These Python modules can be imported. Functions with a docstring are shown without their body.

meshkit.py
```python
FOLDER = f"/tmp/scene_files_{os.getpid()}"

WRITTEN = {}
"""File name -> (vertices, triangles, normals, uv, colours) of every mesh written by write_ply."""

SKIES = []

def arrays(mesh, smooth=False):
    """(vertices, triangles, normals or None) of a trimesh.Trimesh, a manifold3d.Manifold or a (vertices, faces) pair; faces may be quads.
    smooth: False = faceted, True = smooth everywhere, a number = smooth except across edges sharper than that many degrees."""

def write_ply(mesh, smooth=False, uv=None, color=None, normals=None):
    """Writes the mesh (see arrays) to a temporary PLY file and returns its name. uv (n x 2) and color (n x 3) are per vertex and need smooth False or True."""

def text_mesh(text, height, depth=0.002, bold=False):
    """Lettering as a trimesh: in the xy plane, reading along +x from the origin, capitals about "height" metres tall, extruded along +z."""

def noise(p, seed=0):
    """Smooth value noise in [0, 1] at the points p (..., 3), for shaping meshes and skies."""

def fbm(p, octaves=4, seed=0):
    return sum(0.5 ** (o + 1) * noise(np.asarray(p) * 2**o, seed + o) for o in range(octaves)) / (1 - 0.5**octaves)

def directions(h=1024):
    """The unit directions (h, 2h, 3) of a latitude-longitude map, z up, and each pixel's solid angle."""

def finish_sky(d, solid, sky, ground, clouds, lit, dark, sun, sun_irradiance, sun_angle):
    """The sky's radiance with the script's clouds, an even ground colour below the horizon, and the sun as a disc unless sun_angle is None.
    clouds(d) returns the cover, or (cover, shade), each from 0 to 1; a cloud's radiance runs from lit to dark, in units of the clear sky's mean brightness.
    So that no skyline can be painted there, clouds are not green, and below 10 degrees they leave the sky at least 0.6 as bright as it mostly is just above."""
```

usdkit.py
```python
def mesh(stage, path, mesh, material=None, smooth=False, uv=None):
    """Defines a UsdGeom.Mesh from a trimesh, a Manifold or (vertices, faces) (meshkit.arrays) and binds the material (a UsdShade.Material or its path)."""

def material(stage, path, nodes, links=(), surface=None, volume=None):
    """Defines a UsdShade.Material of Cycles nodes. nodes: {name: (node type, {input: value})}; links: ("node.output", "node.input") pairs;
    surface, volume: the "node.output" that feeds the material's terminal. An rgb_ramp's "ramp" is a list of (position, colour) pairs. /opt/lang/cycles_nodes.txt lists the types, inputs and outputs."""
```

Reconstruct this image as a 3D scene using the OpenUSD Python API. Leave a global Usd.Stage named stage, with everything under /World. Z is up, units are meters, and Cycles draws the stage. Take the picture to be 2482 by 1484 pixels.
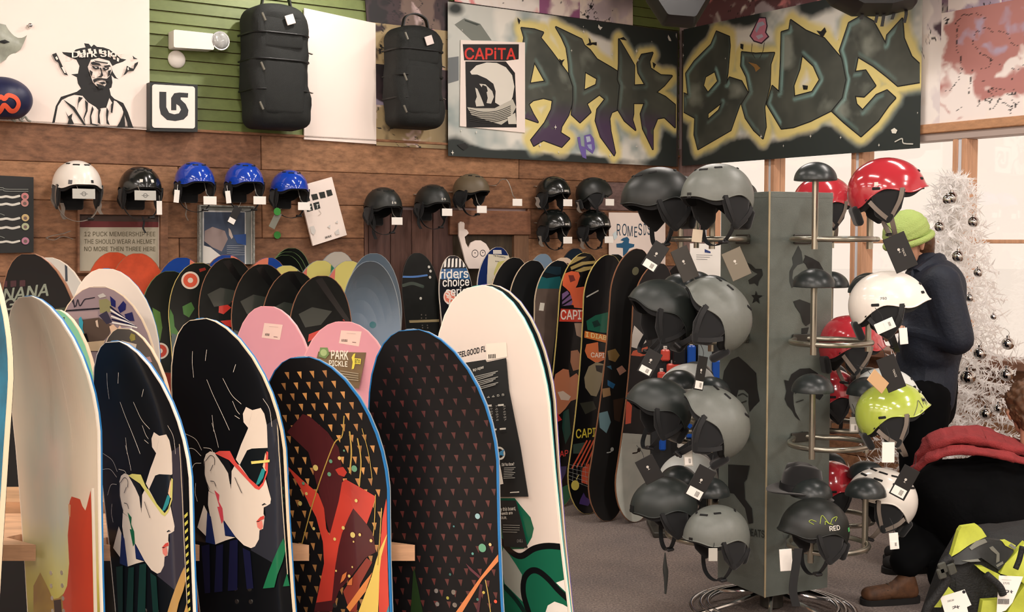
import math, random
import numpy as np, trimesh, shapely, manifold3d as mf
from shapely.geometry import Polygon, Point, LineString, MultiPolygon, box as sbox
from shapely.ops import unary_union
from pxr import Usd, UsdGeom, UsdLux, UsdShade, Sdf, Gf, Vt
import usdkit, meshkit
stage = Usd.Stage.CreateInMemory()
UsdGeom.SetStageUpAxis(stage, 'Z'); UsdGeom.SetStageMetersPerUnit(stage, 1.0)
UsdGeom.Xform.Define(stage, '/World'); UsdGeom.Scope.Define(stage, '/World/Looks')
rng = np.random.default_rng(7); random.seed(7)
T = Sdf.ValueTypeNames
# ------------------------------------------------------------------ camera, sky, lamps, exposure
IW, IH, F = 2482, 1484, 2913.0
PITCH = math.atan((742 - 584) / F)
EYE = np.array([0, 0, 1.6])
FW = np.array([0, math.cos(PITCH), -math.sin(PITCH)]); UP = np.array([0, math.sin(PITCH), math.cos(PITCH)]); RT = np.array([1.0, 0, 0])
cam = UsdGeom.Camera.Define(stage, '/World/camera')
cam.AddTransformOp().Set(Gf.Matrix4d(*RT, 0, *UP, 0, *(-FW), 0, *EYE, 1))
cam.CreateHorizontalApertureAttr(36.0); cam.CreateFocalLengthAttr(36.0 * F / IW)
cam.CreateClippingRangeAttr(Gf.Vec2f(0.05, 200))
cam.CreateFStopAttr(0.0); cam.CreateFocusDistanceAttr(4.0)
cam.CreateExposureAttr(0.0)
CREAM = (0.975, 0.825, 0.70)
sky = UsdLux.DomeLight.Define(stage, '/World/sky'); sky.CreateIntensityAttr(0.37); sky.CreateColorAttr(Gf.Vec3f(*CREAM))
LAMP = (1.0, 0.91, 0.84)
D1 = np.array([.8240, .5665, 0]); E2 = np.array([.5665, -.8240, 0])       # left wall runs along D1 to the corner, right wall along E2 away from it
CORNER = np.array([1.233, 9.0, 0])
def room(a, b, z=0.0): return CORNER - D1 * a + E2 * b + np.array([0, 0, z])   # a: metres from the right wall, b: metres from the left wall
# ceiling tubes: (a, b, watts)
TUBES = [(a, b) for a in (1.5, 3.9, 6.3, 8.3) for b in (1.7, 4.0, 6.3, 8.4)]
TUBE_I, TUBE_Z = 27.0, 3.45
SPOTS = [(5.6, 1.5), (4.0, 1.5), (2.2, 1.5), (7.0, 1.5)]   # track heads aimed at the upper left wall
SPOT_I = 50.0
# ------------------------------------------------------------------ helpers
def px3(x, y, Y):
    d = FW + RT * ((x - IW / 2) / F) + UP * ((IH / 2 - y) / F)
    return EYE + d * (Y / d[1])
def ray(x, y): return FW + RT * ((x - IW / 2) / F) + UP * ((IH / 2 - y) / F)
def lin(c):
    c = np.asarray(c, float) / 255.0
    return np.where(c <= .04045, c / 12.92, ((c + .055) / 1.055) ** 2.4)
_used = {}
def path_for(name, parent=None):
    base = f"{parent or '/World'}/{name}"
    n = _used.get(base, 0); _used[base] = n + 1
    return base if n == 0 else f"{base}_{n:03d}"
def keys(prim, label=None, cat=None, group=None, kind=None):
    for k, v in (('label', label), ('category', cat), ('group', group), ('kind', kind)):
        if v: prim.SetCustomDataByKey(k, v)
def thing(name, label=None, cat=None, group=None, kind=None, M=None, loc=None):
    p = path_for(name); x = UsdGeom.Xform.Define(stage, p)
    if M is not None: x.AddTransformOp().Set(Gf.Matrix4d(*np.asarray(M, float).T.ravel()))
    elif loc is not None: x.AddTranslateOp().Set(Gf.Vec3d(*map(float, loc)))
    keys(x.GetPrim(), label, cat, group, kind)
    return p
def part(parent, name, mesh, mat, smooth=30, label=None, kind=None, col=None):
    p = path_for(name, parent)
    m = usdkit.mesh(stage, p, mesh, mat, smooth=smooth)
    if col is not None:
        UsdGeom.PrimvarsAPI(m).CreatePrimvar('Cd', T.Color3fArray, 'vertex').Set(Vt.Vec3fArray.FromNumpy(np.asarray(col, np.float32)))
    keys(m.GetPrim(), label, None, None, kind)
    return p
def solo(name, mesh, mat, label=None, cat=None, group=None, kind=None, smooth=30, col=None):
    p = part(None, name, mesh, mat, smooth, col=col); keys(stage.GetPrimAtPath(p), label, cat, group, kind); return p
def copy(src, M, label, cat, group=None):
    name = src.rsplit('/', 1)[1]
    import re
    p = path_for(re.sub(r'_\d{3}$', '', name)); x = UsdGeom.Xform.Define(stage, p)
    x.GetPrim().GetReferences().AddInternalReference(src)
    x.ClearXformOpOrder(); x.AddTransformOp().Set(Gf.Matrix4d(*np.asarray(M, float).T.ravel()))
    x.GetPrim().SetInstanceable(True)
    keys(x.GetPrim(), label, cat, group); return p
_mats = {}
def mat(name, rgb, rough=.5, metal=0., coat=0., noise=None, amt=.3, bump=0, bscale=200, sheen=0, spec=None, stretch=(1, 1, 1), rotz=0.):
    """principled; noise = scale of a tone variation (amt), bump = fine relief"""
    if name in _mats: return _mats[name]
    c = lin(rgb); n = {'p': ('principled_bsdf', {'base_color': tuple(c), 'roughness': rough, 'metallic': metal, 'coat_weight': coat, 'coat_roughness': .08})}
    if spec is not None: n['p'][1]['specular_ior_level'] = spec
    if sheen: n['p'][1]['sheen_weight'] = sheen
    L = []
    if noise or bump:
        n['tc'] = ('texture_coordinate', {})
        n['mp'] = ('mapping', {'rotation': (0, 0, rotz), 'scale': stretch}); L.append(('tc.object', 'mp.vector'))
    if noise:
        n['nz'] = ('noise_texture', {'scale': noise, 'detail': 5., 'roughness': .65})
        n['rp'] = ('rgb_ramp', {'ramp': [(.25, tuple(c * (1 - amt))), (.75, tuple(np.minimum(c * (1 + amt), 1)))]})
        L += [('mp.vector', 'nz.vector'), ('nz.fac', 'rp.fac'), ('rp.color', 'p.base_color')]
    if bump:
        n['bn'] = ('noise_texture', {'scale': bscale, 'detail': 3.}); n['bp'] = ('bump', {'strength': bump, 'distance': .01})
        L += [('mp.vector', 'bn.vector'), ('bn.fac', 'bp.height'), ('bp.normal', 'p.normal')]
    _mats[name] = usdkit.material(stage, '/World/Looks/' + name, n, L, surface='p.BSDF')
    return _mats[name]
def print_mat(name, rough, coat=0.):
    if name not in _mats:
        _mats[name] = usdkit.material(stage, '/World/Looks/' + name, {'a': ('attribute', {'attribute': 'Cd'}), 'p': ('principled_bsdf', {'roughness': rough, 'coat_weight': coat, 'coat_roughness': .06})}, [('a.color', 'p.base_color')], surface='p.BSDF')
    return _mats[name]
PRINT = print_mat('print_matt', .6); GLOSSPRINT = print_mat('print_gloss', .3, .5)
def emit(name, rgb, s):
    if name not in _mats:
        _mats[name] = usdkit.material(stage, '/World/Looks/' + name, {'e': ('emission', {'color': rgb, 'strength': s})}, [], surface='e.emission')
    return _mats[name]
cat_ = trimesh.util.concatenate
def box(sx, sy, sz, c=(0, 0, 0), bev=0.0):
    if bev:
        b = min(bev, .49 * min(sx, sy, sz)); pts = []
        for i in (-1, 1):
            for j in (-1, 1):
                for k in (-1, 1):
                    x, y, z = i * sx / 2, j * sy / 2, k * sz / 2
                    pts += [(x - i * b, y - j * b, z), (x - i * b, y, z - k * b), (x, y - j * b, z - k * b)]
        m = trimesh.convex.convex_hull(np.array(pts))
    else: m = trimesh.creation.box((sx, sy, sz))
    m.apply_translation(c); return m
def basis(o, u, v, n):
    M = np.eye(4); M[:3, 0], M[:3, 1], M[:3, 2], M[:3, 3] = u, v, n, o; return M
def move(m, M): m = m.copy(); m.apply_transform(M); return m
def rot(ax, deg): return trimesh.transformations.rotation_matrix(math.radians(deg), ax)
def tr(x, y, z): return trimesh.transformations.translation_matrix((x, y, z))
def tube(pts, r, n=8, closed=False):
    pts = np.asarray(pts, float); k = len(pts)
    rr = np.broadcast_to(np.asarray(r, float), (k,))
    tan = np.gradient(pts, axis=0) if not closed else np.roll(pts, -1, 0) - np.roll(pts, 1, 0)
    tan /= np.linalg.norm(tan, axis=1, keepdims=True) + 1e-12
    ref = np.array([0, 0, 1.]) if abs(tan[0] @ [0, 0, 1]) < .9 else np.array([1., 0, 0])
    a = np.cross(tan[0], ref); a /= np.linalg.norm(a); A = []
    for t in tan:
        a = a - t * (a @ t); a /= np.linalg.norm(a) + 1e-12; A.append(a)
    A = np.array(A); B = np.cross(tan, A); th = np.linspace(0, 2 * np.pi, n, endpoint=False)
    V = (pts[:, None] + rr[:, None, None] * (np.cos(th)[None, :, None] * A[:, None] + np.sin(th)[None, :, None] * B[:, None])).reshape(-1, 3)
    Fc = []
    for i in range(k if closed else k - 1):
        i2 = (i + 1) % k
        for j in range(n):
            j2 = (j + 1) % n; Fc += [(i * n + j, i * n + j2, i2 * n + j2), (i * n + j, i2 * n + j2, i2 * n + j)]
    if not closed:
        V = np.vstack([V, pts[0], pts[-1]])
        for j in range(n):
            Fc += [(k * n, (j + 1) % n, j), (k * n + 1, (k - 1) * n + j, (k - 1) * n + (j + 1) % n)]
    m = trimesh.Trimesh(V, Fc, process=False); m.fix_normals() if len(Fc) < 3000 else None; return m
def ribbon(pts, width_dir, w, t=.002):
    """flat strap along pts, w wide along width_dir, t thick"""
    pts = np.asarray(pts, float); wd = np.asarray(width_dir, float); wd = np.broadcast_to(wd, pts.shape)
    tan = np.gradient(pts, axis=0); nn = np.cross(tan, wd); nn /= np.linalg.norm(nn, axis=1, keepdims=True) + 1e-12
    ring = [pts + wd * w / 2 + nn * t / 2, pts - wd * w / 2 + nn * t / 2, pts - wd * w / 2 - nn * t / 2, pts + wd * w / 2 - nn * t / 2]
    V = np.stack(ring, 1).reshape(-1, 3); k = len(pts); Fc = []
    for i in range(k - 1):
        for j in range(4):
            j2 = (j + 1) % 4; Fc += [(4 * i + j, 4 * i + j2, 4 * i + 4 + j2), (4 * i + j, 4 * i + 4 + j2, 4 * i + 4 + j)]
    Fc += [(0, 2, 1), (0, 3, 2), (4 * k - 4, 4 * k - 3, 4 * k - 2), (4 * k - 4, 4 * k - 2, 4 * k - 1)]
    m = trimesh.Trimesh(V, Fc, process=False); m.fix_normals(); return m
def curve(pts, n=24):
    pts = np.asarray(pts, float); k = len(pts); P = np.vstack([2 * pts[0] - pts[1], pts, 2 * pts[-1] - pts[-2]]); out = []
    for t in np.linspace(0, k - 1 - 1e-9, n):
        i = int(t); f = t - i; p0, p1, p2, p3 = P[i:i + 4]
        out.append(.5 * ((2 * p1) + (-p0 + p2) * f + (2 * p0 - 5 * p1 + 4 * p2 - p3) * f * f + (-p0 + 3 * p1 - 3 * p2 + p3) * f ** 3))
    return np.array(out)
def tri2d(poly):
    """triangles of a shapely polygon"""
    vs, fs, n = [], [], 0
    for g in getattr(poly, 'geoms', [poly]):
        if g.geom_type != 'Polygon' or g.area < 1e-9: continue
        v, f = trimesh.creation.triangulate_polygon(g, engine='earcut'); vs.append(v); fs.append(np.asarray(f) + n); n += len(v)
    if not vs: return np.zeros((0, 2)), np.zeros((0, 3), int)
    return np.vstack(vs), np.vstack(fs)
_txt = {}
def text2d(s, bold=True):
    """triangles of lettering, capital height 1"""
    if (s, bold) not in _txt:
        m = meshkit.text_mesh(s, 1.0, .1, bold); ok = m.triangles[:, :, 2].min(1) > .05; f = m.faces[ok]; u, inv = np.unique(f, return_inverse=True)
        _txt[(s, bold)] = (np.array(m.vertices[u][:, :2]), inv.reshape(-1, 3))
    return _txt[(s, bold)]
def crop(x0, y0, sc): return lambda pts: [(x0 + a / sc, y0 + b / sc) for a, b in pts]
class Face:
    """a printable surface: local (u, v) metres -> world. h(u, v): bend along the normal."""
    def __init__(s, o, u, v, n, h=None, clip=None): s.o, s.u, s.v, s.n, s.h, s.clip = map(lambda x: np.asarray(x, float) if isinstance(x, (list, tuple, np.ndarray)) else x, (o, u, v, n, h, clip))
    def at(s, uv, off=0.):
        uv = np.asarray(uv, float).reshape(-1, 2); h = s.h(uv[:, 0], uv[:, 1]) if s.h else 0
        return s.o + uv[:, :1] * s.u + uv[:, 1:2] * s.v + np.reshape(h + np.zeros(len(uv)) + off, (-1, 1)) * s.n
    def uv(s, pts):
        pts = np.asarray(pts, float).reshape(-1, 2); D = np.array([ray(*p) for p in pts]); off = np.zeros(len(pts))
        for _ in range(6 if s.h else 1):
            t = ((s.o - EYE) @ s.n + off) / (D @ s.n); q = EYE + D * t[:, None] - s.o; uv = np.stack([q @ s.u, q @ s.v], 1)
            if s.h: off = s.h(uv[:, 0], uv[:, 1])
        return uv
class Art:
    """flat print: coloured polygons laid on a Face, one mesh"""
    def __init__(s, face, base=.0006, step=.0003, sub=None): s.f, s.V, s.F, s.C, s.n, s.z, s.step, s.sub = face, [], [], [], 0, base, step, sub
    def raw(s, v, f, col):
        if not len(f): return s
        if s.sub: v3, f = trimesh.remesh.subdivide_to_size(np.c_[v, np.zeros(len(v))], f, s.sub, max_iter=14); v = v3[:, :2]
        a, b, c = v[f[:, 0]], v[f[:, 1]], v[f[:, 2]]; neg = (b[:, 0] - a[:, 0]) * (c[:, 1] - a[:, 1]) - (b[:, 1] - a[:, 1]) * (c[:, 0] - a[:, 0]) < 0
        f = np.where(neg[:, None], f[:, ::-1], f)
        s.V.append(s.f.at(v, s.z)); s.F.append(f + s.n); s.n += len(v); s.z += s.step
        C = col(v) if callable(col) else np.tile(lin(col), (len(v), 1)); s.C.append(C); return s
    def shape(s, geom, col):
        if s.f.clip is not None: geom = geom.buffer(0).intersection(s.f.clip)
        return s.raw(*tri2d(geom), col)
    def poly(s, px, col, holes=(), smooth=0):
        g = Polygon(s.f.uv(px))
        if not g.is_valid: g = g.buffer(0)
        for h in holes: g = g.difference(Polygon(s.f.uv(h)).buffer(0))
        if smooth: g = g.buffer(smooth).buffer(-2 * smooth).buffer(smooth)
        return s.shape(g, col)
    def line(s, px, w, col, sm=True):
        uv = s.f.uv(px); uv = curve(uv, 4 * len(uv)) if sm and len(uv) > 2 else uv
        return s.shape(LineString(uv).buffer(w / 2, cap_style=1), col)
    def text(s, t, p0, p1, h, col, bold=True, slant=0):
        """lettering from pixel p0 to pixel p1 on its base line, h = capital height in pixels"""
        v, f = text2d(t, bold); a, b = s.f.uv([p0, p1]); c = s.f.uv([(p0[0], p0[1] - h)])[0]
        x = (v[:, 0] - v[:, 0].min()) / max(np.ptp(v[:, 0]), 1e-6)
        v = a + (x + slant * v[:, 1])[:, None] * (b - a) + v[:, 1:2] * (c - a); sub, s.sub = s.sub, None; s.raw(v, f, col); s.sub = sub; return s
    def grid(s, u0, v0, u1, v1, nu, nv, col):
        U, Vv = np.meshgrid(np.linspace(u0, u1, nu), np.linspace(v0, v1, nv)); v = np.stack([U.ravel(), Vv.ravel()], 1)
        i = np.arange(nu * nv).reshape(nv, nu); a, b, c, d = i[:-1, :-1].ravel(), i[:-1, 1:].ravel(), i[1:, 1:].ravel(), i[1:, :-1].ravel()
        sub, s.sub = s.sub, None; s.raw(v, np.vstack([np.c_[a, b, c], np.c_[a, c, d]]), col); s.sub = sub; return s
    def put(s, parent, name='printed_graphic', m=None, label=None):
        if not s.n: return
        return part(parent, name, trimesh.Trimesh(np.vstack(s.V), np.vstack(s.F), process=False), m or PRINT, smooth=False, col=np.vstack(s.C), label=label)
def slab(face, poly, t, off=0.):
    """a flat plate with the outline poly (u, v) lying on the face, t thick"""
    ms = [trimesh.creation.extrude_polygon(g, t, engine='earcut') for g in getattr(poly, 'geoms', [poly])]
    m = cat_(ms) if len(ms) > 1 else ms[0]; m.apply_translation((0, 0, off)); return move(m, basis(face.o, face.u, face.v, face.n))
Z = np.array([0, 0, 1.])
LW = Face(CORNER, D1, Z, E2)                 # left wall, u <= 0
RW = Face(CORNER, E2, Z, -D1)                # right wall, u >= 0
def off_face(f, d): return Face(f.o + f.n * d, f.u, f.v, f.n)
def fbm2(uv, sc, seed=0, oct=4): return meshkit.fbm(np.c_[np.asarray(uv) * sc, np.full(len(uv), seed * 7.31)], oct, seed)
def lerp(a, b, t): return a + (b - a) * np.clip(t, 0, 1)[:, None]
# ------------------------------------------------------------------ room shell
def proj(P):
    d = np.asarray(P, float) - EYE; z = d @ FW
    return np.stack([IW / 2 + F * (d @ RT) / z, IH / 2 - F * (d @ UP) / z], -1)
AMAX, BMAX, ZC = 9.0, 10.4, 3.9
ang = math.atan2(D1[1], D1[0])
def struct(name): return thing(name, kind='structure')
# carpet
def carpet():
    n = {'tc': ('texture_coordinate', {}), 'a': ('noise_texture', {'scale': 95., 'detail': 6., 'roughness': .85}), 'b': ('noise_texture', {'scale': 2.2, 'detail': 3.}),
         'r': ('rgb_ramp', {'ramp': [(.30, tuple(lin((62, 57, 60)))), (.45, tuple(lin((124, 115, 112)))), (.56, tuple(lin((150, 138, 130)))), (.70, tuple(lin((196, 182, 168))))]}),
         'r2': ('rgb_ramp', {'ramp': [(.3, (.8, .8, .82)), (.7, (1.1, 1.06, 1.02))]}), 'm': ('mix_color', {'blend_type': 'multiply', 'fac': 1.0}),
         'bp': ('bump', {'strength': .6, 'distance': .006}), 'p': ('principled_bsdf', {'roughness': .95, 'specular_ior_level': .1})}
    return usdkit.material(stage, '/World/Looks/carpet', n, [('tc.object', 'a.vector'), ('tc.object', 'b.vector'), ('a.fac', 'r.fac'), ('b.fac', 'r2.fac'), ('r.color', 'm.a'), ('r2.color', 'm.b'), ('m.result', 'p.base_color'), ('a.fac', 'bp.height'), ('bp.normal', 'p.normal')], surface='p.BSDF')
RM = basis(CORNER, -D1, E2, Z)      # room axes: x = a, y = b
def rbox(a0, a1, b0, b1, z0, z1, bev=0): return move(box(a1 - a0, b1 - b0, z1 - z0, ((a0 + a1) / 2, (b0 + b1) / 2, (z0 + z1) / 2), bev), RM)
solo('floor', rbox(-.3, AMAX + .3, -.3, BMAX + .3, -.12, 0), carpet(), kind='structure', smooth=False)
solo('ceiling', rbox(-.3, AMAX + .3, -.3, BMAX + .3, ZC, ZC + .1), mat('ceiling_wood', (120, 92, 70), .7, noise=3, amt=.25, stretch=(1, 12, 1)), kind='structure', smooth=False)
wallm = mat('plaster_lilac', (196, 176, 176), .9)
solo('wall_back', rbox(AMAX, AMAX + .12, 0, BMAX, 0, ZC), mat('back_wall', (226, 216, 204), .8), kind='structure', smooth=False)
solo('wall_near', rbox(0, AMAX, BMAX, BMAX + .12, 0, ZC), mat('back_wall', (226, 216, 204), .8), kind='structure', smooth=False)
solo('ground', box(120, 120, .2, (20, 30, -.6)), mat('snow', (245, 245, 245), .9), kind='structure', smooth=False)
WOODS = [mat(f'wood_plank_{k}', c, .6, noise=2.6, amt=.5, stretch=(1.2, 9, 14), rotz=-ang, spec=.3) for k, c in enumerate([(142, 102, 74), (132, 94, 68), (150, 110, 80), (124, 88, 65)])]
VWOOD = [mat(f'wood_upright_{k}', c, .6, noise=2.6, amt=.45, stretch=(12, 12, 1.2), rotz=-ang, spec=.3) for k, c in enumerate([(92, 66, 58), (84, 60, 54), (100, 72, 62)])]
DAYWOOD = [mat(f'wood_daylight_tint_{k}', c, .6, noise=2.6, amt=.5, stretch=(1.2, 9, 14), rotz=-ang, spec=.3) for k, c in enumerate([(112, 90, 86), (104, 84, 82)])]  # planks by the window corner: greyish daylight cast painted into the wood colour
wl = struct('wall_left')
part(wl, 'wall_core', rbox(0, AMAX, -.15, -.012, 0, ZC), wallm, False)
UZ = 2.222
uV0, uV1 = LW.uv([(880, 584)])[0, 0], LW.uv([(1095, 584)])[0, 0]        # upright planks between these
uD0, uD1 = uV1, LW.uv([(1275, 584)])[0, 0]
zV = 1.80
k = 0
for row in range(11):
    GW = row < 10
    z0, z1 = row * .202, row * .202 + .2
    cuts = [0, .9 + .55 * (row % 3), 3.3 + .5 * (row % 2), 5.2 + .6 * (row % 3), 7.3, AMAX]
    for a0, a1 in zip(cuts, cuts[1:]):
        spans = [(a0, a1)]
        if z0 < zV - .05: spans = [(x, y) for x, y in ((max(a0, 0), min(a1, -uD1)), (max(a0, -uV0), a1)) if y - x > .05]
        for x, y in spans:
            part(wl, 'plank', rbox(x + .002, y - .002, -.012, .018 + .004 * rng.random(), z0, z1, .004), DAYWOOD[k % 2] if y < 1.3 else WOODS[k % 4], False); k += 1
u = -uV1
while u < -uV0 - .01:
    w = min(.155, -uV0 - u); part(wl, 'plank', rbox(u + .002, u + w - .002, -.012, .02, 0, zV - .002, .004), VWOOD[k % 3], False); u += w; k += 1
GREENS = [mat(f'green_clapboard_{k}', c, .55, noise=5, amt=.12, stretch=(1, 6, 6), rotz=-ang) for k, c in enumerate([(104, 118, 62), (100, 114, 60), (108, 122, 66)])]
z = UZ; k = 0
while z < ZC - .02:
    h = min(.0665, ZC - z); pr = Polygon([(0, 0), (.016, 0), (.006, h - .0035), (0, h - .0035)])
    m = trimesh.creation.extrude_polygon(pr, AMAX, engine='earcut')     # x: out of the wall, y: up
    m = move(m, basis(CORNER + Z * z - D1 * AMAX - E2 * .002, E2, Z, D1)); part(wl, 'clapboard', m, GREENS[k % 3], False); z += h; k += 1
part(wl, 'gap_backing', rbox(0, AMAX, -.012, -.002, UZ, ZC), mat('gap_brown', (96, 70, 40), .9), False)
part(wl, 'ledge_cap', rbox(0, AMAX, -.01, .034, UZ - .004, UZ + .012, .003), WOODS[0], False)
# doorway in the left wall
d = struct('door_1'); dk = mat('door_olive', (62, 50, 34), .6, noise=3, amt=.5, stretch=(10, 10, 1), rotz=-ang)
part(d, 'door_panel', rbox(-uD1 + .12, -uD0, -.02, .004, 0, zV - .16), dk, False)
part(d, 'lintel', rbox(-uD1 - .01, -uD0 + .04, -.012, .045, zV - .16, zV, .004), mat('lintel_wood', (128, 86, 62), .6, noise=3, amt=.4, stretch=(1.2, 9, 14), rotz=-ang), False)
part(d, 'jamb', rbox(-uD1, -uD1 + .12, -.012, .035, 0, zV - .16, .004), mat('jamb_wood', (116, 84, 60), .6, noise=3, amt=.4, stretch=(12, 12, 1.2), rotz=-ang), False)
# right wall: windows over a low wood wall
SILL, HEAD = .94, 2.19
wr = struct('wall_right')
part(wr, 'upper_wall', rbox(-.15, -.004, -.15, BMAX, HEAD + .09, ZC), wallm, False)
uw0 = RW.uv([(1700, 584)])[0, 0]
part(wr, 'corner_wall', rbox(-.15, 0, -.15, uw0, 0, HEAD + .09), mat('corner_wood', (150, 126, 120), .7, noise=3, amt=.3, stretch=(12, 12, 1.2), rotz=-ang), False)
for r in range(4):
    part(wr, 'plank', rbox(-.12, .0 + .003 * (r % 2), uw0, BMAX, r * .232, r * .232 + .229, .004), WOODS[r % 4], False)
hw = mat('header_wood', (190, 142, 104), .55, noise=3, amt=.25, stretch=(9, 1.2, 14), rotz=-ang); fwm = mat('frame_wood', (200, 152, 118), .55, noise=3, amt=.2, stretch=(12, 12, 1.5), rotz=-ang); gap = mat('frame_white', (214, 216, 222), .5)
part(wr, 'header', rbox(-.1, .03, uw0, BMAX, HEAD + .045, HEAD + .10, .005), hw, False)
part(wr, 'header_lining', rbox(-.1, .012, uw0, BMAX, HEAD, HEAD + .045, .003), mat('header_grey', (176, 160, 152), .6), False)
part(wr, 'sill', rbox(-.12, .16, uw0, BMAX, SILL - .05, SILL, .006), mat('sill_wood', (120, 84, 66), .55, noise=3, amt=.3, stretch=(9, 1.2, 14), rotz=-ang), False)
posts = [RW.uv([(x, 584)])[0, 0] for x in (1712, 1865, 2077, 2324)]; du = posts[3] - posts[2]
posts += [posts[3] + du * j for j in range(1, 6) if posts[3] + du * j < BMAX]
gl = usdkit.material(stage, '/World/Looks/window_glass', {'t': ('transparent_bsdf', {}), 'g': ('glossy_bsdf', {'roughness': .02}), 'm': ('mix_closure', {'fac': .06})}, [('t.BSDF', 'm.closure1'), ('g.BSDF', 'm.closure2')], surface='m.closure')
for i, (p0, p1) in enumerate(zip(posts, posts[1:])):
    w = struct(f'window_{i + 1}')
    for s, q in ((1, p0), (-1, p1)):
        part(w, 'frame_post', rbox(-.1, .012, q + s * .012, q + s * .047, SILL, HEAD, .004) if s > 0 else rbox(-.1, .012, q - .047, q - .012, SILL, HEAD, .004), fwm, False)
    part(w, 'frame_rail', rbox(-.09, .0, p0 + .047, p1 - .047, 1.585, 1.607, .003), fwm, False)
    for z0, z1 in ((SILL, 1.585), (1.607, HEAD)): part(w, 'pane', rbox(-.05, -.044, p0 + .047, p1 - .047, z0, z1), gl, False)
for q in posts: part(wr, 'mullion_strip', rbox(-.08, .004, q - .012, q + .012, SILL, HEAD), gap, False)
solo('baseboard_left', rbox(0, AMAX, .02, .04, 0, .1, .004), WOODS[3], kind='structure', smooth=False)
# ceiling tubes
for i, (a, b) in enumerate(TUBES):
    P = room(a, b, TUBE_Z); M = basis(P, -D1, E2, Z)
    t = thing('ceiling_light', 'white twin-tube ceiling light hung on rods above the shop floor', 'light', 'ceiling lights over the shop floor', M=M)
    part(t, 'housing', box(.26, 1.3, .05, (0, 0, .06), .008), mat('lamp_white', (235, 230, 222), .5), False)
    for s in (-1, 1): part(t, 'rod', tube([(0, .5 * s, .08), (0, .5 * s, ZC - TUBE_Z)], .006), mat('lamp_white', (235, 230, 222), .5))
    L = UsdLux.RectLight.Define(stage, t + '/tube_glow'); L.CreateWidthAttr(.2); L.CreateHeightAttr(1.22); L.CreateIntensityAttr(TUBE_I * (1.15, 1.1, 1.8, 3.4)[i % 4] * (1.3, 1., 1.1, 1.7)[i // 4]); L.CreateColorAttr(Gf.Vec3f(*LAMP)); L.AddTranslateOp().Set(Gf.Vec3d(0, 0, .03))
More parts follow.
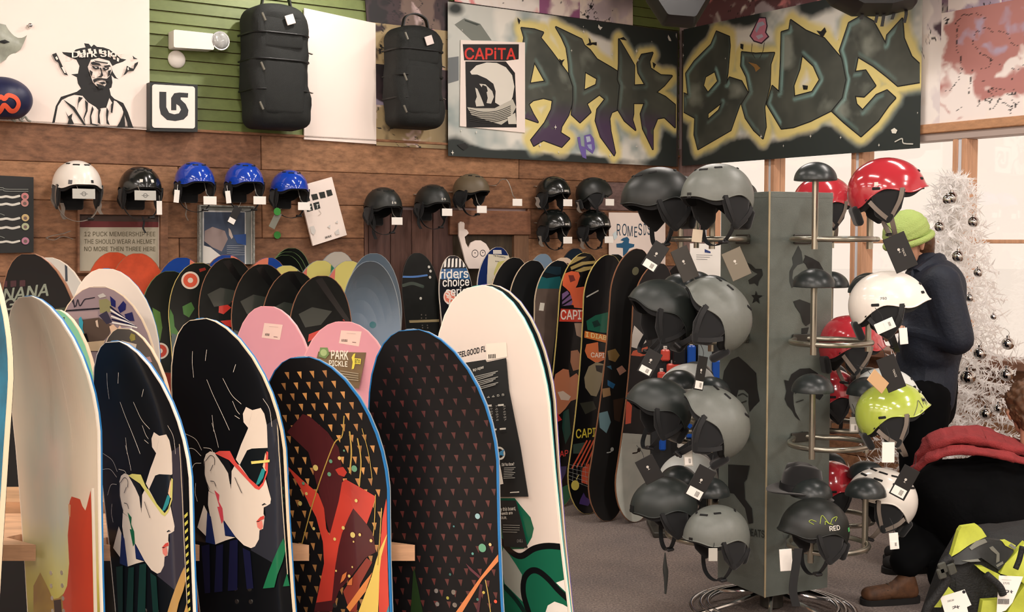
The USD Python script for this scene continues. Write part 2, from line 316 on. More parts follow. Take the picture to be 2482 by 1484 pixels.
for i, (a, b) in enumerate(SPOTS + [(3.0, .75)]):
    ux = -LW.uv([(575, 20)])[0, 0]; P = room(a, b, 3.62); tgt = room(a + .55, 0, 2.75) if i < len(SPOTS) else room(ux, 0, 2.98); dd = tgt - P; dd /= np.linalg.norm(dd); x = np.cross(Z, dd); x /= np.linalg.norm(x); y = np.cross(-dd, x)
    t = thing('track_spot', 'white track spotlight aimed at the upper left wall', 'spotlight', 'track spots along the upper wall', M=basis(P, x, y, -dd))
    part(t, 'lamp_can', trimesh.creation.annulus(.045, .055, .16, sections=24, transform=tr(0, 0, .06)), mat('lamp_white', (235, 230, 222), .5)); part(t, 'lamp_back', trimesh.creation.cylinder(.055, .02, sections=24, transform=tr(0, 0, .15)), mat('lamp_white', (235, 230, 222), .5))
    up = np.linalg.inv(basis(P, x, y, -dd))[:3, :3] @ Z; part(t, 'stem', tube([np.array([0, 0, .15]), np.array([0, 0, .15]) + up * .2], .008), mat('lamp_white', (235, 230, 222), .5))
    L = UsdLux.DiskLight.Define(stage, t + '/lamp_glow'); L.CreateRadiusAttr(.045); L.CreateIntensityAttr(SPOT_I * (9 if i < len(SPOTS) else 22)); L.CreateColorAttr(Gf.Vec3f(*LAMP)); L.AddTranslateOp().Set(Gf.Vec3d(0, 0, .02))
    UsdLux.ShapingAPI.Apply(L.GetPrim()).CreateShapingConeAngleAttr(62. if i < len(SPOTS) else 13.); UsdLux.ShapingAPI(L.GetPrim()).CreateShapingConeSoftnessAttr(.5)
# ------------------------------------------------------------------ things on the upper wall
WHITE = mat('panel_white', (246, 232, 222), .6); BLACKP = (14, 15, 16)
c1 = crop(0, 0, 4.003); c2 = crop(560, 0, 4.003); c3 = crop(1060, 0, 3.619); c4 = crop(1560, 0, 2.692)
def wallpanel(face, px, name, label, catg, m, off, t=.012):
    f = off_face(face, off); g = Polygon(f.uv(px)); th = thing(name, label, catg)
    part(th, 'panel', slab(f, g, t), m, False); return th, off_face(face, off + t)
bl, f = wallpanel(LW, [(-330, -260), (360, -130), (361, 316), (-330, 272)], 'wall_banner', 'big white banner printed with a black bearded pirate in a tricorn hat', 'banner', WHITE, .022)
A = Art(f)
K = lambda pts, **k: A.poly(c1(pts), BLACKP, **k)
W_ = lambda pts: A.poly(c1(pts), (246, 232, 222))
K([(600, 505), (700, 512), (735, 480), (780, 468), (830, 460), (815, 420), (860, 425), (885, 455), (910, 432), (940, 455), (1000, 460), (1060, 480), (1120, 525), (1170, 568), (1225, 578), (1190, 600), (1130, 620), (1090, 640), (1060, 590), (960, 562), (880, 580), (850, 650), (862, 690), (880, 740), (900, 800), (930, 830), (965, 858), (1010, 850), (1030, 815), (1022, 780), (1060, 740), (1085, 690), (1075, 650), (1095, 700), (1130, 755), (1150, 768), (1110, 760), (1080, 730), (1090, 800), (1080, 850), (1060, 860), (1075, 925), (1110, 960), (1195, 1000), (1240, 1090), (1292, 1240), (1250, 1238), (1205, 1110), (1180, 1040), (1130, 985), (1105, 975), (1095, 1010), (1060, 950), (1030, 1045), (985, 1050), (950, 1065), (930, 1040), (850, 990), (800, 930), (720, 920), (660, 940), (600, 970), (560, 1030), (530, 1190), (505, 1195), (540, 1030), (590, 940), (670, 915), (745, 890), (785, 860), (755, 810), (745, 750), (690, 722), (755, 715), (770, 640), (740, 580), (660, 550), (615, 525)])
for a in ([(740, 500), (770, 490), (800, 545), (770, 560)], [(800, 485), (825, 480), (835, 530), (812, 540)], [(850, 475), (880, 470), (890, 525), (862, 525)], [(905, 480), (925, 475), (940, 520), (915, 522)], [(955, 480), (985, 478), (985, 525), (960, 522)], [(1005, 490), (1025, 490), (1030, 540), (1008, 535)], [(1045, 500), (1070, 505), (1075, 560), (1050, 550)], [(1090, 530), (1115, 540), (1120, 580), (1095, 575)], [(1130, 555), (1155, 568), (1150, 600), (1132, 595)]): W_(a)
W_([(880, 590), (940, 590), (1050, 620), (1060, 650), (1000, 640), (930, 630), (885, 610)]); W_([(900, 650), (945, 665), (950, 690), (910, 680)]); W_([(965, 660), (985, 690), (1000, 740), (1040, 770), (1000, 775), (975, 740), (960, 700)]); W_([(1000, 660), (1060, 660), (1070, 690), (1055, 730), (1030, 700)])
W_([(858, 645), (890, 690), (920, 720), (945, 715), (930, 760), (890, 745)]); W_([(905, 795), (930, 800), (985, 840), (960, 850)]); W_([(940, 780), (985, 770), (1020, 800), (1015, 835), (980, 820)])
for a in ([(610, 965), (720, 1040), (830, 1215), (810, 1215), (700, 1060), (640, 1000)], [(630, 1080), (660, 1130), (700, 1100), (690, 1150), (715, 1205), (650, 1205), (665, 1160)], [(760, 940), (800, 950), (760, 1000), (745, 1070)], [(820, 970), (850, 1000), (845, 1080), (815, 1150), (825, 1210), (805, 1150), (830, 1070)], [(890, 1030), (905, 1060), (880, 1130), (890, 1200), (970, 1215), (930, 1222), (870, 1205), (868, 1130)], [(950, 1060), (975, 1060), (960, 1120), (970, 1210), (945, 1190)], [(1030, 1040), (1050, 1080), (1040, 1160), (1060, 1215), (1030, 1200), (1025, 1120)], [(1075, 1010), (1100, 990), (1085, 1100), (1070, 1090)], [(1200, 1060), (1210, 1235), (1130, 1230), (1160, 1180), (1185, 1120)], [(1215, 1100), (1240, 1150), (1270, 1238), (1235, 1232)], [(650, 1225), (1290, 1232), (1290, 1240), (650, 1232)]): K(a)
for a in ([(500, 530), (540, 515), (600, 640), (655, 735), (620, 725), (575, 650), (560, 610), (530, 590)], [(1190, 735), (1215, 690), (1225, 640), (1260, 660), (1290, 670), (1300, 620), (1335, 600), (1330, 625), (1290, 690), (1240, 690), (1215, 720)], [(1280, 540), (1300, 560), (1330, 575), (1290, 575)]): K(a)
for a in ([(530, 560), (545, 548), (560, 575), (545, 585)], [(590, 655), (610, 650), (635, 710), (620, 712)], [(1228, 662), (1240, 652), (1246, 680), (1232, 684)]): W_(a)
for a in ([(872, 612), (900, 600), (960, 618), (975, 640), (930, 632), (890, 632)], [(1000, 640), (1060, 632), (1068, 650), (1010, 656)], [(885, 642), (950, 648), (960, 672), (925, 678), (895, 664)], [(985, 660), (1050, 655), (1048, 676), (1005, 690)], [(958, 660), (975, 700), (968, 735), (935, 752), (975, 752), (995, 735), (985, 700), (975, 660)], [(895, 775), (940, 758), (985, 762), (1040, 768), (1062, 800), (1020, 788), (985, 776), (940, 784), (905, 806)], [(862, 680), (892, 700), (885, 745), (868, 720)], [(955, 802), (1000, 795), (1022, 812), (985, 824)], [(925, 812), (1010, 838), (1000, 862), (950, 862)], [(1040, 690), (1070, 680), (1060, 730), (1038, 750)], [(905, 590), (1040, 612), (1036, 622), (920, 604)]): K(a)
for a in ([(905, 650), (935, 655), (925, 664)], [(1008, 664), (1035, 664), (1020, 674)], [(905, 720), (925, 725), (915, 750)]): W_(a)
A.text('Dark Side', (172, 140), (297, 137), 14, (246, 232, 222)); A.put(bl, 'pirate_print', label='printed bearded pirate')
bp, f = wallpanel(LW, [(735, 20), (908, 57), (910, 350), (735, 338)], 'wall_panel', 'plain white blank panel on the green wall between the two hung black bags', 'panel', WHITE, .022)
# boxed arrow sign
th = thing('logo_sign', 'square white light-box sign with a bold dark bent-arrow emblem on the ledge', 'sign'); f0 = off_face(LW, .022)
q = Polygon(f0.uv([(364, 200), (478, 206), (478, 319), (364, 317)])); f1 = off_face(LW, .092); q = Polygon(f1.uv([(364, 200), (478, 206), (478, 319), (364, 317)])); part(th, 'sign_box', slab(f0, q.buffer(.002), .07), mat('sign_dark', (30, 36, 36), .5), False)
f1 = off_face(LW, .092); qa = Polygon(f1.uv([(366, 202), (474, 208), (474, 314), (366, 312)])).buffer(-.02).buffer(.015); part(th, 'sign_face', slab(f1, qa, .004), WHITE, False)
A = Art(off_face(LW, .096)); A.poly(c1([(1545, 890), (1612, 892), (1612, 1040), (1640, 1095), (1690, 1110), (1735, 1100), (1755, 1065), (1740, 1030), (1710, 1010), (1710, 1070), (1660, 1070), (1660, 950), (1690, 905), (1740, 898), (1825, 904), (1822, 948), (1752, 945), (1752, 965), (1800, 1010), (1828, 1070), (1820, 1120), (1780, 1160), (1700, 1175), (1620, 1165), (1560, 1110), (1545, 1040)]), (42, 46, 48)); A.put(th, 'arrow_emblem', label='dark bent-arrow emblem')
# twin-head emergency lamp (one head seen) and a round cover
th = thing('emergency_light', 'white emergency light box with a round clear lamp head on the green wall', 'light'); f0 = off_face(LW, .016); q = Polygon(f0.uv([(408, 77), (505, 87), (505, 126), (408, 120)])).buffer(-.01).buffer(.01)
part(th, 'light_box', slab(f0, q, .09), mat('lamp_white', (235, 230, 222), .5), False); c = f0.at(f0.uv([(521, 104)]), .055)[0]
MM = basis(c, D1, Z, E2); part(th, 'lamp_head', move(trimesh.creation.cylinder(.053, .07, sections=32), MM), mat('chrome', (200, 200, 200), .2, 1.)); part(th, 'lamp_lens', move(trimesh.creation.capsule(.001, .046, count=[24, 24]).apply_scale([1, 1, .3]) if False else trimesh.creation.icosphere(3, .046).apply_transform(np.diag([1, 1, .35, 1])), MM @ tr(0, 0, .036)), mat('lens_grey', (170, 172, 170), .15, coat=.6, noise=30, amt=.3))
th = thing('smoke_alarm', 'small round white cover just under the emergency light', 'alarm'); c = f0.at(f0.uv([(428, 144)]))[0]; part(th, 'cap_disc', move(trimesh.creation.icosphere(3, .05).apply_transform(np.diag([1, 1, .5, 1])), basis(c, D1, Z, E2)), mat('lamp_white', (235, 230, 222), .5))
# grey pennant and navy roundel, far left of the ledge
th = thing('pennant_flag', 'drooping grey satin flag corner pinned over the white banner, far left', 'flag'); fz = Face(LW.o + E2 * .05, D1, Z, E2, h=lambda a, b: .02 * np.sin(a * 26) + .015 * np.sin(b * 31 + a * 9))
a = Art(fz, base=0, sub=.03); a.poly(c1([(-260, 150), (0, 228), (150, 258), (285, 240), (270, 320), (200, 480), (90, 560), (0, 610), (-260, 560)]), (168, 172, 160)); vv, ff = np.vstack(a.V), np.vstack(a.F)
m = trimesh.Trimesh(np.vstack([vv, vv - E2 * .003]), np.vstack([ff, ff[:, ::-1] + len(vv)]), process=False); part(th, 'cloth', m, mat('satin_grey', (150, 154, 140), .4, noise=9, amt=.35), True); c = fz.at(fz.uv([(72, 62)]), .01)[0]; part(th, 'pin', move(trimesh.creation.icosphere(2, .012), tr(*c)), mat('chrome', (200, 200, 200), .2, 1.))
A = Art(fz, base=.004, sub=.03); A.poly(c1([(-10, 400), (45, 385), (95, 410), (40, 425), (-10, 412)]), (16, 18, 20)); A.put(th, 'flag_mark')
th = thing('round_bag', 'round navy bag with an orange swirl on the wood ledge', 'bag'); c = off_face(LW, .0).at(LW.uv([(-8, 247)]), .15)[0]; MM = basis(c, D1, Z, E2)
m = trimesh.creation.icosphere(4, .14); m.apply_transform(np.diag([1.02, .80, .85, 1])); m.vertices[:, 1] = np.maximum(m.vertices[:, 1], -.098); part(th, 'bag_body', move(m, MM), mat('navy_nylon', (24, 30, 66), .45, noise=8, amt=.3), 60)
E_ = lambda a, b, off: Face(c + E2 * off, D1, Z, E2, h=lambda x, y: .12 * np.sqrt(np.maximum(0, 1 - (x / .145) ** 2 - (y / .115) ** 2)))
A = Art(E_(0, 0, .0), base=.004, sub=.012); fo = A.f
A.line(c1([(-60, 1010), (0, 940), (40, 960), (80, 925), (150, 950), (180, 1010), (150, 1070), (100, 1075), (40, 1020), (0, 1080), (-50, 1120)]), .022, (235, 92, 58)); A.put(th, 'swirl', label='orange swirl')
for k in range(6):
    a = curve(np.array([LW.at(LW.uv([(x, y)]), .06)[0] for x, y in ((10 + 18 * k, 291), (18 + 18 * k, 285), (24 + 18 * k, 293), (32 + 18 * k, 297))]), 12)
    if k < 3: part(th, 'cord', tube(a, .006), mat('cord_grey', (150, 150, 140), .7))
# ------------------------------------------------------------------ luggage hung on the wall
BLACKC = mat('black_canvas', (21, 25, 23), .75, noise=14, amt=.35, bump=.35, bscale=500); BLACKD = mat('black_piping', (12, 14, 14), .5); GREYC = mat('zip_grey', (120, 118, 108), .4, .6)
def luggage(px, Yoff, label, th_, seams, pocket):
    f0 = off_face(LW, .036); P = f0.uv(px); u0, u1, v0, v1 = P[:, 0].min(), P[:, 0].max(), P[:, 1].min(), P[:, 1].max(); w, h = u1 - u0, v1 - v0
    M = basis(f0.at([[(u0 + u1) / 2, (v0 + v1) / 2]])[0], D1, Z, E2); t = thing('wheeled_bag', label, 'luggage', M=M)
    b = mf.Manifold.batch_hull([mf.Manifold.sphere(r_, 24).translate((sx * (w / 2 - r_), sy * (h / 2 - r_), zz)) for sx in (-1, 1) for sy in (-1, 1) for zz, r_ in ((.06, .06), (th_ - .075, .075))]).refine_to_length(.035)
    v = b.to_mesh(); V = np.array(v.vert_properties[:, :3]); n = meshkit.fbm(V * 6, 3, 2) - .5; V[:, 2] += np.where(V[:, 2] > .12, n * .06, 0); V[:, 0] += n * .02 + (meshkit.fbm(V * [0, 9, 0], 2, 6) - .5) * .02; V[:, 1] += (V[:, 1] > 0) * -.035 * (V[:, 0] / (w / 2)) ** 2
    part(t, 'bag_body', trimesh.Trimesh(V, v.tri_verts, process=False), BLACKC, 50)
    rr = lambda y: tube(curve([(-w / 2 - .002, y, .03), (-w / 2 + .02, y, th_ - .02), (0, y, th_ + .01), (w / 2 - .02, y, th_ - .02), (w / 2 + .002, y, .03)], 20), .006)
    for y in seams: part(t, 'seam_piping', rr(y * h), BLACKD)
    fp_ = part(t, 'front_pocket', move(box(w * .74, h * pocket, .06, (0, -h * .5 + h * pocket / 2 + .07, th_ - .012), .028), np.eye(4)), BLACKC, 50)
    tp_ = part(t, 'top_pocket', box(w * .7, h * .26, .04, (0, h * .5 - h * .13 - .08, th_ - .012), .019), BLACKC, 50)
    part(t, 'grab_handle', ribbon(curve([(-.09, h / 2 - .01, th_ * .6), (-.07, h / 2 + .05, th_ * .6), (0, h / 2 + .075, th_ * .6), (.07, h / 2 + .05, th_ * .6), (.09, h / 2 - .01, th_ * .6)], 20), (0, 0, 1), .03, .008), BLACKD)
    part(tp_, 'emblem_patch', move(box(.055, .055, .006, (0, 0, 0), .002), tr(.03, h / 2 - .10, th_ + .02) @ rot((0, 0, 1), 20)), mat('patch_white', (226, 214, 208), .5), False)
    for x, y in ((-.13, h * .36), (-.14, -.02), (-w / 2 + .03, -h * .34)):
        part(fp_, 'zip_pull', move(box(.014, .05, .008, (0, 0, 0), .003), tr(x, y, th_ + .024) @ rot((0, 0, 1), 25)), GREYC, False)
    for y in (.16 * h, -.16 * h): part(t, 'side_strap', ribbon(curve([(w / 2 - .02, y, th_ * .4), (w / 2 + .02, y - .01, th_ * .5), (w / 2 + .05, y - .02, th_ * .55)], 8), (0, 0, 1), .02, .004), mat('strap_grey', (120, 110, 100), .7))
    return t
luggage([(576, 24), (712, 30), (712, 318), (576, 314)], 0, 'tall black wheeled bag hung left of the plain white panel', .26, (.25, .04, -.2), .45)
luggage([(922, 68), (1036, 78), (1036, 318), (922, 312)], 0, 'black wheeled bag hung on the photo collage beside the graffiti board', .24, (.25, .0, -.22), .5)
# ------------------------------------------------------------------ collages
def collage(face, px, name, label, seed, cells, off=.02, pal=None, dark=.35):
    f = off_face(face, off); P = f.uv(px); g = Polygon(P); th = thing(name, label, 'photo collage'); part(th, 'backing', slab(f, g, .008), mat('board_edge', (60, 50, 46), .8), False)
    A = Art(off_face(face, off + .008)); A.f.clip = g; u0, v0 = P.min(0); u1, v1 = P.max(0); R = np.random.default_rng(seed)
    pal = pal or [(250, 240, 235), (236, 150, 150), (150, 90, 130), (30, 26, 30), (215, 200, 205), (240, 226, 214), (120, 80, 84), (246, 238, 230)]
    i0 = 0
    for (a, b, c, d) in cells:       # fractions
        x0, x1, y0, y1 = u0 + a * (u1 - u0), u0 + c * (u1 - u0), v0 + b * (v1 - v0), v0 + d * (v1 - v0); o = R.random(2) * 50; i0 += 1
        cs = np.array([lin(pal[j]) for j in R.permutation(len(pal))[:5]]); s0 = i0 * 3 + seed; dk = lin((24, 22, 24))
        def col(uv, o=o, cs=cs, s0=s0):
            q = uv + o; w = fbm2(q + .25 * np.stack([fbm2(q, 5, s0 + 1), fbm2(q, 5, s0 + 2)], 1), 3.2, s0, 5); t = np.clip((w - .25) / .5, 0, .999) * 4; i = t.astype(int); fr = np.clip((t - i - .35) / .3, 0, 1)
            c = lerp(cs[i], cs[np.minimum(i + 1, 4)], fr); ln = (np.abs(fbm2(q, 9, s0 + 5) - .5) < .008) & (fbm2(q, 2, s0 + 9) > .55); c[ln] = dk; h = fbm2(q, 1.4, s0 + 7); return lerp(c, np.tile(dk, (len(c), 1)), np.clip((h - .55) * 5, 0, dark + .3))
        cell = sbox(x0, y0, x1, y1).intersection(g)
        if cell.area < 1e-4: continue
        r = .011; v, fc = trimesh.remesh.subdivide_to_size(np.c_[tri2d(cell)[0], np.zeros(len(tri2d(cell)[0]))], tri2d(cell)[1], r * 1.6, max_iter=14); A.raw(v[:, :2], fc, col)
    A.put(th, 'photo_print'); return th
collage(LW, [(884, 0), (1086, -20), (1088, 362), (910, 353)], 'photo_collage', 'tall photo collage of pinkish rider pictures behind the hung bag', 3, [(0, .75, 1, 1.0), (0, .5, 1, .75), (0, .25, 1, .5), (0, 0, 1, .25)], dark=.9, pal=[(240, 215, 215), (205, 150, 165), (60, 44, 48), (120, 100, 90), (150, 140, 160), (34, 28, 30), (170, 150, 110), (26, 24, 26)])
collage(LW, [(1100, -150), (1532, -80), (1532, 62), (1100, 4)], 'photo_collage', 'pink and white photo strip above the left half of the graffiti board', 11, [(0, 0, .45, 1), (.45, 0, .68, 1), (.68, 0, 1, 1)], .024)
collage(RW, [(1690, -130), (2240, -330), (2240, -40), (1690, 66)], 'photo_collage', 'pink photo strip above the right half of the graffiti board', 21, [(0, 0, .3, 1), (.3, 0, .62, 1), (.62, 0, 1, 1)], .01)
collage(RW, [(2226, -330), (2800, -640), (2800, 262), (2226, 306)], 'photo_collage', 'large wall of pale pink and purple action photos above the window frame', 34, [(0, 0, .13, .42), (.13, 0, .42, .42), (.13, 0, 1, .36), (0, .42, .16, .7), (.16, .36, .4, .7), (.4, .36, 1, .7), (0, .7, .5, 1), (.5, .7, 1, 1)], .005, dark=.2, pal=[(250, 240, 235), (236, 192, 188), (166, 124, 158), (90, 72, 84), (232, 222, 222), (244, 232, 222), (190, 130, 124), (250, 242, 236), (186, 168, 190), (250, 240, 232)])
# ------------------------------------------------------------------ graffiti boards
letters_l = [('A', [(735, 245), (850, 258), (930, 285), (905, 330), (1000, 450), (1140, 640), (1190, 760), (1190, 880), (1150, 1010), (1090, 1110), (1080, 1165), (1160, 1215), (1090, 1290), (930, 1230), (845, 1280), (820, 1230), (940, 1080), (1000, 960), (1010, 880), (930, 860), (840, 880), (800, 915), (840, 1000), (885, 1075), (770, 1035), (700, 900), (720, 600), (760, 330)], [[(850, 545), (945, 715), (810, 735)]]),
             ('R', [(1035, 235), (1265, 345), (1290, 400), (1340, 440), (1400, 520), (1520, 590), (1600, 640), (1590, 820), (1590, 960), (1530, 985), (1510, 1040), (1520, 1150), (1560, 1340), (1550, 1365), (1430, 1200), (1385, 1060), (1400, 960), (1470, 870), (1420, 830), (1310, 910), (1345, 985), (1250, 1075), (1175, 1005), (1190, 880), (1190, 760), (1155, 650), (1150, 560), (1130, 420), (1090, 330)], [[(1295, 630), (1400, 690), (1390, 745), (1285, 795)]]),
             ('K', [(1590, 340), (1650, 440), (1728, 575), (1725, 750), (1820, 745), (1760, 640), (1750, 560), (1790, 480), (1890, 462), (1860, 540), (1870, 600), (1960, 660), (2060, 665), (1990, 750), (1920, 810), (2000, 850), (2085, 920), (2085, 1120), (1990, 1030), (1930, 1040), (1890, 1140), (1890, 1315), (1800, 1130), (1780, 1000), (1815, 905), (1720, 905), (1720, 1000), (1710, 1050), (1740, 1145), (1640, 1060), (1580, 960), (1600, 750), (1580, 700), (1590, 560)], [])]
letters_r = [('S', [(475, 205), (560, 240), (565, 300), (550, 480), (540, 545), (560, 505), (640, 530), (690, 620), (630, 680), (570, 850), (355, 975), (330, 880), (335, 770), (190, 690), (180, 620), (240, 600), (290, 620), (275, 480), (330, 400), (440, 290)], [[(390, 560), (405, 500), (465, 465), (485, 530), (420, 605)], [(420, 740), (510, 670), (490, 720), (420, 782)]]),
             ('I', [(640, 340), (730, 350), (855, 345), (830, 420), (825, 560), (790, 700), (800, 830), (780, 905), (720, 850), (665, 770), (640, 680), (690, 600), (670, 500), (635, 430)], []),
             ('D', [(960, 130), (1060, 200), (1180, 250), (1290, 380), (1325, 520), (1300, 640), (1230, 720), (1090, 790), (980, 830), (900, 840), (805, 680), (840, 560), (885, 600), (895, 400), (900, 210), (950, 195)], [[(1035, 360), (1110, 430), (1150, 520), (1100, 600), (985, 630), (980, 560), (1020, 450)]]),
             ('E', [(1340, 150), (1430, 100), (1500, 140), (1580, 285), (1590, 230), (1690, 120), (1700, 250), (1750, 370), (1815, 430), (1810, 535), (1660, 560), (1590, 500), (1500, 430), (1400, 370), (1380, 470), (1450, 460), (1515, 560), (1440, 630), (1380, 625), (1390, 680), (1430, 720), (1520, 620), (1590, 590), (1645, 640), (1600, 690), (1530, 790), (1420, 890), (1310, 800), (1230, 725), (1300, 640), (1325, 520), (1300, 390), (1280, 330)], [])]
def graffiti(face, px, label, letters, cr, seed, extra):
    th, f = wallpanel(face, px, 'graffiti_board', label, 'painted sign', mat('board_edge', (60, 50, 46), .8), .03, .02); A = Art(f, step=.00025); P = f.uv(px); g = Polygon(P); f.clip = g
    polys = []
    for nm, p, hs in letters:
        q = Polygon(f.uv(cr(p))).buffer(0)
        for h in hs: q = q.difference(Polygon(f.uv(cr(h))).buffer(0))
        polys.append(q.buffer(-.002).buffer(.002).intersection(g))
    alls = unary_union(polys).buffer(0); u0, v0 = P.min(0); u1, v1 = P.max(0); hh = v1 - v0; DK = .19 if seed < 50 else .14
    ye, wh, dk, te = lin((226, 210, 136)), lin((228, 226, 216)), lin((40, 48, 46)), lin((92, 128, 134))
    hull = unary_union([p.convex_hull for p in polys]).buffer(.03)
    def bg(uv):
        d_ = shapely.distance(shapely.points(uv), alls); n = fbm2(uv, 4.2, seed); n2 = fbm2(uv, 9, seed + 4); e = np.minimum(uv[:, 1] - v0, v1 - uv[:, 1])
        dd = d_ + (n2 - .5) * .05
        c = lerp(np.tile(ye, (len(uv), 1)), np.tile(wh, (len(uv), 1)), (dd - .045) / .04); c = lerp(c, np.tile(te, (len(uv), 1)), np.clip((n - .46) * 7, 0, 1) * np.clip((dd - .03) / .04, 0, 1) * .7)
        fx, fy = (uv[:, 0] - u0) / (u1 - u0), (uv[:, 1] - v0) / hh; g_ = sum(w_ * np.exp(-((fx - a_) / rx) ** 2 - ((fy - b_) / ry) ** 2) for a_, b_, rx, ry, w_ in extra); wc = lerp(c, np.tile(lin((150, 166, 164)), (len(uv), 1)), np.clip((dd - .16) / .14 + (n - .5) * 1.2, 0, .4) * (dd > .05))
        return lerp(wc, np.tile(dk, (len(uv), 1)), np.clip((g_ * 1.5 + (n - .5) * .9 + (n2 - .5) * .4 - .72) * 2.4, 0, 1) * np.clip((dd - .035) / .05, 0, 1))
    nu, nv = int((u1 - u0) / .008), int(hh / .008); xs = sbox(u0, v0, u1, v1)
    A.grid(u0, v0, u1, v1, nu, nv, bg) if g.symmetric_difference(xs).area < .02 * g.area else A.shape(g, (40, 46, 46))
    for i, q in enumerate(polys):
        A.shape(q.buffer(.007), (14, 17, 17)); b = q.boundary; A.sub = .026
        def col(uv, q=q, b=b, i=i):
            d_ = shapely.distance(shapely.points(uv), b); n = fbm2(uv, 5, seed + 20 + i); s = (b.distance(Point(0, 0)) * 0 + np.clip((fbm2(uv, 2.5, seed + 40) - .42) * 5, 0, 1)); c = lerp(np.tile(lin((88, 91, 82)), (len(uv), 1)), np.tile(lin((46, 52, 48)), (len(uv), 1)), n * 1.6 - .3)
            ds = shapely.distance(shapely.points(uv + [.022, -.008]), b); side = np.clip((ds - d_) * 70, 0, 1); c = lerp(c, np.tile(lin((128, 164, 158)), (len(uv), 1)), np.exp(-((d_ - .02) / .011) ** 2) * side * (.25 + .75 * s) * (.55 if seed < 50 else 1.)); c = lerp(c, np.tile(lin((150, 156, 144)), (len(uv), 1)), np.clip((fbm2(uv, 4.5, seed + 70 + i) - .58) * 5, 0, .7) * np.clip(d_ / .04, 0, 1))
            if seed < 50: c = lerp(c, np.tile(lin((76, 50, 88)), (len(uv), 1)), np.clip((v0 + hh * .42 - uv[:, 1]) / .2, 0, .75) * (n > .35))
            return c
        A.shape(q, col); A.sub = None
    return th, f, A, (u0, v0, u1, v1)
R_ = np.random.default_rng(5)
def stars(A, bb, n, s):
    for _ in range(n):
        x, y = bb[0] + R_.random() * (bb[2] - bb[0]), bb[1] + (R_.random() < .5) * .72 * (bb[3] - bb[1]) + R_.random() * .26 * (bb[3] - bb[1]); r = s * (.5 + R_.random()); A.shape(Polygon([(x + r * (1 if k % 2 == 0 else .35) * math.cos(k * math.pi / 4), y + 1.5 * r * (1 if k % 2 == 0 else .35) * math.sin(k * math.pi / 4)) for k in range(8)]), (226, 224, 214))
th, f, A, bb = graffiti(LW, [(1086, 4), (1639, 77.5), (1639, 404), (1086, 378)], 'left half of the yellow and black graffiti board, letters ARK', letters_l, c3, 1, [(.55, 1.0, .22, .10, 1), (.8, .98, .2, .16, 1.2), (.98, .85, .12, .2, 1.2), (.98, .12, .09, .3, 1), (.03, .05, .08, .12, 1), (.2, .02, .3, .05, .9), (.6, .01, .4, .06, .8), (.02, .96, .06, .08, .9), (.84, .36, .05, .12, .7), (.93, .55, .04, .1, .6), (.30, .36, .03, .05, .6), (.68, .2, .06, .12, .5)])
A.poly(c3([(150, 215), (235, 160), (375, 210), (475, 355), (300, 355)]), (120, 126, 118)); A.poly(c3([(80, 510), (185, 495), (185, 705), (85, 735)]), (112, 118, 120)); A.poly(c3([(235, 170), (370, 215), (345, 225), (240, 185)]), (60, 68, 62))
for p in ([(1225, 1205), (1250, 1200), (1260, 1280), (1290, 1290), (1285, 1190), (1340, 1175), (1370, 1215), (1382, 1300), (1360, 1350), (1320, 1320), (1300, 1305), (1305, 1395), (1270, 1380), (1240, 1290)],): A.poly(c3(p), (112, 96, 168))
A.poly(c3([(1300, 1200), (1335, 1195), (1345, 1240), (1310, 1250)]), (180, 190, 210)); A.poly(c3([(1310, 1270), (1350, 1265), (1355, 1320), (1325, 1300)]), (160, 170, 205))
for p in ([(1325, 330), (1340, 350), (1345, 375), (1395, 370), (1395, 400), (1360, 390), (1340, 400), (1300, 395), (1330, 375)], [(1065, 515), (1085, 530), (1115, 520), (1095, 550), (1095, 585), (1075, 560)], [(1590, 340), (1630, 325), (1660, 355), (1620, 350)], [(1885, 545), (1915, 565), (1895, 605), (1890, 580)], [(700, 155), (725, 180), (715, 215), (705, 190)]): A.poly(c3(p), (20, 22, 22))
for x, y in ((2035, 335), (2105, 320)): A.poly(c3([(x - 14, y - 30), (x + 6, y + 4), (x + 14, y + 28), (x - 8, y + 22), (x - 18, y - 6)]), (226, 224, 214))
A.poly(c3([(1410, 215), (1425, 235), (1445, 240), (1425, 265), (1405, 240)]), (230, 228, 216)); A.poly(c3([(170, 1270), (240, 1255), (270, 1290), (230, 1320), (200, 1300)]), (26, 28, 28)); stars(A, bb, 18, .009); A.put(th, 'painted_lettering', label='sprayed black letters with a yellow glow')
th, f, A, bb = graffiti(RW, [(1657, 75), (2230, -50), (2230, 357), (1657, 402)], 'right half of the graffiti board, letters SIDE, above the window', letters_r, c4, 60, [(.04, .9, .12, .22, 1.3), (.3, 1., .12, .12, 1), (.62, 1.0, .14, .16, 1), (.02, .3, .05, .4, .9), (.22, .06, .16, .14, 1.3), (.6, .06, .2, .14, 1.3), (.95, .12, .12, .22, 1.3), (.75, .1, .1, .08, .9), (.38, .02, .1, .05, .8), (.0, .05, .1, .1, 1), (.97, .35, .05, .08, .7), (.2, .7, .06, .1, .5), (.86, .36, .05, .05, .5)])
A.poly(c4([(755, 110), (800, 112), (812, 170), (802, 210), (822, 240), (772, 288), (720, 272), (692, 235), (720, 180)]), (60, 40, 56)); A.poly(c4([(758, 120), (796, 120), (804, 170), (794, 212), (812, 238), (770, 278), (724, 264), (702, 235), (728, 180)]), (206, 130, 150)); A.poly(c4([(745, 150), (780, 140), (795, 160), (760, 175), (740, 215), (730, 200)]), (176, 178, 196)); A.poly(c4([(735, 235), (775, 222), (785, 240), (750, 258)]), (190, 180, 196))
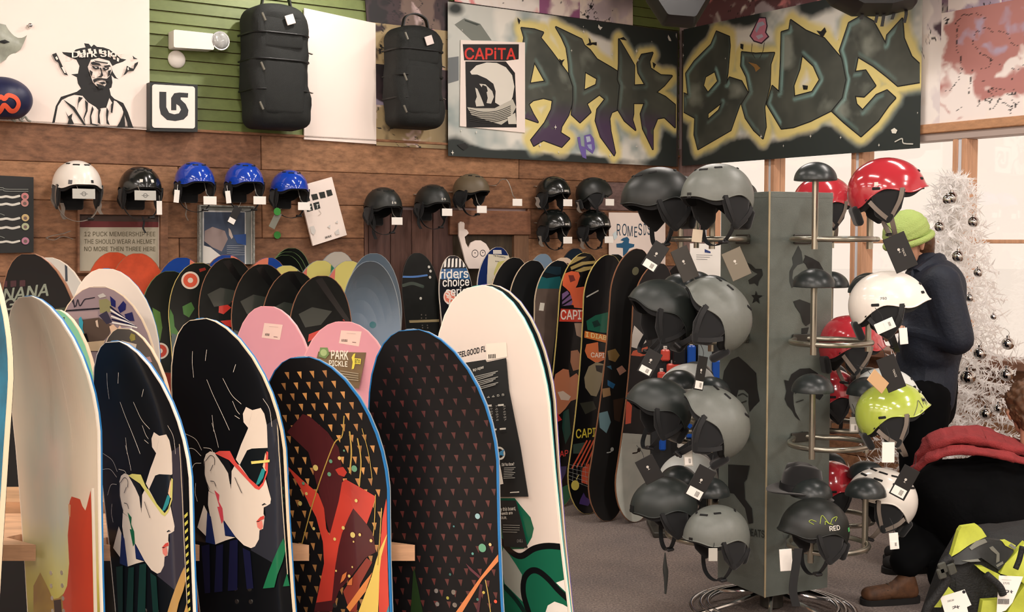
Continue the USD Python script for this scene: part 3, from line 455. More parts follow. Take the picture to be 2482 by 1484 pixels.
A.line(c4([(710, 285), (708, 340), (730, 380)]), .004, (60, 50, 40)); A.line(c4([(790, 280), (782, 330), (760, 380)]), .004, (60, 50, 40)); A.poly(c4([(685, 405), (740, 420), (765, 445), (735, 470), (725, 440)]), (150, 112, 60))
for p in ([(1130, 200), (1160, 205), (1185, 178), (1195, 205), (1170, 245), (1150, 225)], [(1040, 555), (1075, 560), (1070, 585), (1045, 585)], [(635, 285), (655, 290), (652, 325), (635, 315)]): A.poly(c4(p), (20, 22, 22))
A.poly(c4([(1640, 835), (1660, 850), (1650, 872), (1625, 870), (1618, 848)]), (236, 234, 220)); A.line(c4([(1645, 925), (1690, 905), (1700, 935), (1760, 940)]), .008, (200, 200, 190)); stars(A, bb, 16, .008); A.put(th, 'painted_lettering', label='sprayed black letters with a yellow glow')
# poster pasted on the graffiti board
th, f = wallpanel(LW, [(1116, 97), (1272, 103), (1272, 322), (1114, 306)], 'poster', 'white poster of a skull in a space helmet under red lettering', 'poster', WHITE, .056, .003); A = Art(f)
A.poly(c3([(222, 388), (715, 388), (712, 520), (590, 535), (235, 530)]), (24, 18, 18)); A.text('CAPiTA', (1126, 143.5), (1250, 143.5), 27, (214, 52, 40)); A.poly(c3([(245, 540), (600, 540), (680, 640), (690, 900), (695, 1118), (255, 1118)]), (18, 18, 18))
A.poly(c3([(285, 630), (340, 575), (430, 548), (520, 552), (600, 590), (655, 660), (675, 760), (660, 850), (625, 930), (570, 940), (505, 900), (510, 800), (490, 735), (430, 690), (350, 655), (300, 655)]), (222, 218, 206)); A.poly(c3([(260, 940), (340, 950), (500, 950), (660, 870), (690, 940), (640, 1040), (560, 1095), (440, 1060), (300, 1010)]), (190, 186, 172))
A.poly(c3([(330, 770), (350, 780), (380, 850), (400, 900), (410, 930), (340, 935), (330, 890), (345, 850)]), (206, 202, 190)); A.poly(c3([(365, 735), (420, 740), (480, 800), (495, 850), (470, 910), (430, 905), (440, 860), (430, 810), (390, 770)]), (206, 202, 190)); A.poly(c3([(395, 745), (430, 760), (440, 800), (410, 830), (375, 800)]), (18, 18, 18)); A.poly(c3([(395, 860), (420, 850), (420, 885), (400, 890)]), (18, 18, 18))
for k in range(7): A.line(c3([(280, 960 + 16 * k), (400, 985 + 15 * k), (520, 975 + 15 * k), (640, 930 + 16 * k)]), .004, (40, 40, 38))
A.poly(c3([(610, 1030), (680, 990), (692, 1090), (620, 1090)]), (208, 204, 190)); A.put(th, 'poster_print', label='skull in a space helmet, red lettering above')
# bags hung from the ceiling near the corner
def hung_bag(px, Y, label, dep, frm):
    P = np.array([px3(x, y, Y) for x, y in px]); t = thing('hanging_bag', label, 'bag'); top = P[:, 2].max()
    g = Polygon(P[:, [0, 2]]); m = trimesh.creation.extrude_polygon(g.buffer(-.03).buffer(.03), dep, engine='earcut'); V, Fc = trimesh.remesh.subdivide_to_size(m.vertices, m.faces, .12); cx, cz = g.centroid.coords[0]
    V = V.copy(); zc = dep / 2; k = np.clip((V[:, 2] - zc) / zc, -1, 1); s = 1 - .12 * k ** 2; V[:, 0] = cx + (V[:, 0] - cx) * s; V[:, 1] = cz + (V[:, 1] - cz) * s; m = trimesh.Trimesh(V, Fc); m.apply_transform(np.array([[1, 0, 0, 0], [0, 0, 1, Y - dep / 2], [0, 1, 0, 0], [0, 0, 0, 1]], float)); m.fix_normals()
    part(t, 'bag_body', m, mat('black_nylon', (17, 18, 20), .5, noise=10, amt=.3), 40); part(t, 'hang_cord', tube([(cx, Y, top - .02), (cx, Y, ZC)], .008), BLACKD)
    for i, x in enumerate(frm):
        a = px3(x, px[2][1] - 6, Y); part(t, 'loose_strap', ribbon(curve([a, a + [0.01, -.02, -.06], a + [.0, -.02, -.10 - .02 * (i % 3)]], 8), (1, 0, 0), .018, .003), BLACKD)
    part(t, 'seam', tube([px3(px[0][0] + 30, -60, Y - dep / 2 - .002), px3(px[1][0] + 40, px[1][1] - 6, Y - dep / 2 + .004)], .005), GREYC); return t
hung_bag([(1560, -190), (1566, 0), (1607, 62), (1682, 68), (1722, 0), (1740, -190)], 7.6, 'black padded bag hanging from the ceiling above the board corner', .3, ())
hung_bag([(1930, -230), (1985, -30), (2020, 12), (2072, 38), (2150, 38), (2214, 22), (2226, -30), (2235, -230)], 7.0, 'black backpack with dangling straps hanging over the right of the graffiti board', .32, (2085, 2120, 2136, 2160, 2190))
solo('trim_1', rbox(1.6, 1.75, .05, BMAX, 3.62, ZC, .01), mat('beam_wood', (58, 44, 36), .7, noise=3, amt=.3), kind='structure', smooth=False)
# ------------------------------------------------------------------ lower wall: menu board, posters
c5 = crop(0, 370, 4.003); c6 = crop(560, 370, 4.003); c7 = crop(1060, 370, 4.003)
th, f = wallpanel(LW, [(-120, 420), (79, 430), (79, 612), (-120, 616)], 'menu_board', 'black board with wavy chalk lines and round stickers, on the wood wall at left', 'notice board', mat('chalk_black', (22, 24, 24), .6), .03, .02); A = Art(f)
for y, a in ((425, .012), (497, .012), (640, .012), (725, .012), (862, .011)): A.line(c5([(-160, y + 6), (0, y + 8), (60, y), (120, y + 10), (185, y - 4)]), a, (206, 204, 194))
for y in (355, 375, 600, 820): A.line(c5([(-100, y - 10), (20, y - 14), (60, y), (270, y + 2)] if y < 400 else [(-60, y), (0, y - 6), (40, y + 8)]), .004, (120, 124, 118))
for x, y, c in ((240, 425, (190, 120, 120)), (238, 490, (186, 130, 124)), (243, 632, (196, 172, 120)), (243, 718, (170, 176, 140)), (243, 857, (176, 120, 140))): A.shape(Point(f.uv(c5([(x, y)]))[0]).buffer(.019), c); A.shape(Point(f.uv(c5([(x, y + 4)]))[0]).buffer(.009), (110, 90, 84))
A.put(th, 'chalk_print')
def framed(px, inner, label, fm, name='framed_poster'):
    th = thing(name, label, 'poster'); f = off_face(LW, .024); g, gi = Polygon(f.uv(px)), Polygon(f.uv(inner)); part(th, 'frame', slab(f, g.difference(gi), .035), fm, False); part(th, 'sheet', slab(f, gi, .008), WHITE, False); F_ = off_face(LW, .032); F_.clip = gi; return th, Art(F_)
th, A = framed([(184, 505), (402, 508), (402, 660), (184, 662)], [(189, 520), (384, 522), (384, 655), (189, 657)], 'wood-framed notice with a red top band behind the orange snowboards', WOODS[3]); f = A.f
A.poly([(189, 515), (384, 518), (384, 660), (189, 662)], (176, 168, 148)); A.poly([(189, 515), (384, 518), (384, 551), (189, 551)], (98, 24, 24)); A.poly([(189, 515), (384, 518), (384, 538), (189, 536)], (62, 40, 30))
for i, s in enumerate(('12 PUCK MEMBERSHIP FEE', 'THE SHOULD WEAR A HELMET', 'NO MORE THEN THREE HERE')): A.text(s, (204, 573 + 18 * i), (376, 573 + 18 * i), 11, (84, 76, 50), bold=False)
A.put(th, 'notice_print')
th, A = framed([(478, 497), (612, 500), (612, 640), (478, 642)], [(482, 500), (609, 503), (609, 640), (482, 642)], 'blue and grey snow-scene poster in a pale speckled frame below the blue helmets', mat('speckle_frame', (150, 152, 146), .6, noise=60, amt=.7)); f = A.f
A.poly([(482, 498), (609, 500), (609, 645), (482, 645)], (128, 132, 128)); A.poly([(491, 510), (595, 512), (596, 650), (491, 650)], (206, 206, 204)); A.sub = .015; A.poly([(494, 514), (593, 515), (593, 648), (494, 648)], lambda v: lerp(np.tile(lin((30, 44, 66)), (len(v), 1)), np.tile(lin((86, 100, 124)), (len(v), 1)), fbm2(v, 7, 3) * 2 - .6)); A.sub = None
A.poly(c5([(1985, 760), (2060, 720), (2180, 760), (2210, 840), (2150, 960), (2060, 920), (1980, 860)]), (150, 132, 128)); A.poly(c5([(1970, 900), (2040, 920), (2140, 1000), (2160, 1060), (1970, 1080)]), (226, 222, 214)); A.poly(c5([(2215, 730), (2235, 750), (2260, 820), (2245, 840), (2220, 800)]), (200, 184, 172)); A.poly(c5([(2260, 800), (2385, 790), (2385, 900), (2300, 880)]), (34, 74, 140))
for k in range(6): A.line(c5([(2200, 905 + 18 * k), (2370, 900 + 18 * k)]), .002, (190, 196, 200), False)
A.put(th, 'scene_print')
th, f = wallpanel(LW, c6([(570, 330), (968, 238), (1112, 800), (790, 905)]) if False else c6([(640, 330), (968, 238), (1114, 800), (785, 905)]), 'tilted_poster', 'tilted white card poster with black letter tiles beside the rightmost blue helmet', 'poster', WHITE, .05, .014); A = Art(f)
tiles = [[(700, 425), (750, 412), (768, 468), (718, 485)], [(775, 408), (832, 398), (848, 450), (792, 465)], [(850, 388), (905, 378), (918, 436), (866, 446)], [(920, 368), (970, 358), (986, 412), (936, 428)], [(725, 505), (780, 495), (795, 560), (738, 576)], [(795, 490), (850, 475), (865, 540), (812, 556)]]
for t in tiles: A.poly(c6(t), (34, 38, 34))
for s, t in (('F', tiles[0]), ('I', tiles[4]), ('T', tiles[5])): p = c6(t); lf = lambda a, b, k: (a[0] + (b[0] - a[0]) * k, a[1] + (b[1] - a[1]) * k); A.text(s, lf(lf(p[3], p[2], .3), p[0], .12), lf(lf(p[3], p[2], .68), p[1], .12), 9.5, (240, 238, 230))
A.text('WAX', (787, 579), (803, 574), 5, (40, 40, 38)); A.line(c6([(850, 560), (870, 590), (845, 610)]), .003, (190, 180, 170))
for p in ([(760, 720), (800, 710), (820, 760), (800, 800), (775, 780)], [(930, 720), (960, 700), (960, 740)], [(1005, 680), (1030, 660), (1035, 690)], [(1000, 770), (1040, 740), (1050, 790), (1015, 800)]): A.poly(c6(p), (214, 210, 204))
A.put(th, 'tile_print')
th, f = wallpanel(LW, [(1475, 515), (1612, 517), (1612, 660), (1475, 660)], 'wall_poster', 'white poster with thin dark lettering and a blue figure behind the helmet stand', 'poster', WHITE, .05, .004); A = Art(f)
for i, (s, x0, x1, y) in enumerate((('R', 1495, 1504, 571), ('O', 1508, 1519, 571), ('M', 1521, 1533, 573), ('E', 1537, 1544, 575), ('S', 1547, 1556, 570), ('D', 1560, 1566, 570), ('S', 1569, 1576, 569))): A.text(s, (x0, y), (x1, y), 28 - 3 * (i in (2, 3)), (30, 62, 84), bold=False)
A.poly(c7([(1735, 885), (1790, 878), (1810, 860), (1775, 850), (1800, 830), (1840, 818), (1860, 840), (1855, 880), (1910, 890), (1905, 915), (1860, 930), (1845, 960), (1815, 1000), (1800, 1000), (1800, 925), (1738, 920)]), (24, 92, 132)); A.poly(c7([(1700, 790), (1730, 760), (1745, 820), (1715, 850)]), (214, 232, 236)); A.put(th, 'poster_print')
th = thing('cutout_figure', 'flat white cut-out figure with round eyes and one raised hand, by the doorway', 'cut-out'); f = off_face(LW, .08)
g = Polygon(f.uv(c7([(205, 690), (222, 675), (225, 720), (238, 678), (250, 690), (248, 745), (275, 755), (290, 780), (270, 800), (250, 815), (262, 880), (295, 940), (320, 880), (365, 858), (410, 858), (460, 890), (490, 940), (500, 1000), (470, 1060), (460, 1120), (300, 1120), (270, 1060), (245, 960), (205, 810)]))).buffer(.004); part(th, 'board', slab(f, g, .012), WHITE, False)
A = Art(off_face(LW, .092)); 
for x, y, r in ((365, 980, .026), (440, 975, .022)): A.shape(Point(A.f.uv(c7([(x, y)]))[0]).buffer(r).difference(Point(A.f.uv(c7([(x, y)]))[0]).buffer(r - .004)), (40, 40, 44)); A.shape(Point(A.f.uv(c7([(x, y - 6)]))[0]).buffer(.004), (30, 30, 32))
A.put(th, 'eyes')
# ------------------------------------------------------------------ snowboards
FIT = {'B1': (-.833, 2.253, 36.1, 1.2, 4.3, 1.497), 'A': (-.629, 2.227, 37.4, .2, 5.2, 1.415), 'B': (-.426, 2.232, 30.9, .5, 7.2, 1.461), 'C': (-.282, 2.295, 25.7, .2, 5, 1.381), 'D': (-.058, 2.29, 26.3, .0, 5.3, 1.435), 'E': (.131, 2.333, 33.5, 1.4, 10.4, 1.529), 'F': (.118, 2.45, 30.2, 1.1, 8.6, 1.521), 'O0': (-1.05, 2.159, 51.2, 4, 0, 1.625), 'mint': (-1.178, 2.981, 33.6, 3.6, -0.1, 1.429), 'G': (-1.085, 3.1, 3, 3.0, -0.2, 1.481), 'H': (-1.143, 3.253, 10.4, 4.1, -0.5, 1.525), 'I': (-0.997, 2.981, 25.1, 3.6, -0.2, 1.381), 'J': (-0.704, 3.201, 25.1, 4.2, -0.5, 1.425), 'K': (-0.449, 3.098, 9.8, 2.9, -0.1, 1.39), 'ban': (-1.392, 3.36, 24.9, 3.6, -0.1, 1.565), 'white2': (-1.564, 4, 0, 3.1, 0, 1.545), 'or1': (-1.737, 5.2, -20, 3, 0, 1.547), 'or2': (-1.597, 5.098, -20, 2.9, 0, 1.543), 'bo1': (-1.611, 5.9, -30, 3, 0, 1.519), 'bo2': (-1.413, 6, -30, 3, 0, 1.531), 'bo3': (-1.266, 6.3, -30, 3, 0, 1.513), 'L1': (-1.6485, 5.8, -20.0, 3.0, 0.0, 1.4539), 'L2': (-1.4785, 5.7, -20.0, 3.1, 0.1, 1.4957), 'L3': (-1.3041, 5.6, -20.0, 3.1, 0.3, 1.5212), 'L4': (-1.1308, 5.5, -20.0, 3.1, 0.2, 1.493), 'L5': (-0.9759, 5.4, -20.0, 3.0, 0.0, 1.464), 'L6': (-0.8378, 5.3, -20.1, 2.9, -0.2, 1.4456), 'M1': (-.648, 5.607, -9.9, 3.4, .4, 1.506), 'M2': (-.674, 5.902, -10.3, 3.2, .1, 1.539), 'N': (-.491, 7.402, -34.5, 4.4, 1.1, 1.528), 'O': (-.301, 7.504, -34.7, 3.6, .3, 1.509), 'P': (-.081, 7.596, -33.1, 2.4, -.2, 1.56), 'Q1': (-.129, 7.3, -33, 2.9, -8, 1.511), 'Q2': (.006, 7.253, -33.3, 3.7, -7.7, 1.493), 'Q3': (.161, 7.203, -33.2, 3.7, -7.7, 1.493), 'Q4': (.257, 7.151, -32.7, 1.9, -9.1, 1.544), 'Q5': (.423, 6.973, -33.1, 2.4, -7.8, 1.53), 'Q6': (.524, 6.793, -32.9, .6, -8.5, 1.569), 'Q7': (.678, 6.769, -33, 1.5, -8.1, 1.485)}
def bframe(al, lean, roll):
    al, lean, roll = map(math.radians, (al, lean, roll)); n = np.array([-math.sin(al), -math.cos(al), 0]); u = np.array([math.cos(al), -math.sin(al), 0]); v = Z
    n, v = n * math.cos(lean) + v * math.sin(lean), v * math.cos(lean) - n * math.sin(lean)
    return u * math.cos(roll) + v * math.sin(roll), v * math.cos(roll) - u * math.sin(roll), n
def from_tip(px, Y, al, lean=3, roll=0):
    P = px3(*px, Y); u, v, n = bframe(al, lean, roll); L = P[2] / v[2]; B = P - v * L; return (B[0], B[1], al, lean, roll, L)
EDGE = {'cream': mat('edge_cream', (226, 206, 176), .4), 'blue': mat('edge_blue', (34, 116, 180), .4), 'dark': mat('edge_dark', (58, 46, 40), .4), 'brown': mat('edge_brown', (150, 104, 76), .4), 'teal': mat('edge_teal', (60, 150, 150), .4), 'purple': mat('edge_purple', (92, 84, 150), .4), 'white': mat('edge_white', (235, 225, 210), .4), 'yellow': mat('edge_yellow', (206, 186, 110), .4), 'grey': mat('edge_grey', (150, 160, 164), .4), 'green': mat('edge_green', (110, 140, 90), .4), 'pink': mat('edge_pink', (238, 176, 180), .4)}
STEEL = mat('insert_steel', (220, 216, 206), .25, 1.)
class Board: pass
def board(key, label, deck, edge='cream', w=.285, kick=.05, ww=.86, ln=.26, pw=2.1, group=None, deckmat=None, base=(40, 40, 44), rough=.28, thick=.009, edge_back=None):
    x, y, al, lean, roll, L = FIT[key] if isinstance(key, str) else key
    u, v, n = bframe(al, lean, roll); o = np.array([x, y, 0.])
    def hwf(s, W=w): return np.where(s < ln, W / 2 * np.maximum(0, 1 - (np.maximum(0, ln - s) / ln) ** pw) ** (1 / pw), W / 2 - W / 2 * (1 - ww) * (1 - ((s - L / 2) / (L / 2 - ln)) ** 2))
    h = lambda a, b: np.where(b > L - .3, kick * ((b - L + .3) / .3) ** 2, 0) + np.where(b < .26, .03 * ((.26 - b) / .26) ** 2 * np.sign(kick + 1e-9), 0)
    def outl(inset=0.):
        s = np.concatenate([ln * (1 - np.cos(np.linspace(0, np.pi / 2, 15))), np.linspace(ln, L / 2, 9)[1:]]); hw = hwf(s); top = np.c_[hw, L - s]; bot = np.c_[hw, s][::-1]; right = np.vstack([top, bot[1:]]); p = Polygon(np.vstack([right, right[::-1] * [-1, 1]])).buffer(0)
        return p.buffer(-inset) if inset else p
    full = outl()
    f = Face(o, u, v, n, h=h); low = f.at(np.array(full.exterior.coords))[:, 2].min() - thick * abs(n[2])
    if low < .002: f.o = o = o + v * (.002 - low)
    ins = full.buffer(-.0035)
    f.clip = ins
    t = thing('snowboard', label, 'snowboard', group)
    # deck and base plates, edge band between them
    def plate(poly, offs, tk):
        vv, ff = tri2d(poly); v3, ff = trimesh.remesh.subdivide_to_size(np.c_[vv, np.zeros(len(vv))], ff, .09, max_iter=12); return v3[:, :2], ff
    dk = np.vstack([f.at(np.array(g.exterior.coords)[:-1]) for g in [ins]]) if False else None
    cols = np.linspace(-1, 1, 7); s = np.concatenate([[0.002, .01, .025], np.linspace(.05, .3, 8), np.linspace(.4, L - .4, 6), np.linspace(L - .3, L - .05, 7), [L - .025, L - .01, L - .002]])
    def sheet(inset, off):
        ss = inset + (L - 2 * inset) * (s - s[0]) / (s[-1] - s[0]) if inset else s; hw = np.maximum(.0, hwf(np.clip(np.minimum(ss, L - ss), 0, L)) - inset); G = np.stack([np.outer(hw, cols), np.repeat((L - ss)[:, None], 7, 1)], -1); return f.at(G.reshape(-1, 2), off)
    nr = len(s); idx = np.arange(nr * 7).reshape(nr, 7); a, b, c, d = idx[:-1, :-1].ravel(), idx[1:, :-1].ravel(), idx[1:, 1:].ravel(), idx[:-1, 1:].ravel(); quad = np.vstack([np.c_[a, b, c], np.c_[a, c, d]]); ring = np.concatenate([idx[:, 0], idx[-1, 1:], idx[::-1, 6][1:], idx[0, ::-1][1:-1]])
    def solid(i0, o0, i1, o1):
        V = np.vstack([sheet(i0, o0), sheet(i1, o1)]); N = nr * 7; r2 = np.roll(ring, -1); return trimesh.Trimesh(V, np.vstack([quad, quad[:, ::-1] + N, np.c_[ring, r2 + N, r2], np.c_[ring, ring + N, r2 + N]]), process=False)
    deckp = part(t, 'deck', solid(.0035, 0., .0035, -thick * .3), deckmat or mat('deck_%02x%02x%02x_%02d' % (*deck, int(rough * 100)), deck, rough, coat=.3 if rough < .4 else 0., spec=.35 if max(deck) < 50 else .5), 30)
    part(t, 'edge', solid(0, -.0004, 0, -thick * (.55 if edge_back else .98)), EDGE[edge], 30)
    if edge_back: part(t, 'edge_backing', solid(.0002, -thick * .55, .0002, -thick * .98), EDGE[edge_back], 30)
    part(t, 'base', solid(.0015, -thick * .98, .0015, -thick * 1.1), mat('base_%02x%02x%02x' % base, base, .3), 30)
    B = Board(); B.f, B.t, B.deck, B.L, B.w, B.u, B.v, B.n, B.full = f, t, deckp, L, w, u, v, n, full; B.art = Art(f, base=.0004, step=.00008, sub=.05); return B
def inserts(B, px):
    for p in px:
        q = B.f.at(B.f.uv([p]), .0006)[0]; part(B.deck, 'insert', move(trimesh.creation.cylinder(.0045, .0012, sections=12), basis(q, B.u, B.v, B.n)), STEEL, False)
def done(B, m=None): B.art.put(B.deck, 'topsheet_print', m or GLOSSPRINT)
def sticker(B, px, r, c1_, c2_=None, name='sticker', label=None):
    c = B.f.uv([px])[0]; A = Art(B.f, base=.0009); A.shape(Point(c).buffer(r), c1_)
    if c2_: A.shape(Point(c).buffer(r * .78), c2_); A.shape(Point(c).buffer(r * .3), c1_)
    A.put(B.deck, name, label=label)
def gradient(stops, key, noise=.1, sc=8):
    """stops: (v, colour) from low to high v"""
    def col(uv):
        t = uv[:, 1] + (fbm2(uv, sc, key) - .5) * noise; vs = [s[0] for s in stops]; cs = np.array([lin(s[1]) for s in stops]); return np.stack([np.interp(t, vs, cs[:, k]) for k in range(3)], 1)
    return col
cA, cB, cC = crop(0, 1080, 3.673), crop(560, 1080, 3.673), crop(1060, 1080, 3.673); cD, cE, cF = crop(0, 700, 3.71), crop(560, 700, 3.71), crop(1060, 700, 3.71)
front = 'snowboards standing in the front rack'
# --- watercolour board
B = board('B1', 'cream snowboard with yellow wash and a red brush stroke in the front rack', (214, 200, 180), 'white', edge_back='blue', group=front, base=(30, 90, 150))
A = B.art; y0 = B.f.uv([(140, 1190)])[0, 1]; A.sub = .02
A.sub = .03
def wash(uv):
    n, n2, n3 = fbm2(uv, 7, 4), fbm2(uv * [2.2, .6], 6, 6), fbm2(uv, 10, 8); base = lerp(np.tile(lin((212, 196, 174)), (len(uv), 1)), np.tile(lin((178, 186, 172)), (len(uv), 1)), n2 * 2.2 - .75); base = lerp(base, np.tile(lin((226, 190, 172)), (len(uv), 1)), n3 * 2 - 1.05)
    t = (uv[:, 1] - y0 + (n - .5) * .1 + (n2 - .5) * .12); yl = lerp(np.tile(lin((140, 128, 52)), (len(uv), 1)), np.tile(lin((216, 204, 98)), (len(uv), 1)), (t + .32) / .18); return lerp(yl, base, (t + .19) / .14)
A.shape(B.f.clip, wash); A.sub = .06
A.poly(cA([(300, 1250), (360, 1130), (400, 1210), (440, 1290), (470, 1370), (520, 1360), (590, 1300), (590, 1500), (300, 1500)]), lambda uv: lerp(np.tile(lin((120, 60, 40)), (len(uv), 1)), np.tile(lin((180, 150, 60)), (len(uv), 1)), fbm2(uv, 30, 9) * 1.5 - .2)); A.poly(cA([(640, 455), (690, 470), (715, 480), (735, 540), (762, 580), (775, 540), (810, 400), (818, 640), (835, 1500), (570, 1500), (555, 1350), (600, 1250), (618, 1050), (605, 800), (620, 640), (612, 560), (625, 490)]), lambda uv: lerp(np.tile(lin((196, 70, 46)), (len(uv), 1)), np.tile(lin((170, 56, 40)), (len(uv), 1)), fbm2(uv, 12, 5)))
A.poly(cA([(610, 520), (632, 530), (628, 640), (615, 620)]), (206, 150, 110)); A.poly(cA([(480, 1380), (545, 1370), (552, 1484), (560, 1510), (490, 1510)]), (50, 28, 22)); A.poly(cA([(820, 380), (842, 380), (870, 1500), (838, 1500)]), (238, 226, 208)); done(B)
inserts(B, cA([(456, 1135), (552, 1133), (460, 1250), (558, 1248), (468, 1360), (565, 1362), (472, 1475), (570, 1474)]))
# --- two boards with a woman's face in sunglasses
FACE = [('bg', [(1520, 60), (1610, 0), (1640, 600), (1662, 1075), (1560, 1290), (1400, 1160), (1440, 1040), (1480, 980), (1515, 860), (1510, 790), (1560, 750), (1530, 540)]),
        ('skin', [(1372, -118), (1420, -85), (1482, -98), (1510, -45), (1530, 60), (1537, 262), (1390, 272), (1330, 395), (1300, 340), (1340, 210), (1392, 70), (1356, 15), (1350, -60)]),
        ('skin', [(1065, 320), (1080, 270), (1110, 248), (1145, 262), (1190, 350), (1240, 440), (1262, 620), (1268, 440), (1300, 375), (1330, 395), (1420, 560), (1470, 625), (1500, 590), (1520, 540), (1557, 720), (1552, 762), (1525, 780), (1502, 790), (1500, 850), (1508, 870), (1495, 980), (1468, 990), (1462, 1070), (1432, 1130), (1402, 1142), (1350, 1110), (1290, 1030), (1200, 860), (1150, 640), (1100, 600), (1070, 450)]),
        ('skin', [(1095, 600), (1150, 640), (1205, 860), (1212, 1000), (1220, 1050), (1140, 1078), (1115, 900), (1090, 720)]), ('skin', [(1060, 720), (1092, 800), (1084, 880), (1075, 1000), (1010, 912)]),
        ('lens', [(1330, 390), (1385, 268), (1420, 256), (1537, 262), (1530, 420), (1495, 570), (1465, 605), (1430, 570)]), ('teal', [(1442, 592), (1500, 425), (1522, 440), (1505, 520), (1472, 575)]), ('peach', [(1500, 425), (1522, 300), (1538, 420), (1522, 470)]),
        ('frame', [(1145, 268), (1180, 252), (1258, 260), (1300, 360), (1400, 520), (1470, 603), (1500, 565), (1528, 470), (1516, 440), (1530, 290), (1543, 300), (1538, 480), (1502, 592), (1470, 630), (1440, 612), (1340, 470), (1250, 340), (1190, 300)]), ('ink', [(1150, 275), (1190, 305), (1250, 345), (1268, 420), (1262, 600), (1250, 470), (1200, 360)]),
        ('bolt', [(1140, 595), (1176, 640), (1172, 700), (1198, 765), (1205, 870), (1190, 900), (1160, 745), (1176, 748)]), ('scarf', [(1086, 780), (1112, 830), (1142, 1080), (1070, 1050)]), ('scarf', [(1203, 872), (1292, 1028), (1215, 1005)]), ('white', [(1215, 1010), (1290, 1032), (1222, 1050)]),
        ('lip', [(1445, 912), (1478, 872), (1506, 862), (1506, 892), (1462, 908)]), ('pink', [(1450, 915), (1490, 905), (1497, 960), (1482, 990), (1456, 962)]), ('ink', [(1490, 765), (1510, 752), (1528, 768), (1512, 764), (1496, 772)]), ('ink', [(1445, 908), (1480, 905), (1462, 915)]),
        ('stripe', [(1040, 1080), (1100, 1070), (1100, 1500), (1060, 1500)]), ('stripe', [(1150, 1090), (1200, 1080), (1190, 1500), (1130, 1500)]), ('stripe', [(1250, 1060), (1310, 1050), (1300, 1500), (1230, 1500)]), ('stripe', [(1345, 1130), (1400, 1170), (1420, 1500), (1370, 1500)]),
        ('paper', [(1650, 1080), (1625, 1130), (1600, 1190), (1565, 1280), (1530, 1380), (1490, 1510), (1575, 1510), (1600, 1400), (1640, 1290), (1665, 1190)]), ('paper', [(1672, 1395), (1640, 1510), (1690, 1510)])]
HAIR = [[(970, 760), (975, 870), (990, 990)], [(1075, 755), (1070, 850)], [(1300, 905), (1285, 970)], [(1090, 1020), (1150, 1180), (1270, 1484)], [(1210, 1020), (1280, 1170), (1355, 1260)], [(1290, 1230), (1320, 1310), (1345, 1350)], [(1310, 1360), (1345, 1390)], [(1140, 1340), (1155, 1484)], [(1520, 1230), (1570, 1330), (1590, 1484)]]
HAIR2 = [[(930, 70), (1010, 130), (1055, 230)], [(910, 215), (990, 210), (1050, 280)], [(970, 440), (1000, 350), (1050, 345)], [(1070, 210), (1120, 225), (1140, 260)], [(1130, 0), (1160, 120), (1180, 220)], [(1010, 520), (1005, 600), (1020, 680)]]
DES = [(k, None, p) for k, p in FACE]
B_A = board('A', 'black snowboard printed with a woman in yellow-rimmed sunglasses, second in the front rack', (13, 15, 18), 'white', edge_back='blue', group=front)
des = [(k, B_A.f.uv(cA(p)) - [0, B_A.L]) for k, p in FACE] + [('hair', B_A.f.uv(cD(p)) - [0, B_A.L]) for p in HAIR] + [('hair', B_A.f.uv(cA(p)) - [0, B_A.L]) for p in HAIR2] + [('lines', B_A.f.uv(cA(p)) - [0, B_A.L]) for p in ([(1085, 330), (1120, 285), (1150, 310), (1150, 370)], [(1080, 330), (1078, 460), (1110, 580)], [(1120, 510), (1145, 520), (1160, 560)], [(1300, 500), (1320, 560), (1348, 640)], [(1120, 420), (1140, 370)])]
hat = B_A.f.uv(cA([(1612, -10), (1630, 300), (1652, 800), (1680, 1400)])) - [0, B_A.L]
def face_art(B, pal, hatch, du=0.):
    A = B.art
    for k, uv in des:
        uv = uv + [du, B.L]
        if k in ('hair', 'lines'): A.shape(LineString(curve(uv, 14)).buffer(.0006 if k == 'hair' else .0007), (214, 206, 190) if k == 'hair' else (60, 56, 56))
        else:
            g = Polygon(uv).buffer(0); A.shape(g.buffer(.002).buffer(-.002) if k in ('skin', 'frame') else g, pal[k])
    u = hat + [du, B.L]; A.shape(LineString(u).buffer(.0011), (206, 190, 160)); r = u[:, 0].max() + .004
    for i in range(46):
        v = B.L - .34 - i * .0145; x = np.interp(-v, -u[:, 1], u[:, 0]) + .004; A.shape(Polygon([(x, v), (x + .014, v + .009), (x + .014, v + .015), (x, v + .006)]), hatch)
    done(B)
PAL = dict(bg=(54, 50, 60), skin=(222, 208, 192), lens=(14, 20, 24), teal=(44, 138, 142), peach=(230, 190, 150), frame=(206, 200, 112), ink=(20, 22, 26), bolt=(24, 96, 60), scarf=(26, 40, 88), white=(222, 208, 192), lip=(206, 72, 62), pink=(220, 128, 114), stripe=(18, 50, 44), paper=(190, 150, 88))
face_art(B_A, PAL, (196, 190, 84)); inserts(B_A, cA([(1280, 1362), (1388, 1368), (1292, 1470), (1400, 1475)]))
B_B = board('B', 'black snowboard printed with a woman in red-rimmed sunglasses, third in the front rack', (11, 13, 16), 'cream', edge_back='blue', group=front)
p0 = B_B.f.uv(cB([(190, 1028)]))[0] - [0, B_B.L]; p1 = B_A.f.uv(cA([(1402, 1142)]))[0] - [0, B_A.L]
face_art(B_B, {**PAL, 'bg': (40, 42, 50), 'frame': (214, 78, 70), 'bolt': (206, 72, 84), 'stripe': (20, 22, 52), 'paper': (24, 106, 68)}, (60, 130, 90), float(p0[0] - p1[0]))
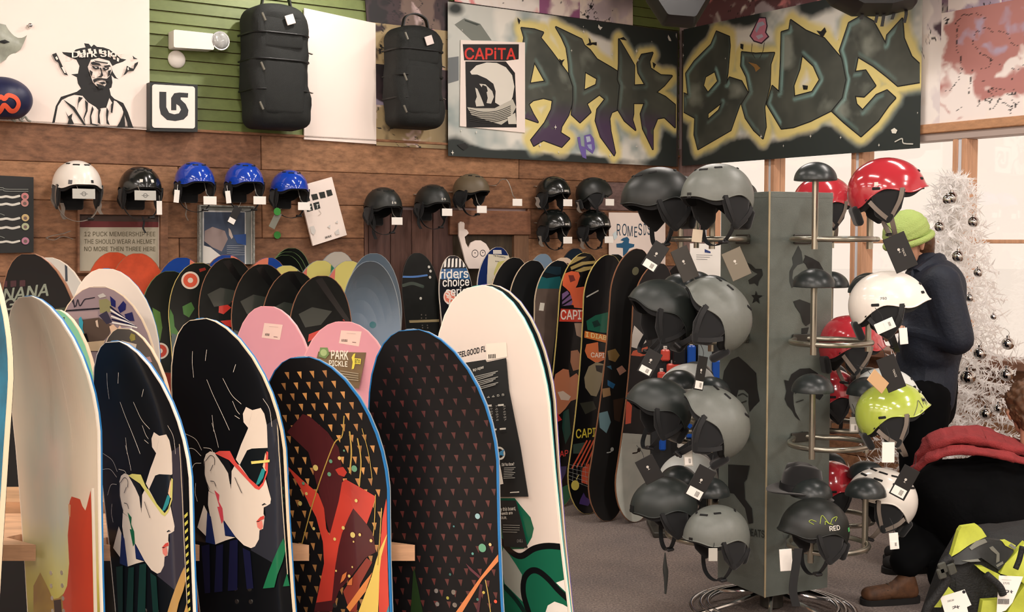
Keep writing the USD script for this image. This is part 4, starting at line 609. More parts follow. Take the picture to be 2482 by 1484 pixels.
A = Art(B_B.f, base=.0024); A.poly(cB([(185, 140), (352, 125), (350, 148), (190, 165)]), (222, 204, 110)); A.put(B_B.deck, 'brow_print'); inserts(B_B, cB([(42, 1275), (165, 1280), (52, 1390), (176, 1392)])); inserts(B_A, [])
# --- triangles
def triangles(B, px0, du, dv, col, h, rows, fade):
    A = B.art; A.sub = None; c = B.f.uv([px0])[0]; n = 0
    for r in range(rows):
        y = B.L - .03 - r * dv
        for k in range(-12, 13):
            x = c[0] + (k + .5 * (r % 2)) * du; g = Polygon([(x - h * .44, y), (x + h * .44, y), (x + .08 * h, y - h * 1.2)])
            if B.f.clip.contains(g): A.shape(g, fade(r / rows, (k * 37 + r * 17) % 11 / 11.)); A.z -= A.step
    A.z += .0003
B = board('C', 'black snowboard with gold triangles and a splashed red figure, fourth in the front rack', (13, 13, 15), 'blue', edge_back='grey', group=front, w=.295, rough=.42)
mixc = lambda a, b, t: tuple(int(a[i] + (b[i] - a[i]) * t) for i in range(3))
triangles(B, (740, 960), .0295, .0215, None, .0125, 40, lambda t, j: mixc(mixc((206, 150, 88), (150, 104, 62), j), (40, 32, 22), max(0, t * 1.5 - .45)))
A = B.art; A.sub = .03; red = lambda uv: lerp(np.tile(lin((206, 70, 54)), (len(uv), 1)), np.tile(lin((160, 48, 40)), (len(uv), 1)), fbm2(uv, 14, 3) * 1.6 - .3); mar = lambda uv: lerp(np.tile(lin((84, 32, 34)), (len(uv), 1)), np.tile(lin((56, 24, 28)), (len(uv), 1)), fbm2(uv, 14, 4))
A.poly(cB([(640, -280), (700, -260), (860, -120), (960, 20), (1000, 270), (960, 560), (880, 790), (820, 560), (760, 330), (690, 60), (500, -120)]), mar); A.poly(cB([(1090, 560), (1210, 700), (1270, 790), (1290, 950), (1200, 1000), (1060, 1180), (960, 1300), (900, 1480), (740, 1480), (800, 1200), (930, 1000), (960, 800), (1050, 640)]), mar)
A.poly(cB([(490, 170), (640, 310), (780, 430), (830, 560), (850, 740), (880, 800), (960, 500), (990, 330), (1020, 300), (1110, 350), (1180, 390), (1290, 455), (1250, 590), (1210, 700), (1160, 640), (1090, 560), (1050, 640), (990, 780), (960, 900), (930, 1080), (900, 1380), (760, 1400), (830, 1050), (820, 860), (760, 640), (650, 430)]), red); A.poly(cB([(930, 215), (960, 200), (1000, 190), (1035, 240), (1010, 280), (960, 262)]), red); A.poly(cB([(1385, 470), (1420, 860), (1440, 1100), (1460, 1500), (1320, 1500), (1310, 1100), (1330, 900), (1350, 650)]), red)
A.poly(cB([(1060, 1480), (1000, 1300), (1100, 1150), (1210, 1000), (1260, 1040), (1150, 1240), (1120, 1480)]), (128, 52, 40)); A.poly(cB([(1400, 770), (1340, 990), (1325, 1130), (1312, 1500), (1130, 1500), (1250, 1180), (1295, 1020), (1330, 920)]), (214, 186, 92)); A.poly(cB([(1260, 1130), (1200, 1300), (1060, 1480), (1030, 1440), (1180, 1230)]), (206, 128, 66)); A.poly(cB([(1380, 1500), (1450, 1310), (1460, 1500)]), (60, 130, 150))
for l, w_ in (([(1010, -260), (990, -80), (912, 0), (760, 420), (612, 960)], .0024), ([(1060, -120), (1075, 60), (1060, 240)], .0035), ([(1130, -60), (1160, 130), (1145, 360)], .003), ([(1170, -150), (1230, 80), (1260, 300)], .0016), ([(1290, 440), (1280, 700), (1270, 800)], .002), ([(1310, 1060), (1330, 800), (1345, 560)], .0024)): A.line(cB(l), w_, (176, 146, 70))
for x, y, r, c in ((757, 198, 28, 0), (676, 428, 15, 0), (620, 515, 22, 0), (970, 112, 17, 0), (893, 140, 18, 1), (880, 255, 20, 1), (1103, 205, 30, 1), (1012, 45, 10, 1), (1120, 490, 16, 0), (1005, 732, 17, 0), (1090, 795, 26, 0), (1153, 793, 14, 0), (930, 832, 15, 0), (1253, 846, 15, 0), (1098, 855, 9, 0), (1087, 1080, 9, 0), (943, 1114, 10, 0), (652, 335, 16, 1), (745, 738, 15, 0), (1060, 1160, 14, 0)): A.shape(Point(B.f.uv(cB([(x, y)]))[0]).buffer(r / 3.673 * 2.2 / F * 1.05), ((206, 186, 110), (96, 148, 118))[c])
A.poly(cB([(980, 1225), (1000, 1150), (1040, 1120), (1030, 1170), (1010, 1200)]), (190, 110, 60)); A.poly(cB([(1040, 1240), (1060, 1200), (1090, 1170), (1085, 1240)]), (190, 110, 60)); done(B); inserts(B, cB([(925, 1425), (1067, 1425)]))
B = board('D', 'black snowboard with faint red triangles, fifth in the front rack', (12, 12, 14), 'blue', edge_back='grey', group=front, w=.288, rough=.42)
triangles(B, (1020, 960), .0300, .0222, None, .0115, 46, lambda t, j: mixc(mixc((74, 36, 36), (48, 28, 30), j), (104, 50, 44), max(0, .5 - abs(t - .45)) * 1.2) if t < .7 else mixc((76, 38, 34), (30, 20, 20), (t - .7) * 4))
A = B.art; A.sub = .03; A.poly(cC([(548, 962), (556, 1020), (400, 1195), (215, 1500), (155, 1500), (380, 1180)]), (206, 126, 74)); A.poly(cC([(255, 1050), (300, 1090), (385, 1165), (375, 1185), (290, 1110)]), (88, 40, 50)); A.poly(cB([(1628, 1070), (1660, 1230), (1712, 1500), (1600, 1500)]), (30, 50, 24)); A.poly(cC([(380, 1230), (405, 1240), (375, 1484), (350, 1500)]), (70, 30, 40)); A.line(cC([(430, 1200), (455, 1330), (478, 1500)]), .0022, (176, 150, 80))
for x, y, r, c in ((360, 630, 25, (140, 178, 182)), (149, 720, 9, (70, 130, 130)), (403, 912, 38, (96, 156, 124)), (317, 963, 12, (90, 150, 140)), (473, 882, 14, (226, 190, 130)), (95, 1357, 15, (150, 146, 60)), (415, 1308, 14, (190, 170, 80)), (362, 1370, 13, (60, 110, 100)), (522, 1388, 16, (210, 80, 56)), (118, 1147, 12, (50, 96, 90))): A.shape(Point(B.f.uv(cC([(x, y)]))[0]).buffer(r / 3.673 * 2.2 / F * 1.05), c)
done(B); inserts(B, cC([(145, 1305), (155, 1420)]) + cB([(1828, 1295), (1982, 1308), (1838, 1412), (1995, 1422)]))
# --- white board with hang card, and its dark neighbour
B = board('E', 'white snowboard with green swoops and a long black info card hung on it', (226, 212, 200), 'white', edge_back='teal', group=front, kick=.0, base=(30, 110, 110))
A = B.art; A.sub = .05; GR = (22, 98, 72)
A.poly(cC([(690, 470), (745, 540), (830, 640), (860, 740), (842, 820), (805, 885), (770, 920), (560, 930), (540, 470)]), GR); A.poly(cC([(560, 880), (640, 960), (760, 990), (880, 920), (1000, 905), (1110, 930), (1250, 1500), (500, 1500)]), GR)
A.poly(cC([(590, 910), (640, 970), (700, 1060), (755, 1150), (745, 1250), (770, 1400), (690, 1320), (600, 1230), (560, 1000)]), (150, 152, 142)); A.line(cC([(570, 850), (660, 950), (750, 985), (860, 920), (980, 895), (1120, 905)]), .0125, (12, 14, 16)); A.line(cC([(830, 1530), (770, 1330), (775, 1190), (830, 1120), (900, 1120), (990, 1190), (1080, 1290), (1200, 1400)]), .0125, (12, 14, 16)); A.line(cC([(600, 1260), (700, 1370), (790, 1500)]), .01, (14, 40, 34))
A.poly(cC([(1058, 1222), (1140, 1192), (1190, 1330), (1150, 1310)]), (240, 234, 224)); A.poly(cC([(960, 1500), (985, 1425), (1045, 1390), (1120, 1415), (1230, 1480), (1230, 1500)]), (240, 234, 224))
A.text('FEELGOOD FLYING', (1108, 868), (1206, 845), 13, (34, 34, 36)); A.poly(cF([(440, 495), (622, 482), (632, 612), (445, 648)]), (236, 224, 208))
for k in range(5): A.poly(cF([(462 + 14 * k, 592 - k), (470 + 14 * k, 591 - k), (472 + 14 * k, 628 - k), (464 + 14 * k, 630 - k)]), (70, 66, 60))
done(B); CARD = [(1125, 880), (1177, 872), (1180, 878), (1227, 868), (1234, 945), (1262, 1085), (1281, 1204), (1150, 1206)]
th = thing('info_card', 'long black information card with white print hung on the white snowboard', 'card'); f1 = Face(B.f.o + B.n * .004, B.u, B.v, B.n); part(th, 'card_sheet', slab(f1, Polygon(f1.uv(CARD)), .0012), mat('card_black', (26, 28, 28), .5), False)
A = Art(Face(B.f.o + B.n * .0054, B.u, B.v, B.n)); lt = (206, 202, 190); A.text('top ropes', cF([(320, 745)])[0], cF([(418, 715)])[0], 7, lt)
for i in range(8): A.line(cF([(345 + i * 6, 790 + 16 * i), (545 + i * 1 - (i % 3) * 22, 742 + 17 * i)]), .0018, (150, 148, 140), False)
A.text('4 4 5 5', cF([(455, 985)])[0], cF([(610, 960)])[0], 5, lt, False)
for i in range(6):
    for j, x in enumerate((480, 530, 600)): A.text('%d' % (6 + (i * 3 + j) % 4), cF([(x + i * 4, 1065 + i * 24)])[0], cF([(x + 22 + i * 4, 1062 + i * 24)])[0], 4, (160, 158, 150), False)
for x0, x1, y in ((470, 510, 1050), (568, 620, 1045), (530, 556, 1265), (585, 640, 1258)): A.poly(cF([(x0, y - 8), (x1, y - 12), (x1, y + 4), (x0, y + 8)]), lt)
c = A.f.uv(cC([(580, 65)]))[0]; A.shape(Point(c).buffer(.0135).difference(Point(c).buffer(.0095)), lt); A.poly(cC([(545, 35), (575, 55), (600, 40), (625, 30), (610, 60), (620, 90), (590, 80), (560, 100), (565, 70)]), (60, 130, 170)); A.text('Did You Know?', cC([(600, 178)])[0], cC([(710, 172)])[0], 7, lt)
for i in range(7): A.line(cC([(622, 195 + 15 * i), (720 - (i % 3) * 12, 190 + 15 * i)]), .0014, (150, 148, 140), False)
A.poly(cC([(535, 160), (590, 162), (620, 335), (550, 348)]), (236, 226, 212))
for k in range(4): A.poly(cC([(556 + 7 * k, 290), (560 + 7 * k, 290), (562 + 7 * k, 335), (558 + 7 * k, 335)]), (60, 58, 54))
A.text('burtons', cC([(685, 412)])[0], cC([(760, 408)])[0], 4, lt) if False else A.line(cC([(685, 410), (760, 405)]), .002, lt, False); A.put(th, 'card_print')
th = thing('info_card', 'shorter black card with white print below the long card on the white snowboard', 'card'); part(th, 'card_sheet', slab(f1, Polygon(f1.uv(cC([(540, 490), (700, 490), (752, 690), (805, 912), (600, 900)]))), .0012), mat('card_black', (26, 28, 28), .5), False)
A = Art(Face(B.f.o + B.n * .0054, B.u, B.v, B.n)); A.text('enjoy this board,', cC([(520, 585)])[0], cC([(700, 575)])[0], 8, lt); A.text('needs are', cC([(565, 618)])[0], cC([(672, 612)])[0], 7, lt); A.text('OUR.', cC([(570, 655)])[0], cC([(622, 655)])[0], 6, lt)
for i in range(4): A.line(cC([(590, 708 + 20 * i), (735 - 20 * (i == 3), 712 + 20 * i)]), .0013, (140, 138, 130), False)
A.text('CHILL', cC([(715, 862)])[0], cC([(768, 860)])[0], 7, (150, 148, 140), False); A.put(th, 'card_print')
B = board('F', 'dark snowboard with teal and purple edges behind the white one in the front rack', (30, 34, 36), 'cream', edge_back='purple', group=front, kick=0.); done(B)
B = board('O0', 'teal snowboard cut by the left edge of the view, in the front rack', (24, 110, 138), 'cream', group=front, deckmat=mat('deck_teal', (26, 110, 138), .4, noise=9, amt=.5)); done(B)
FIT['O1'] = (-1.02, 2.02, 45, 2, 3, 1.25); B = board('O1', 'short pale snowboard seen as a white strip at the far left edge', (226, 212, 194), 'white', edge_back='blue', group=front); done(B)
# --- second row
row2 = 'snowboards in the second row'
B = board('mint', 'small mint-green snowboard behind the cream one', (126, 196, 160), 'cream', w=.25, group=row2, pw=2.4); B.art.text('Q2', (144, 785), (157, 777), 9, (50, 60, 56)); done(B)
B = board('G', 'purple-grey collage snowboard with navy and white stripes, second row', (150, 132, 136), 'cream', group=row2); A = B.art; A.sub = .03
A.poly(cD([(480, 200), (900, 170), (900, 185), (480, 215)]), (40, 38, 44)); A.poly(cD([(470, 220), (880, 200), (880, 260), (640, 280), (470, 280)]), (168, 146, 146)); A.line(cD([(650, 110), (680, 160), (700, 100), (720, 155), (760, 100), (800, 90), (850, 80)]), .003, (50, 46, 54)); A.line(cD([(660, 100), (670, 165)]), .003, (50, 46, 54)); A.poly(cD([(890, 100), (960, 90), (1010, 130), (1000, 210), (900, 220)]), (140, 136, 96))
A.poly(cD([(740, 280), (890, 260), (1010, 330), (980, 420), (930, 470), (790, 480), (750, 400)]), (92, 76, 66)); A.poly(cD([(890, 240), (960, 200), (1010, 300), (960, 320)]), (60, 56, 72)); A.poly(cD([(990, 65), (1040, 110), (1040, 170), (1000, 150)]), (30, 34, 92)); A.poly(cD([(1060, 170), (1110, 110), (1135, 140), (1130, 190), (1080, 220)]), (30, 34, 92)); A.poly(cD([(1120, 230), (1190, 210), (1210, 290), (1140, 290)]), (34, 36, 84))
for k in range(6): A.line(cD([(995 + 4 * k, 165 + 28 * k), (1090 + 14 * k, 240 + 18 * k), (1180 + 10 * k, 310 + 8 * k)]), .0042, (232, 228, 220) if k % 2 else (24, 26, 60), False)
A.poly(cD([(985, 340), (1020, 320), (1060, 360), (1080, 330), (1110, 370), (1040, 410), (1000, 400)]), (226, 190, 160)); A.poly(cD([(1080, 350), (1190, 345), (1190, 370), (1085, 385)]), (190, 178, 184)); A.poly(cD([(710, 270), (730, 250), (750, 300), (745, 360), (760, 400), (730, 410), (715, 340)]), (64, 160, 180)); A.poly(cD([(730, 420), (780, 400), (800, 470), (790, 540), (740, 500)]), (20, 22, 24)); A.poly(cD([(860, 290), (880, 280), (890, 350), (870, 340)]), (214, 190, 168)); A.poly(cD([(790, 480), (950, 465), (900, 560), (800, 560)]), (206, 180, 146)); A.poly(cD([(880, 60), (930, 40), (960, 70), (900, 85)]), (190, 186, 180)); done(B)
B = board('H', 'plain white snowboard with a blue edge behind the collage snowboard', (232, 220, 208), 'white', edge_back='blue', group=row2, base=(30, 100, 160)); done(B)
B = board('I', 'small dark grey snowboard with a price sticker, behind the yellow-sunglasses board', (74, 72, 70), 'cream', w=.25, group=row2); A = B.art; A.poly(cD([(1095, 465), (1230, 500), (1215, 570), (1080, 520)]), (190, 182, 168)); A.poly(cD([(1180, 400), (1215, 415), (1220, 460), (1180, 475), (1165, 440)]), (130, 126, 60)); A.poly(cD([(1300, 620), (1350, 610), (1370, 660), (1310, 660)]), (160, 130, 130)); done(B)
B = board('J', 'pale pink snowboard with a white barcode sticker, left of the pair', (226, 160, 172), 'pink', group=row2, kick=.04, base=(230, 150, 160)); A = B.art; A.sub = None
def price(A, q, cr):
    A.poly(cr(q), (246, 214, 202)); p = [np.array(x, float) for x in q]
    for k in range(6): a = p[0] + (p[1] - p[0]) * (.1 + .05 * k) + (p[3] - p[0]) * .68; A.poly(cr([tuple(a), tuple(a + [5, 0]), tuple(a + [3, 22]), tuple(a + [-2, 22])]), (90, 80, 76))
    a = p[0] + (p[1] - p[0]) * .65 + (p[3] - p[0]) * .86; A.line(cr([tuple(a), tuple(a + [30, 4])]), .002, (150, 120, 116), False); a = p[0] + (p[1] - p[0]) * .3 + (p[3] - p[0]) * .2; A.line(cr([tuple(a), tuple(a + [80, 6])]), .001, (210, 180, 172), False)
price(A, [(300, 308), (466, 325), (440, 462), (276, 440)], cE); done(B)
B = board('K', 'pale pink snowboard with a brown PARK PICKLE card, right of the pair', (226, 160, 172), 'pink', group=row2, kick=.04, base=(230, 150, 160)); price(B.art, [(990, 375), (1175, 385), (1150, 520), (970, 490)], cE); done(B)
th = thing('board_card', 'brown card with pale lettering and a yellow figure on the right pink snowboard', 'card'); f1 = Face(B.f.o + B.n * .020, B.u, B.v, B.n); part(th, 'card_sheet', slab(f1, Polygon(f1.uv(cE([(805, 488), (1217, 575), (1150, 900), (730, 800)]))), .0012), mat('card_brown', (110, 88, 58), .5, noise=20, amt=.2), False)
A = Art(Face(B.f.o + B.n * .0214, B.u, B.v, B.n)); A.text('PARK', cE([(900, 628)])[0], cE([(1055, 640)])[0], 22, (236, 226, 206)); A.text('PICKLE', cE([(882, 690)])[0], cE([(1048, 702)])[0], 12.5, (236, 226, 206)); A.poly(cE([(1100, 590), (1120, 580), (1110, 630), (1120, 660), (1105, 720), (1085, 725), (1095, 660), (1085, 620)]), (222, 206, 70)); A.poly(cE([(1110, 625), (1170, 630), (1165, 680), (1108, 675)]), (222, 206, 70)); A.text('BTX', cE([(1116, 668)])[0], cE([(1160, 672)])[0], 9, (60, 56, 30)); A.poly(cE([(805, 520), (870, 530), (885, 590), (850, 630), (790, 610)]), (110, 134, 78)); A.shape(Point(A.f.uv(cE([(835, 575)]))[0]).buffer(.009), (160, 180, 120))
for k in range(4): A.line(cE([(985, 740 + 22 * k), (1145, 765 + 20 * k)]), .003, (150, 136, 110), False)
A.put(th, 'card_print')
B = board('ban', 'large black snowboard with grey block lettering behind the cream board', (16, 16, 18), 'brown', w=.31, group=row2, rough=.5); A = B.art; A.text('BANANA', (-44, 735), (118, 716), 27, (128, 138, 124), slant=.03); A.text('MAGIC', (-60, 762), (88, 742), 26, (128, 138, 124), slant=.03); [A.poly([(-40 + 22 * k, 684 - k), (-26 + 22 * k, 683 - k), (-26 + 22 * k, 698 - k), (-40 + 22 * k, 699 - k)], (58, 22, 34)) for k in range(5)]; A.sub = .03; A.poly([(-60, 770), (160, 745), (160, 900), (-60, 900)], (38, 52, 34)); done(B)
FIT['gr'] = from_tip((88, 650), 3.62, 25); B = board('gr', 'green snowboard peeking out beside the grey-lettered black one', (28, 130, 56), 'dark', group=row2); done(B)
FIT['co'] = from_tip((432, 900), 3.48, 30, 3, 1); B = board('co', 'coral snowboard peeking out between the two sunglasses boards', (226, 96, 70), 'dark', group=row2); done(B)
# --- third row
row3 = 'dark snowboards in the middle row'
B = board('L1', 'black snowboard with green strokes, leftmost of the middle row', (24, 28, 22), 'green', group=row3, rough=.4); A = B.art; A.sub = .03
for p in ([(1370, 170), (1440, 210), (1460, 350), (1440, 470), (1400, 470), (1390, 330)], [(1640, 170), (1690, 110), (1750, 160), (1740, 250), (1680, 260)]): A.poly(cD(p), (82, 128, 56))
sticker(B, cD([(1440, 560)])[0], .04, (226, 214, 198), (200, 70, 50), label='round red and white sticker'); done(B)
B = board('L2', 'black snowboard with green strokes and a round red sticker near the tip', (22, 26, 22), 'yellow', group=row3, rough=.4); A = B.art; A.sub = .03
for p in ([(1530, 180), (1560, 240), (1570, 340), (1610, 400), (1590, 480), (1540, 420), (1520, 300)], [(1640, 160), (1720, 120), (1750, 180), (1700, 260), (1650, 230)]): A.poly(cD(p), (70, 122, 60))
A.poly(cD([(1545, 400), (1600, 420), (1600, 560), (1540, 600)]), (80, 100, 100)); A.poly(c5([(1930, 1130), (1990, 1115), (2000, 1140), (1940, 1160)]), (150, 50, 40)); sticker(B, c5([(1847, 1240)])[0], .042, (230, 214, 196), (222, 90, 60), label='round red and white sticker'); done(B)
RED = (206, 56, 46)
rp = {'L3': [cD([(2000, 80), (2060, 20), (2110, 80), (2090, 120), (2010, 130)]), cD([(1970, 150), (2030, 130), (2080, 170), (2010, 230), (1965, 215)]), cD([(1980, 290), (2080, 280), (2090, 350), (2030, 330)])], 'L4': [cE([(-20, 60), (20, 40), (20, 110), (-20, 120)]), cE([(220, 160), (290, 125), (300, 180), (230, 215)]), cE([(200, 220), (260, 190), (260, 260)])], 'L5': [cE([(495, 185), (560, 145), (560, 200), (520, 205)]), cE([(740, 290), (800, 250), (820, 285), (750, 320)]), cE([(700, 400), (830, 350), (790, 430), (700, 480)])], 'L6': [cE([(740, 290), (800, 250), (825, 285), (745, 322)]), cE([(700, 410), (840, 355), (800, 420), (690, 480)]), cE([(1000, 280), (1040, 270), (1040, 300)])]}
for k, lb in (('L3', 'black snowboard with red shards, first of four alike in the middle row'), ('L4', 'black snowboard with red shards, second of four alike in the middle row'), ('L5', 'black snowboard with red shards, third of four alike in the middle row'), ('L6', 'black snowboard with red shards, last of four alike, beside the blue-grey ones')):
    B = board(k, lb, (26, 27, 25), 'brown', group=row3, rough=.45, deckmat=mat('deck_smoky', (20, 22, 20), .5, noise=6, amt=.6, spec=.2)); A = B.art; A.sub = .03
    for p in rp[k]: A.poly(p, RED)
    t = np.array(B.f.uv(proj(B.f.at([[0, B.L]])) + 0)[0]) if False else np.array([0, B.L])
    for q, c in (([(-.10, -.17), (-.04, -.14), (.05, -.16), (.0, -.22), (-.07, -.23)], (54, 60, 54)), ([(-.03, -.02), (.12, -.22), (.13, -.20), (.0, -.01)], (14, 15, 15)), ([(-.13, -.30), (.13, -.42), (.13, -.45), (-.13, -.34)], (48, 54, 52)), ([(.05, -.30), (.12, -.26), (.12, -.34), (.07, -.37)], (52, 58, 56))): A.shape(Polygon(np.array(q) + t), c)
    done(B)
gm = mat('deck_steel', (112, 134, 156), .4, noise=5, amt=.25)
B = board('M2', 'blue-grey snowboard, the rear one of the overlapping pair', (88, 104, 118), 'grey', group=row3, ln=.32, rough=.35); done(B)
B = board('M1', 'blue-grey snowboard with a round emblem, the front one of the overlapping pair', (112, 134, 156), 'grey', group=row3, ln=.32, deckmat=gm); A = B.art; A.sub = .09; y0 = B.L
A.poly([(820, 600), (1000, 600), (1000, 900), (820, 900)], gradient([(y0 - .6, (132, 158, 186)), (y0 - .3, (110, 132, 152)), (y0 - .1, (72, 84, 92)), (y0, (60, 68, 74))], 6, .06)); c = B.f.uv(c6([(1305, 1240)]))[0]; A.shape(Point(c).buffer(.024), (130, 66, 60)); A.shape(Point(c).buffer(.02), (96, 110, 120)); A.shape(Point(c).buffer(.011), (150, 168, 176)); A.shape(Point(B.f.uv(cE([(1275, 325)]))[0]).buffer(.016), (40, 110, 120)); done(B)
wallrow = 'snowboards leaning along the wood wall'
B = board('N', 'black snowboard with a thin blue streak and a tan band against the wood wall', (24, 27, 26), 'dark', w=.27, kick=-.02, group=wallrow, deckmat=mat('deck_smoky', (20, 22, 20), .5, noise=6, amt=.6, spec=.2)); A = B.art; A.sub = .04; A.line(c6([(1650, 1205), (1780, 1205), (1900, 1190)]), .012, (60, 110, 170)); A.poly(cE([(1600, 285), (1870, 275), (1870, 298), (1605, 308)]), (150, 136, 100)); A.line(c6([(1670, 1290), (1760, 1270), (1860, 1300)]), .02, (44, 60, 52))
for x, y in ((1840, 1415), (1920, 1110), (1935, 1150), (1930, 1210)): A.shape(Point(B.f.uv(c6([(x, y)]))[0]).buffer(.009), (190, 190, 180))
done(B); inserts(B, cE([(1712, 235), (1750, 238), (1712, 265), (1752, 265), (1720, 330), (1765, 330), (1722, 352), (1768, 352)]))
B = board('O', 'black snowboard covered in white blackletter lettering against the wood wall', (20, 22, 28), 'white', w=.25, kick=-.02, group=wallrow); A = B.art; A.sub = .04; A.poly(c7([(20, 1090), (300, 1090), (320, 1230), (20, 1230)]), (44, 92, 140)); A.poly(c7([(60, 1080), (280, 1075), (300, 1120), (40, 1130)]), (20, 24, 30))
for k in range(6): A.poly(c7([(70 + 35 * k, 1030), (90 + 35 * k, 1025), (84 + 36 * k, 1110), (62 + 37 * k, 1115)]), (236, 232, 224))
for s, x0, x1, y, hh in (('riders', 24, 300, 1222, 21), ('choice', 50, 310, 1300, 20), ('series', 80, 335, 1390, 20), ('lowns', 90, 335, 1470, 18), ('hubb', 110, 330, 1545, 18)): A.text(s, c7([(x0, y)])[0], c7([(x1, y - 10)])[0], hh, (240, 236, 228))
sticker(B, c7([(118, 1402)])[0], .045, (244, 206, 190), (226, 120, 96), label='round red and white sticker'); done(B)
B = board('P', 'navy snowboard with a white and yellow paper taped on, left end of the right rack', (28, 48, 104), 'white', w=.27, group=wallrow); A = B.art; A.poly(c7([(495, 985), (700, 1000), (705, 1060), (640, 1080), (560, 1180), (530, 1290), (480, 1310), (485, 1150)]), (240, 232, 208)); A.poly(c7([(590, 1060), (700, 1040), (560, 1190), (540, 1290), (520, 1290), (560, 1130)]), (222, 216, 130)); A.poly(c7([(540, 945), (620, 945), (625, 985), (540, 985)]), (236, 230, 220)); A.text('The Academy', c7([(540, 1005)])[0], c7([(660, 1025)])[0], 4, (60, 60, 60)); A.text('mens', c7([(560, 1060)])[0], c7([(600, 1062)])[0], 3, (60, 60, 60)); done(B)
# --- right rack
row5 = 'snowboards in the right rack below the posters'
B = board('Q1', 'plain black snowboard, first of the right rack', (20, 21, 22), 'cream', kick=.04, group=row5, rough=.45); done(B)
B = board('Q2', 'plain black snowboard with a pale edge, second of the right rack', (17, 19, 20), 'cream', kick=.04, group=row5, rough=.45); done(B)
B = board('Q3', 'teal-topped snowboard fading to brown, third of the right rack', (26, 30, 34), 'cream', kick=.04, group=row5); A = B.art; A.sub = .03; A.poly(c7([(950, 1180), (1060, 1220), (1190, 1200), (1230, 1300), (1210, 1335), (950, 1330)]), (32, 96, 100)); A.poly(c7([(1020, 1320), (1200, 1340), (1200, 1500), (1010, 1500)]), (110, 92, 84)); A.poly(cF([(890, 0), (1110, 0), (1060, 420), (1000, 900), (980, 1500), (830, 1500)]), lambda uv: lerp(np.tile(lin((110, 94, 84)), (len(uv), 1)), np.tile(lin((70, 58, 52)), (len(uv), 1)), fbm2(uv, 10, 8))); A.poly(c7([(1000, 1150), (1160, 1190), (1200, 1180), (1200, 1110), (1050, 1100)]), (30, 50, 60)); A.poly(cF([(925, 125), (965, 130), (955, 200), (912, 195)]), (206, 200, 186)); done(B)
B = board('Q4', 'collage snowboard with tan stripes and white CAP on a red patch', (20, 18, 18), 'yellow', kick=.04, group=row5); A = B.art; A.sub = .03; OR, SK = (226, 104, 66), (200, 128, 92)
for p in ([(1290, 1110), (1400, 1060), (1530, 1050), (1540, 1075), (1420, 1090), (1300, 1140)], [(1250, 1060), (1350, 1010), (1450, 1010), (1370, 1050), (1270, 1100)], [(1330, 1150), (1420, 1110), (1520, 1100), (1500, 1130), (1430, 1150), (1390, 1160)]): A.poly(c7(p), (170, 150, 92))
A.poly(c7([(1220, 1180), (1300, 1150), (1370, 1160), (1385, 1200), (1360, 1280), (1330, 1330), (1400, 1350), (1420, 1400), (1425, 1480), (1300, 1480), (1290, 1360), (1250, 1320), (1215, 1290)]), OR); A.poly(c7([(1270, 1190), (1320, 1190), (1340, 1240), (1290, 1260)]), (120, 56, 50)); A.poly(c7([(1210, 1370), (1260, 1340), (1320, 1420), (1300, 1480), (1210, 1490)]), (126, 96, 140)); A.line(c7([(1215, 1480), (1310, 1420)]), .01, (24, 22, 26), False); A.line(c7([(1210, 1440), (1290, 1370)]), .01, (24, 22, 26), False)
A.poly(cF([(1180, 0), (1330, -20), (1330, 180), (1230, 170), (1200, 60)]), OR); A.poly(cF([(1110, 180), (1330, 190), (1320, 300), (1095, 295)]), (206, 66, 48)); A.text('CAPITA', cF([(1108, 275)])[0], cF([(1395, 275)])[0], 22, (244, 232, 220)); A.poly(cF([(1230, 310), (1320, 310), (1310, 450), (1250, 420)]), (170, 140, 118)); A.poly(cF([(1200, 560), (1260, 550), (1290, 600), (1290, 720), (1220, 740), (1195, 660)]), (176, 120, 88)); A.poly(cF([(1040, 860), (1060, 770), (1130, 720), (1180, 730), (1190, 800), (1250, 760), (1280, 800), (1260, 990), (1200, 1010), (1150, 1080), (1100, 1130), (1020, 1150), (1015, 1000)]), SK); A.poly(cF([(1080, 930), (1130, 920), (1200, 970), (1180, 1005), (1110, 1000)]), (226, 206, 186)); A.poly(cF([(1020, 1150), (1080, 1120), (1120, 1180), (1030, 1220)]), (210, 60, 60)); A.poly(cF([(1130, 1110), (1180, 1080), (1200, 1300), (1150, 1400), (1120, 1250)]), (24, 70, 60)); A.text('CAP', cC([(1045, 110)])[0], cC([(1165, 90)])[0], 14, (220, 66, 58)); A.poly(cC([(1060, 190), (1150, 185), (1140, 250), (1100, 330), (1060, 240)]), (70, 60, 104)); A.poly(cC([(1090, 380), (1180, 340), (1200, 560), (1100, 560)]), (34, 104, 66)); done(B)
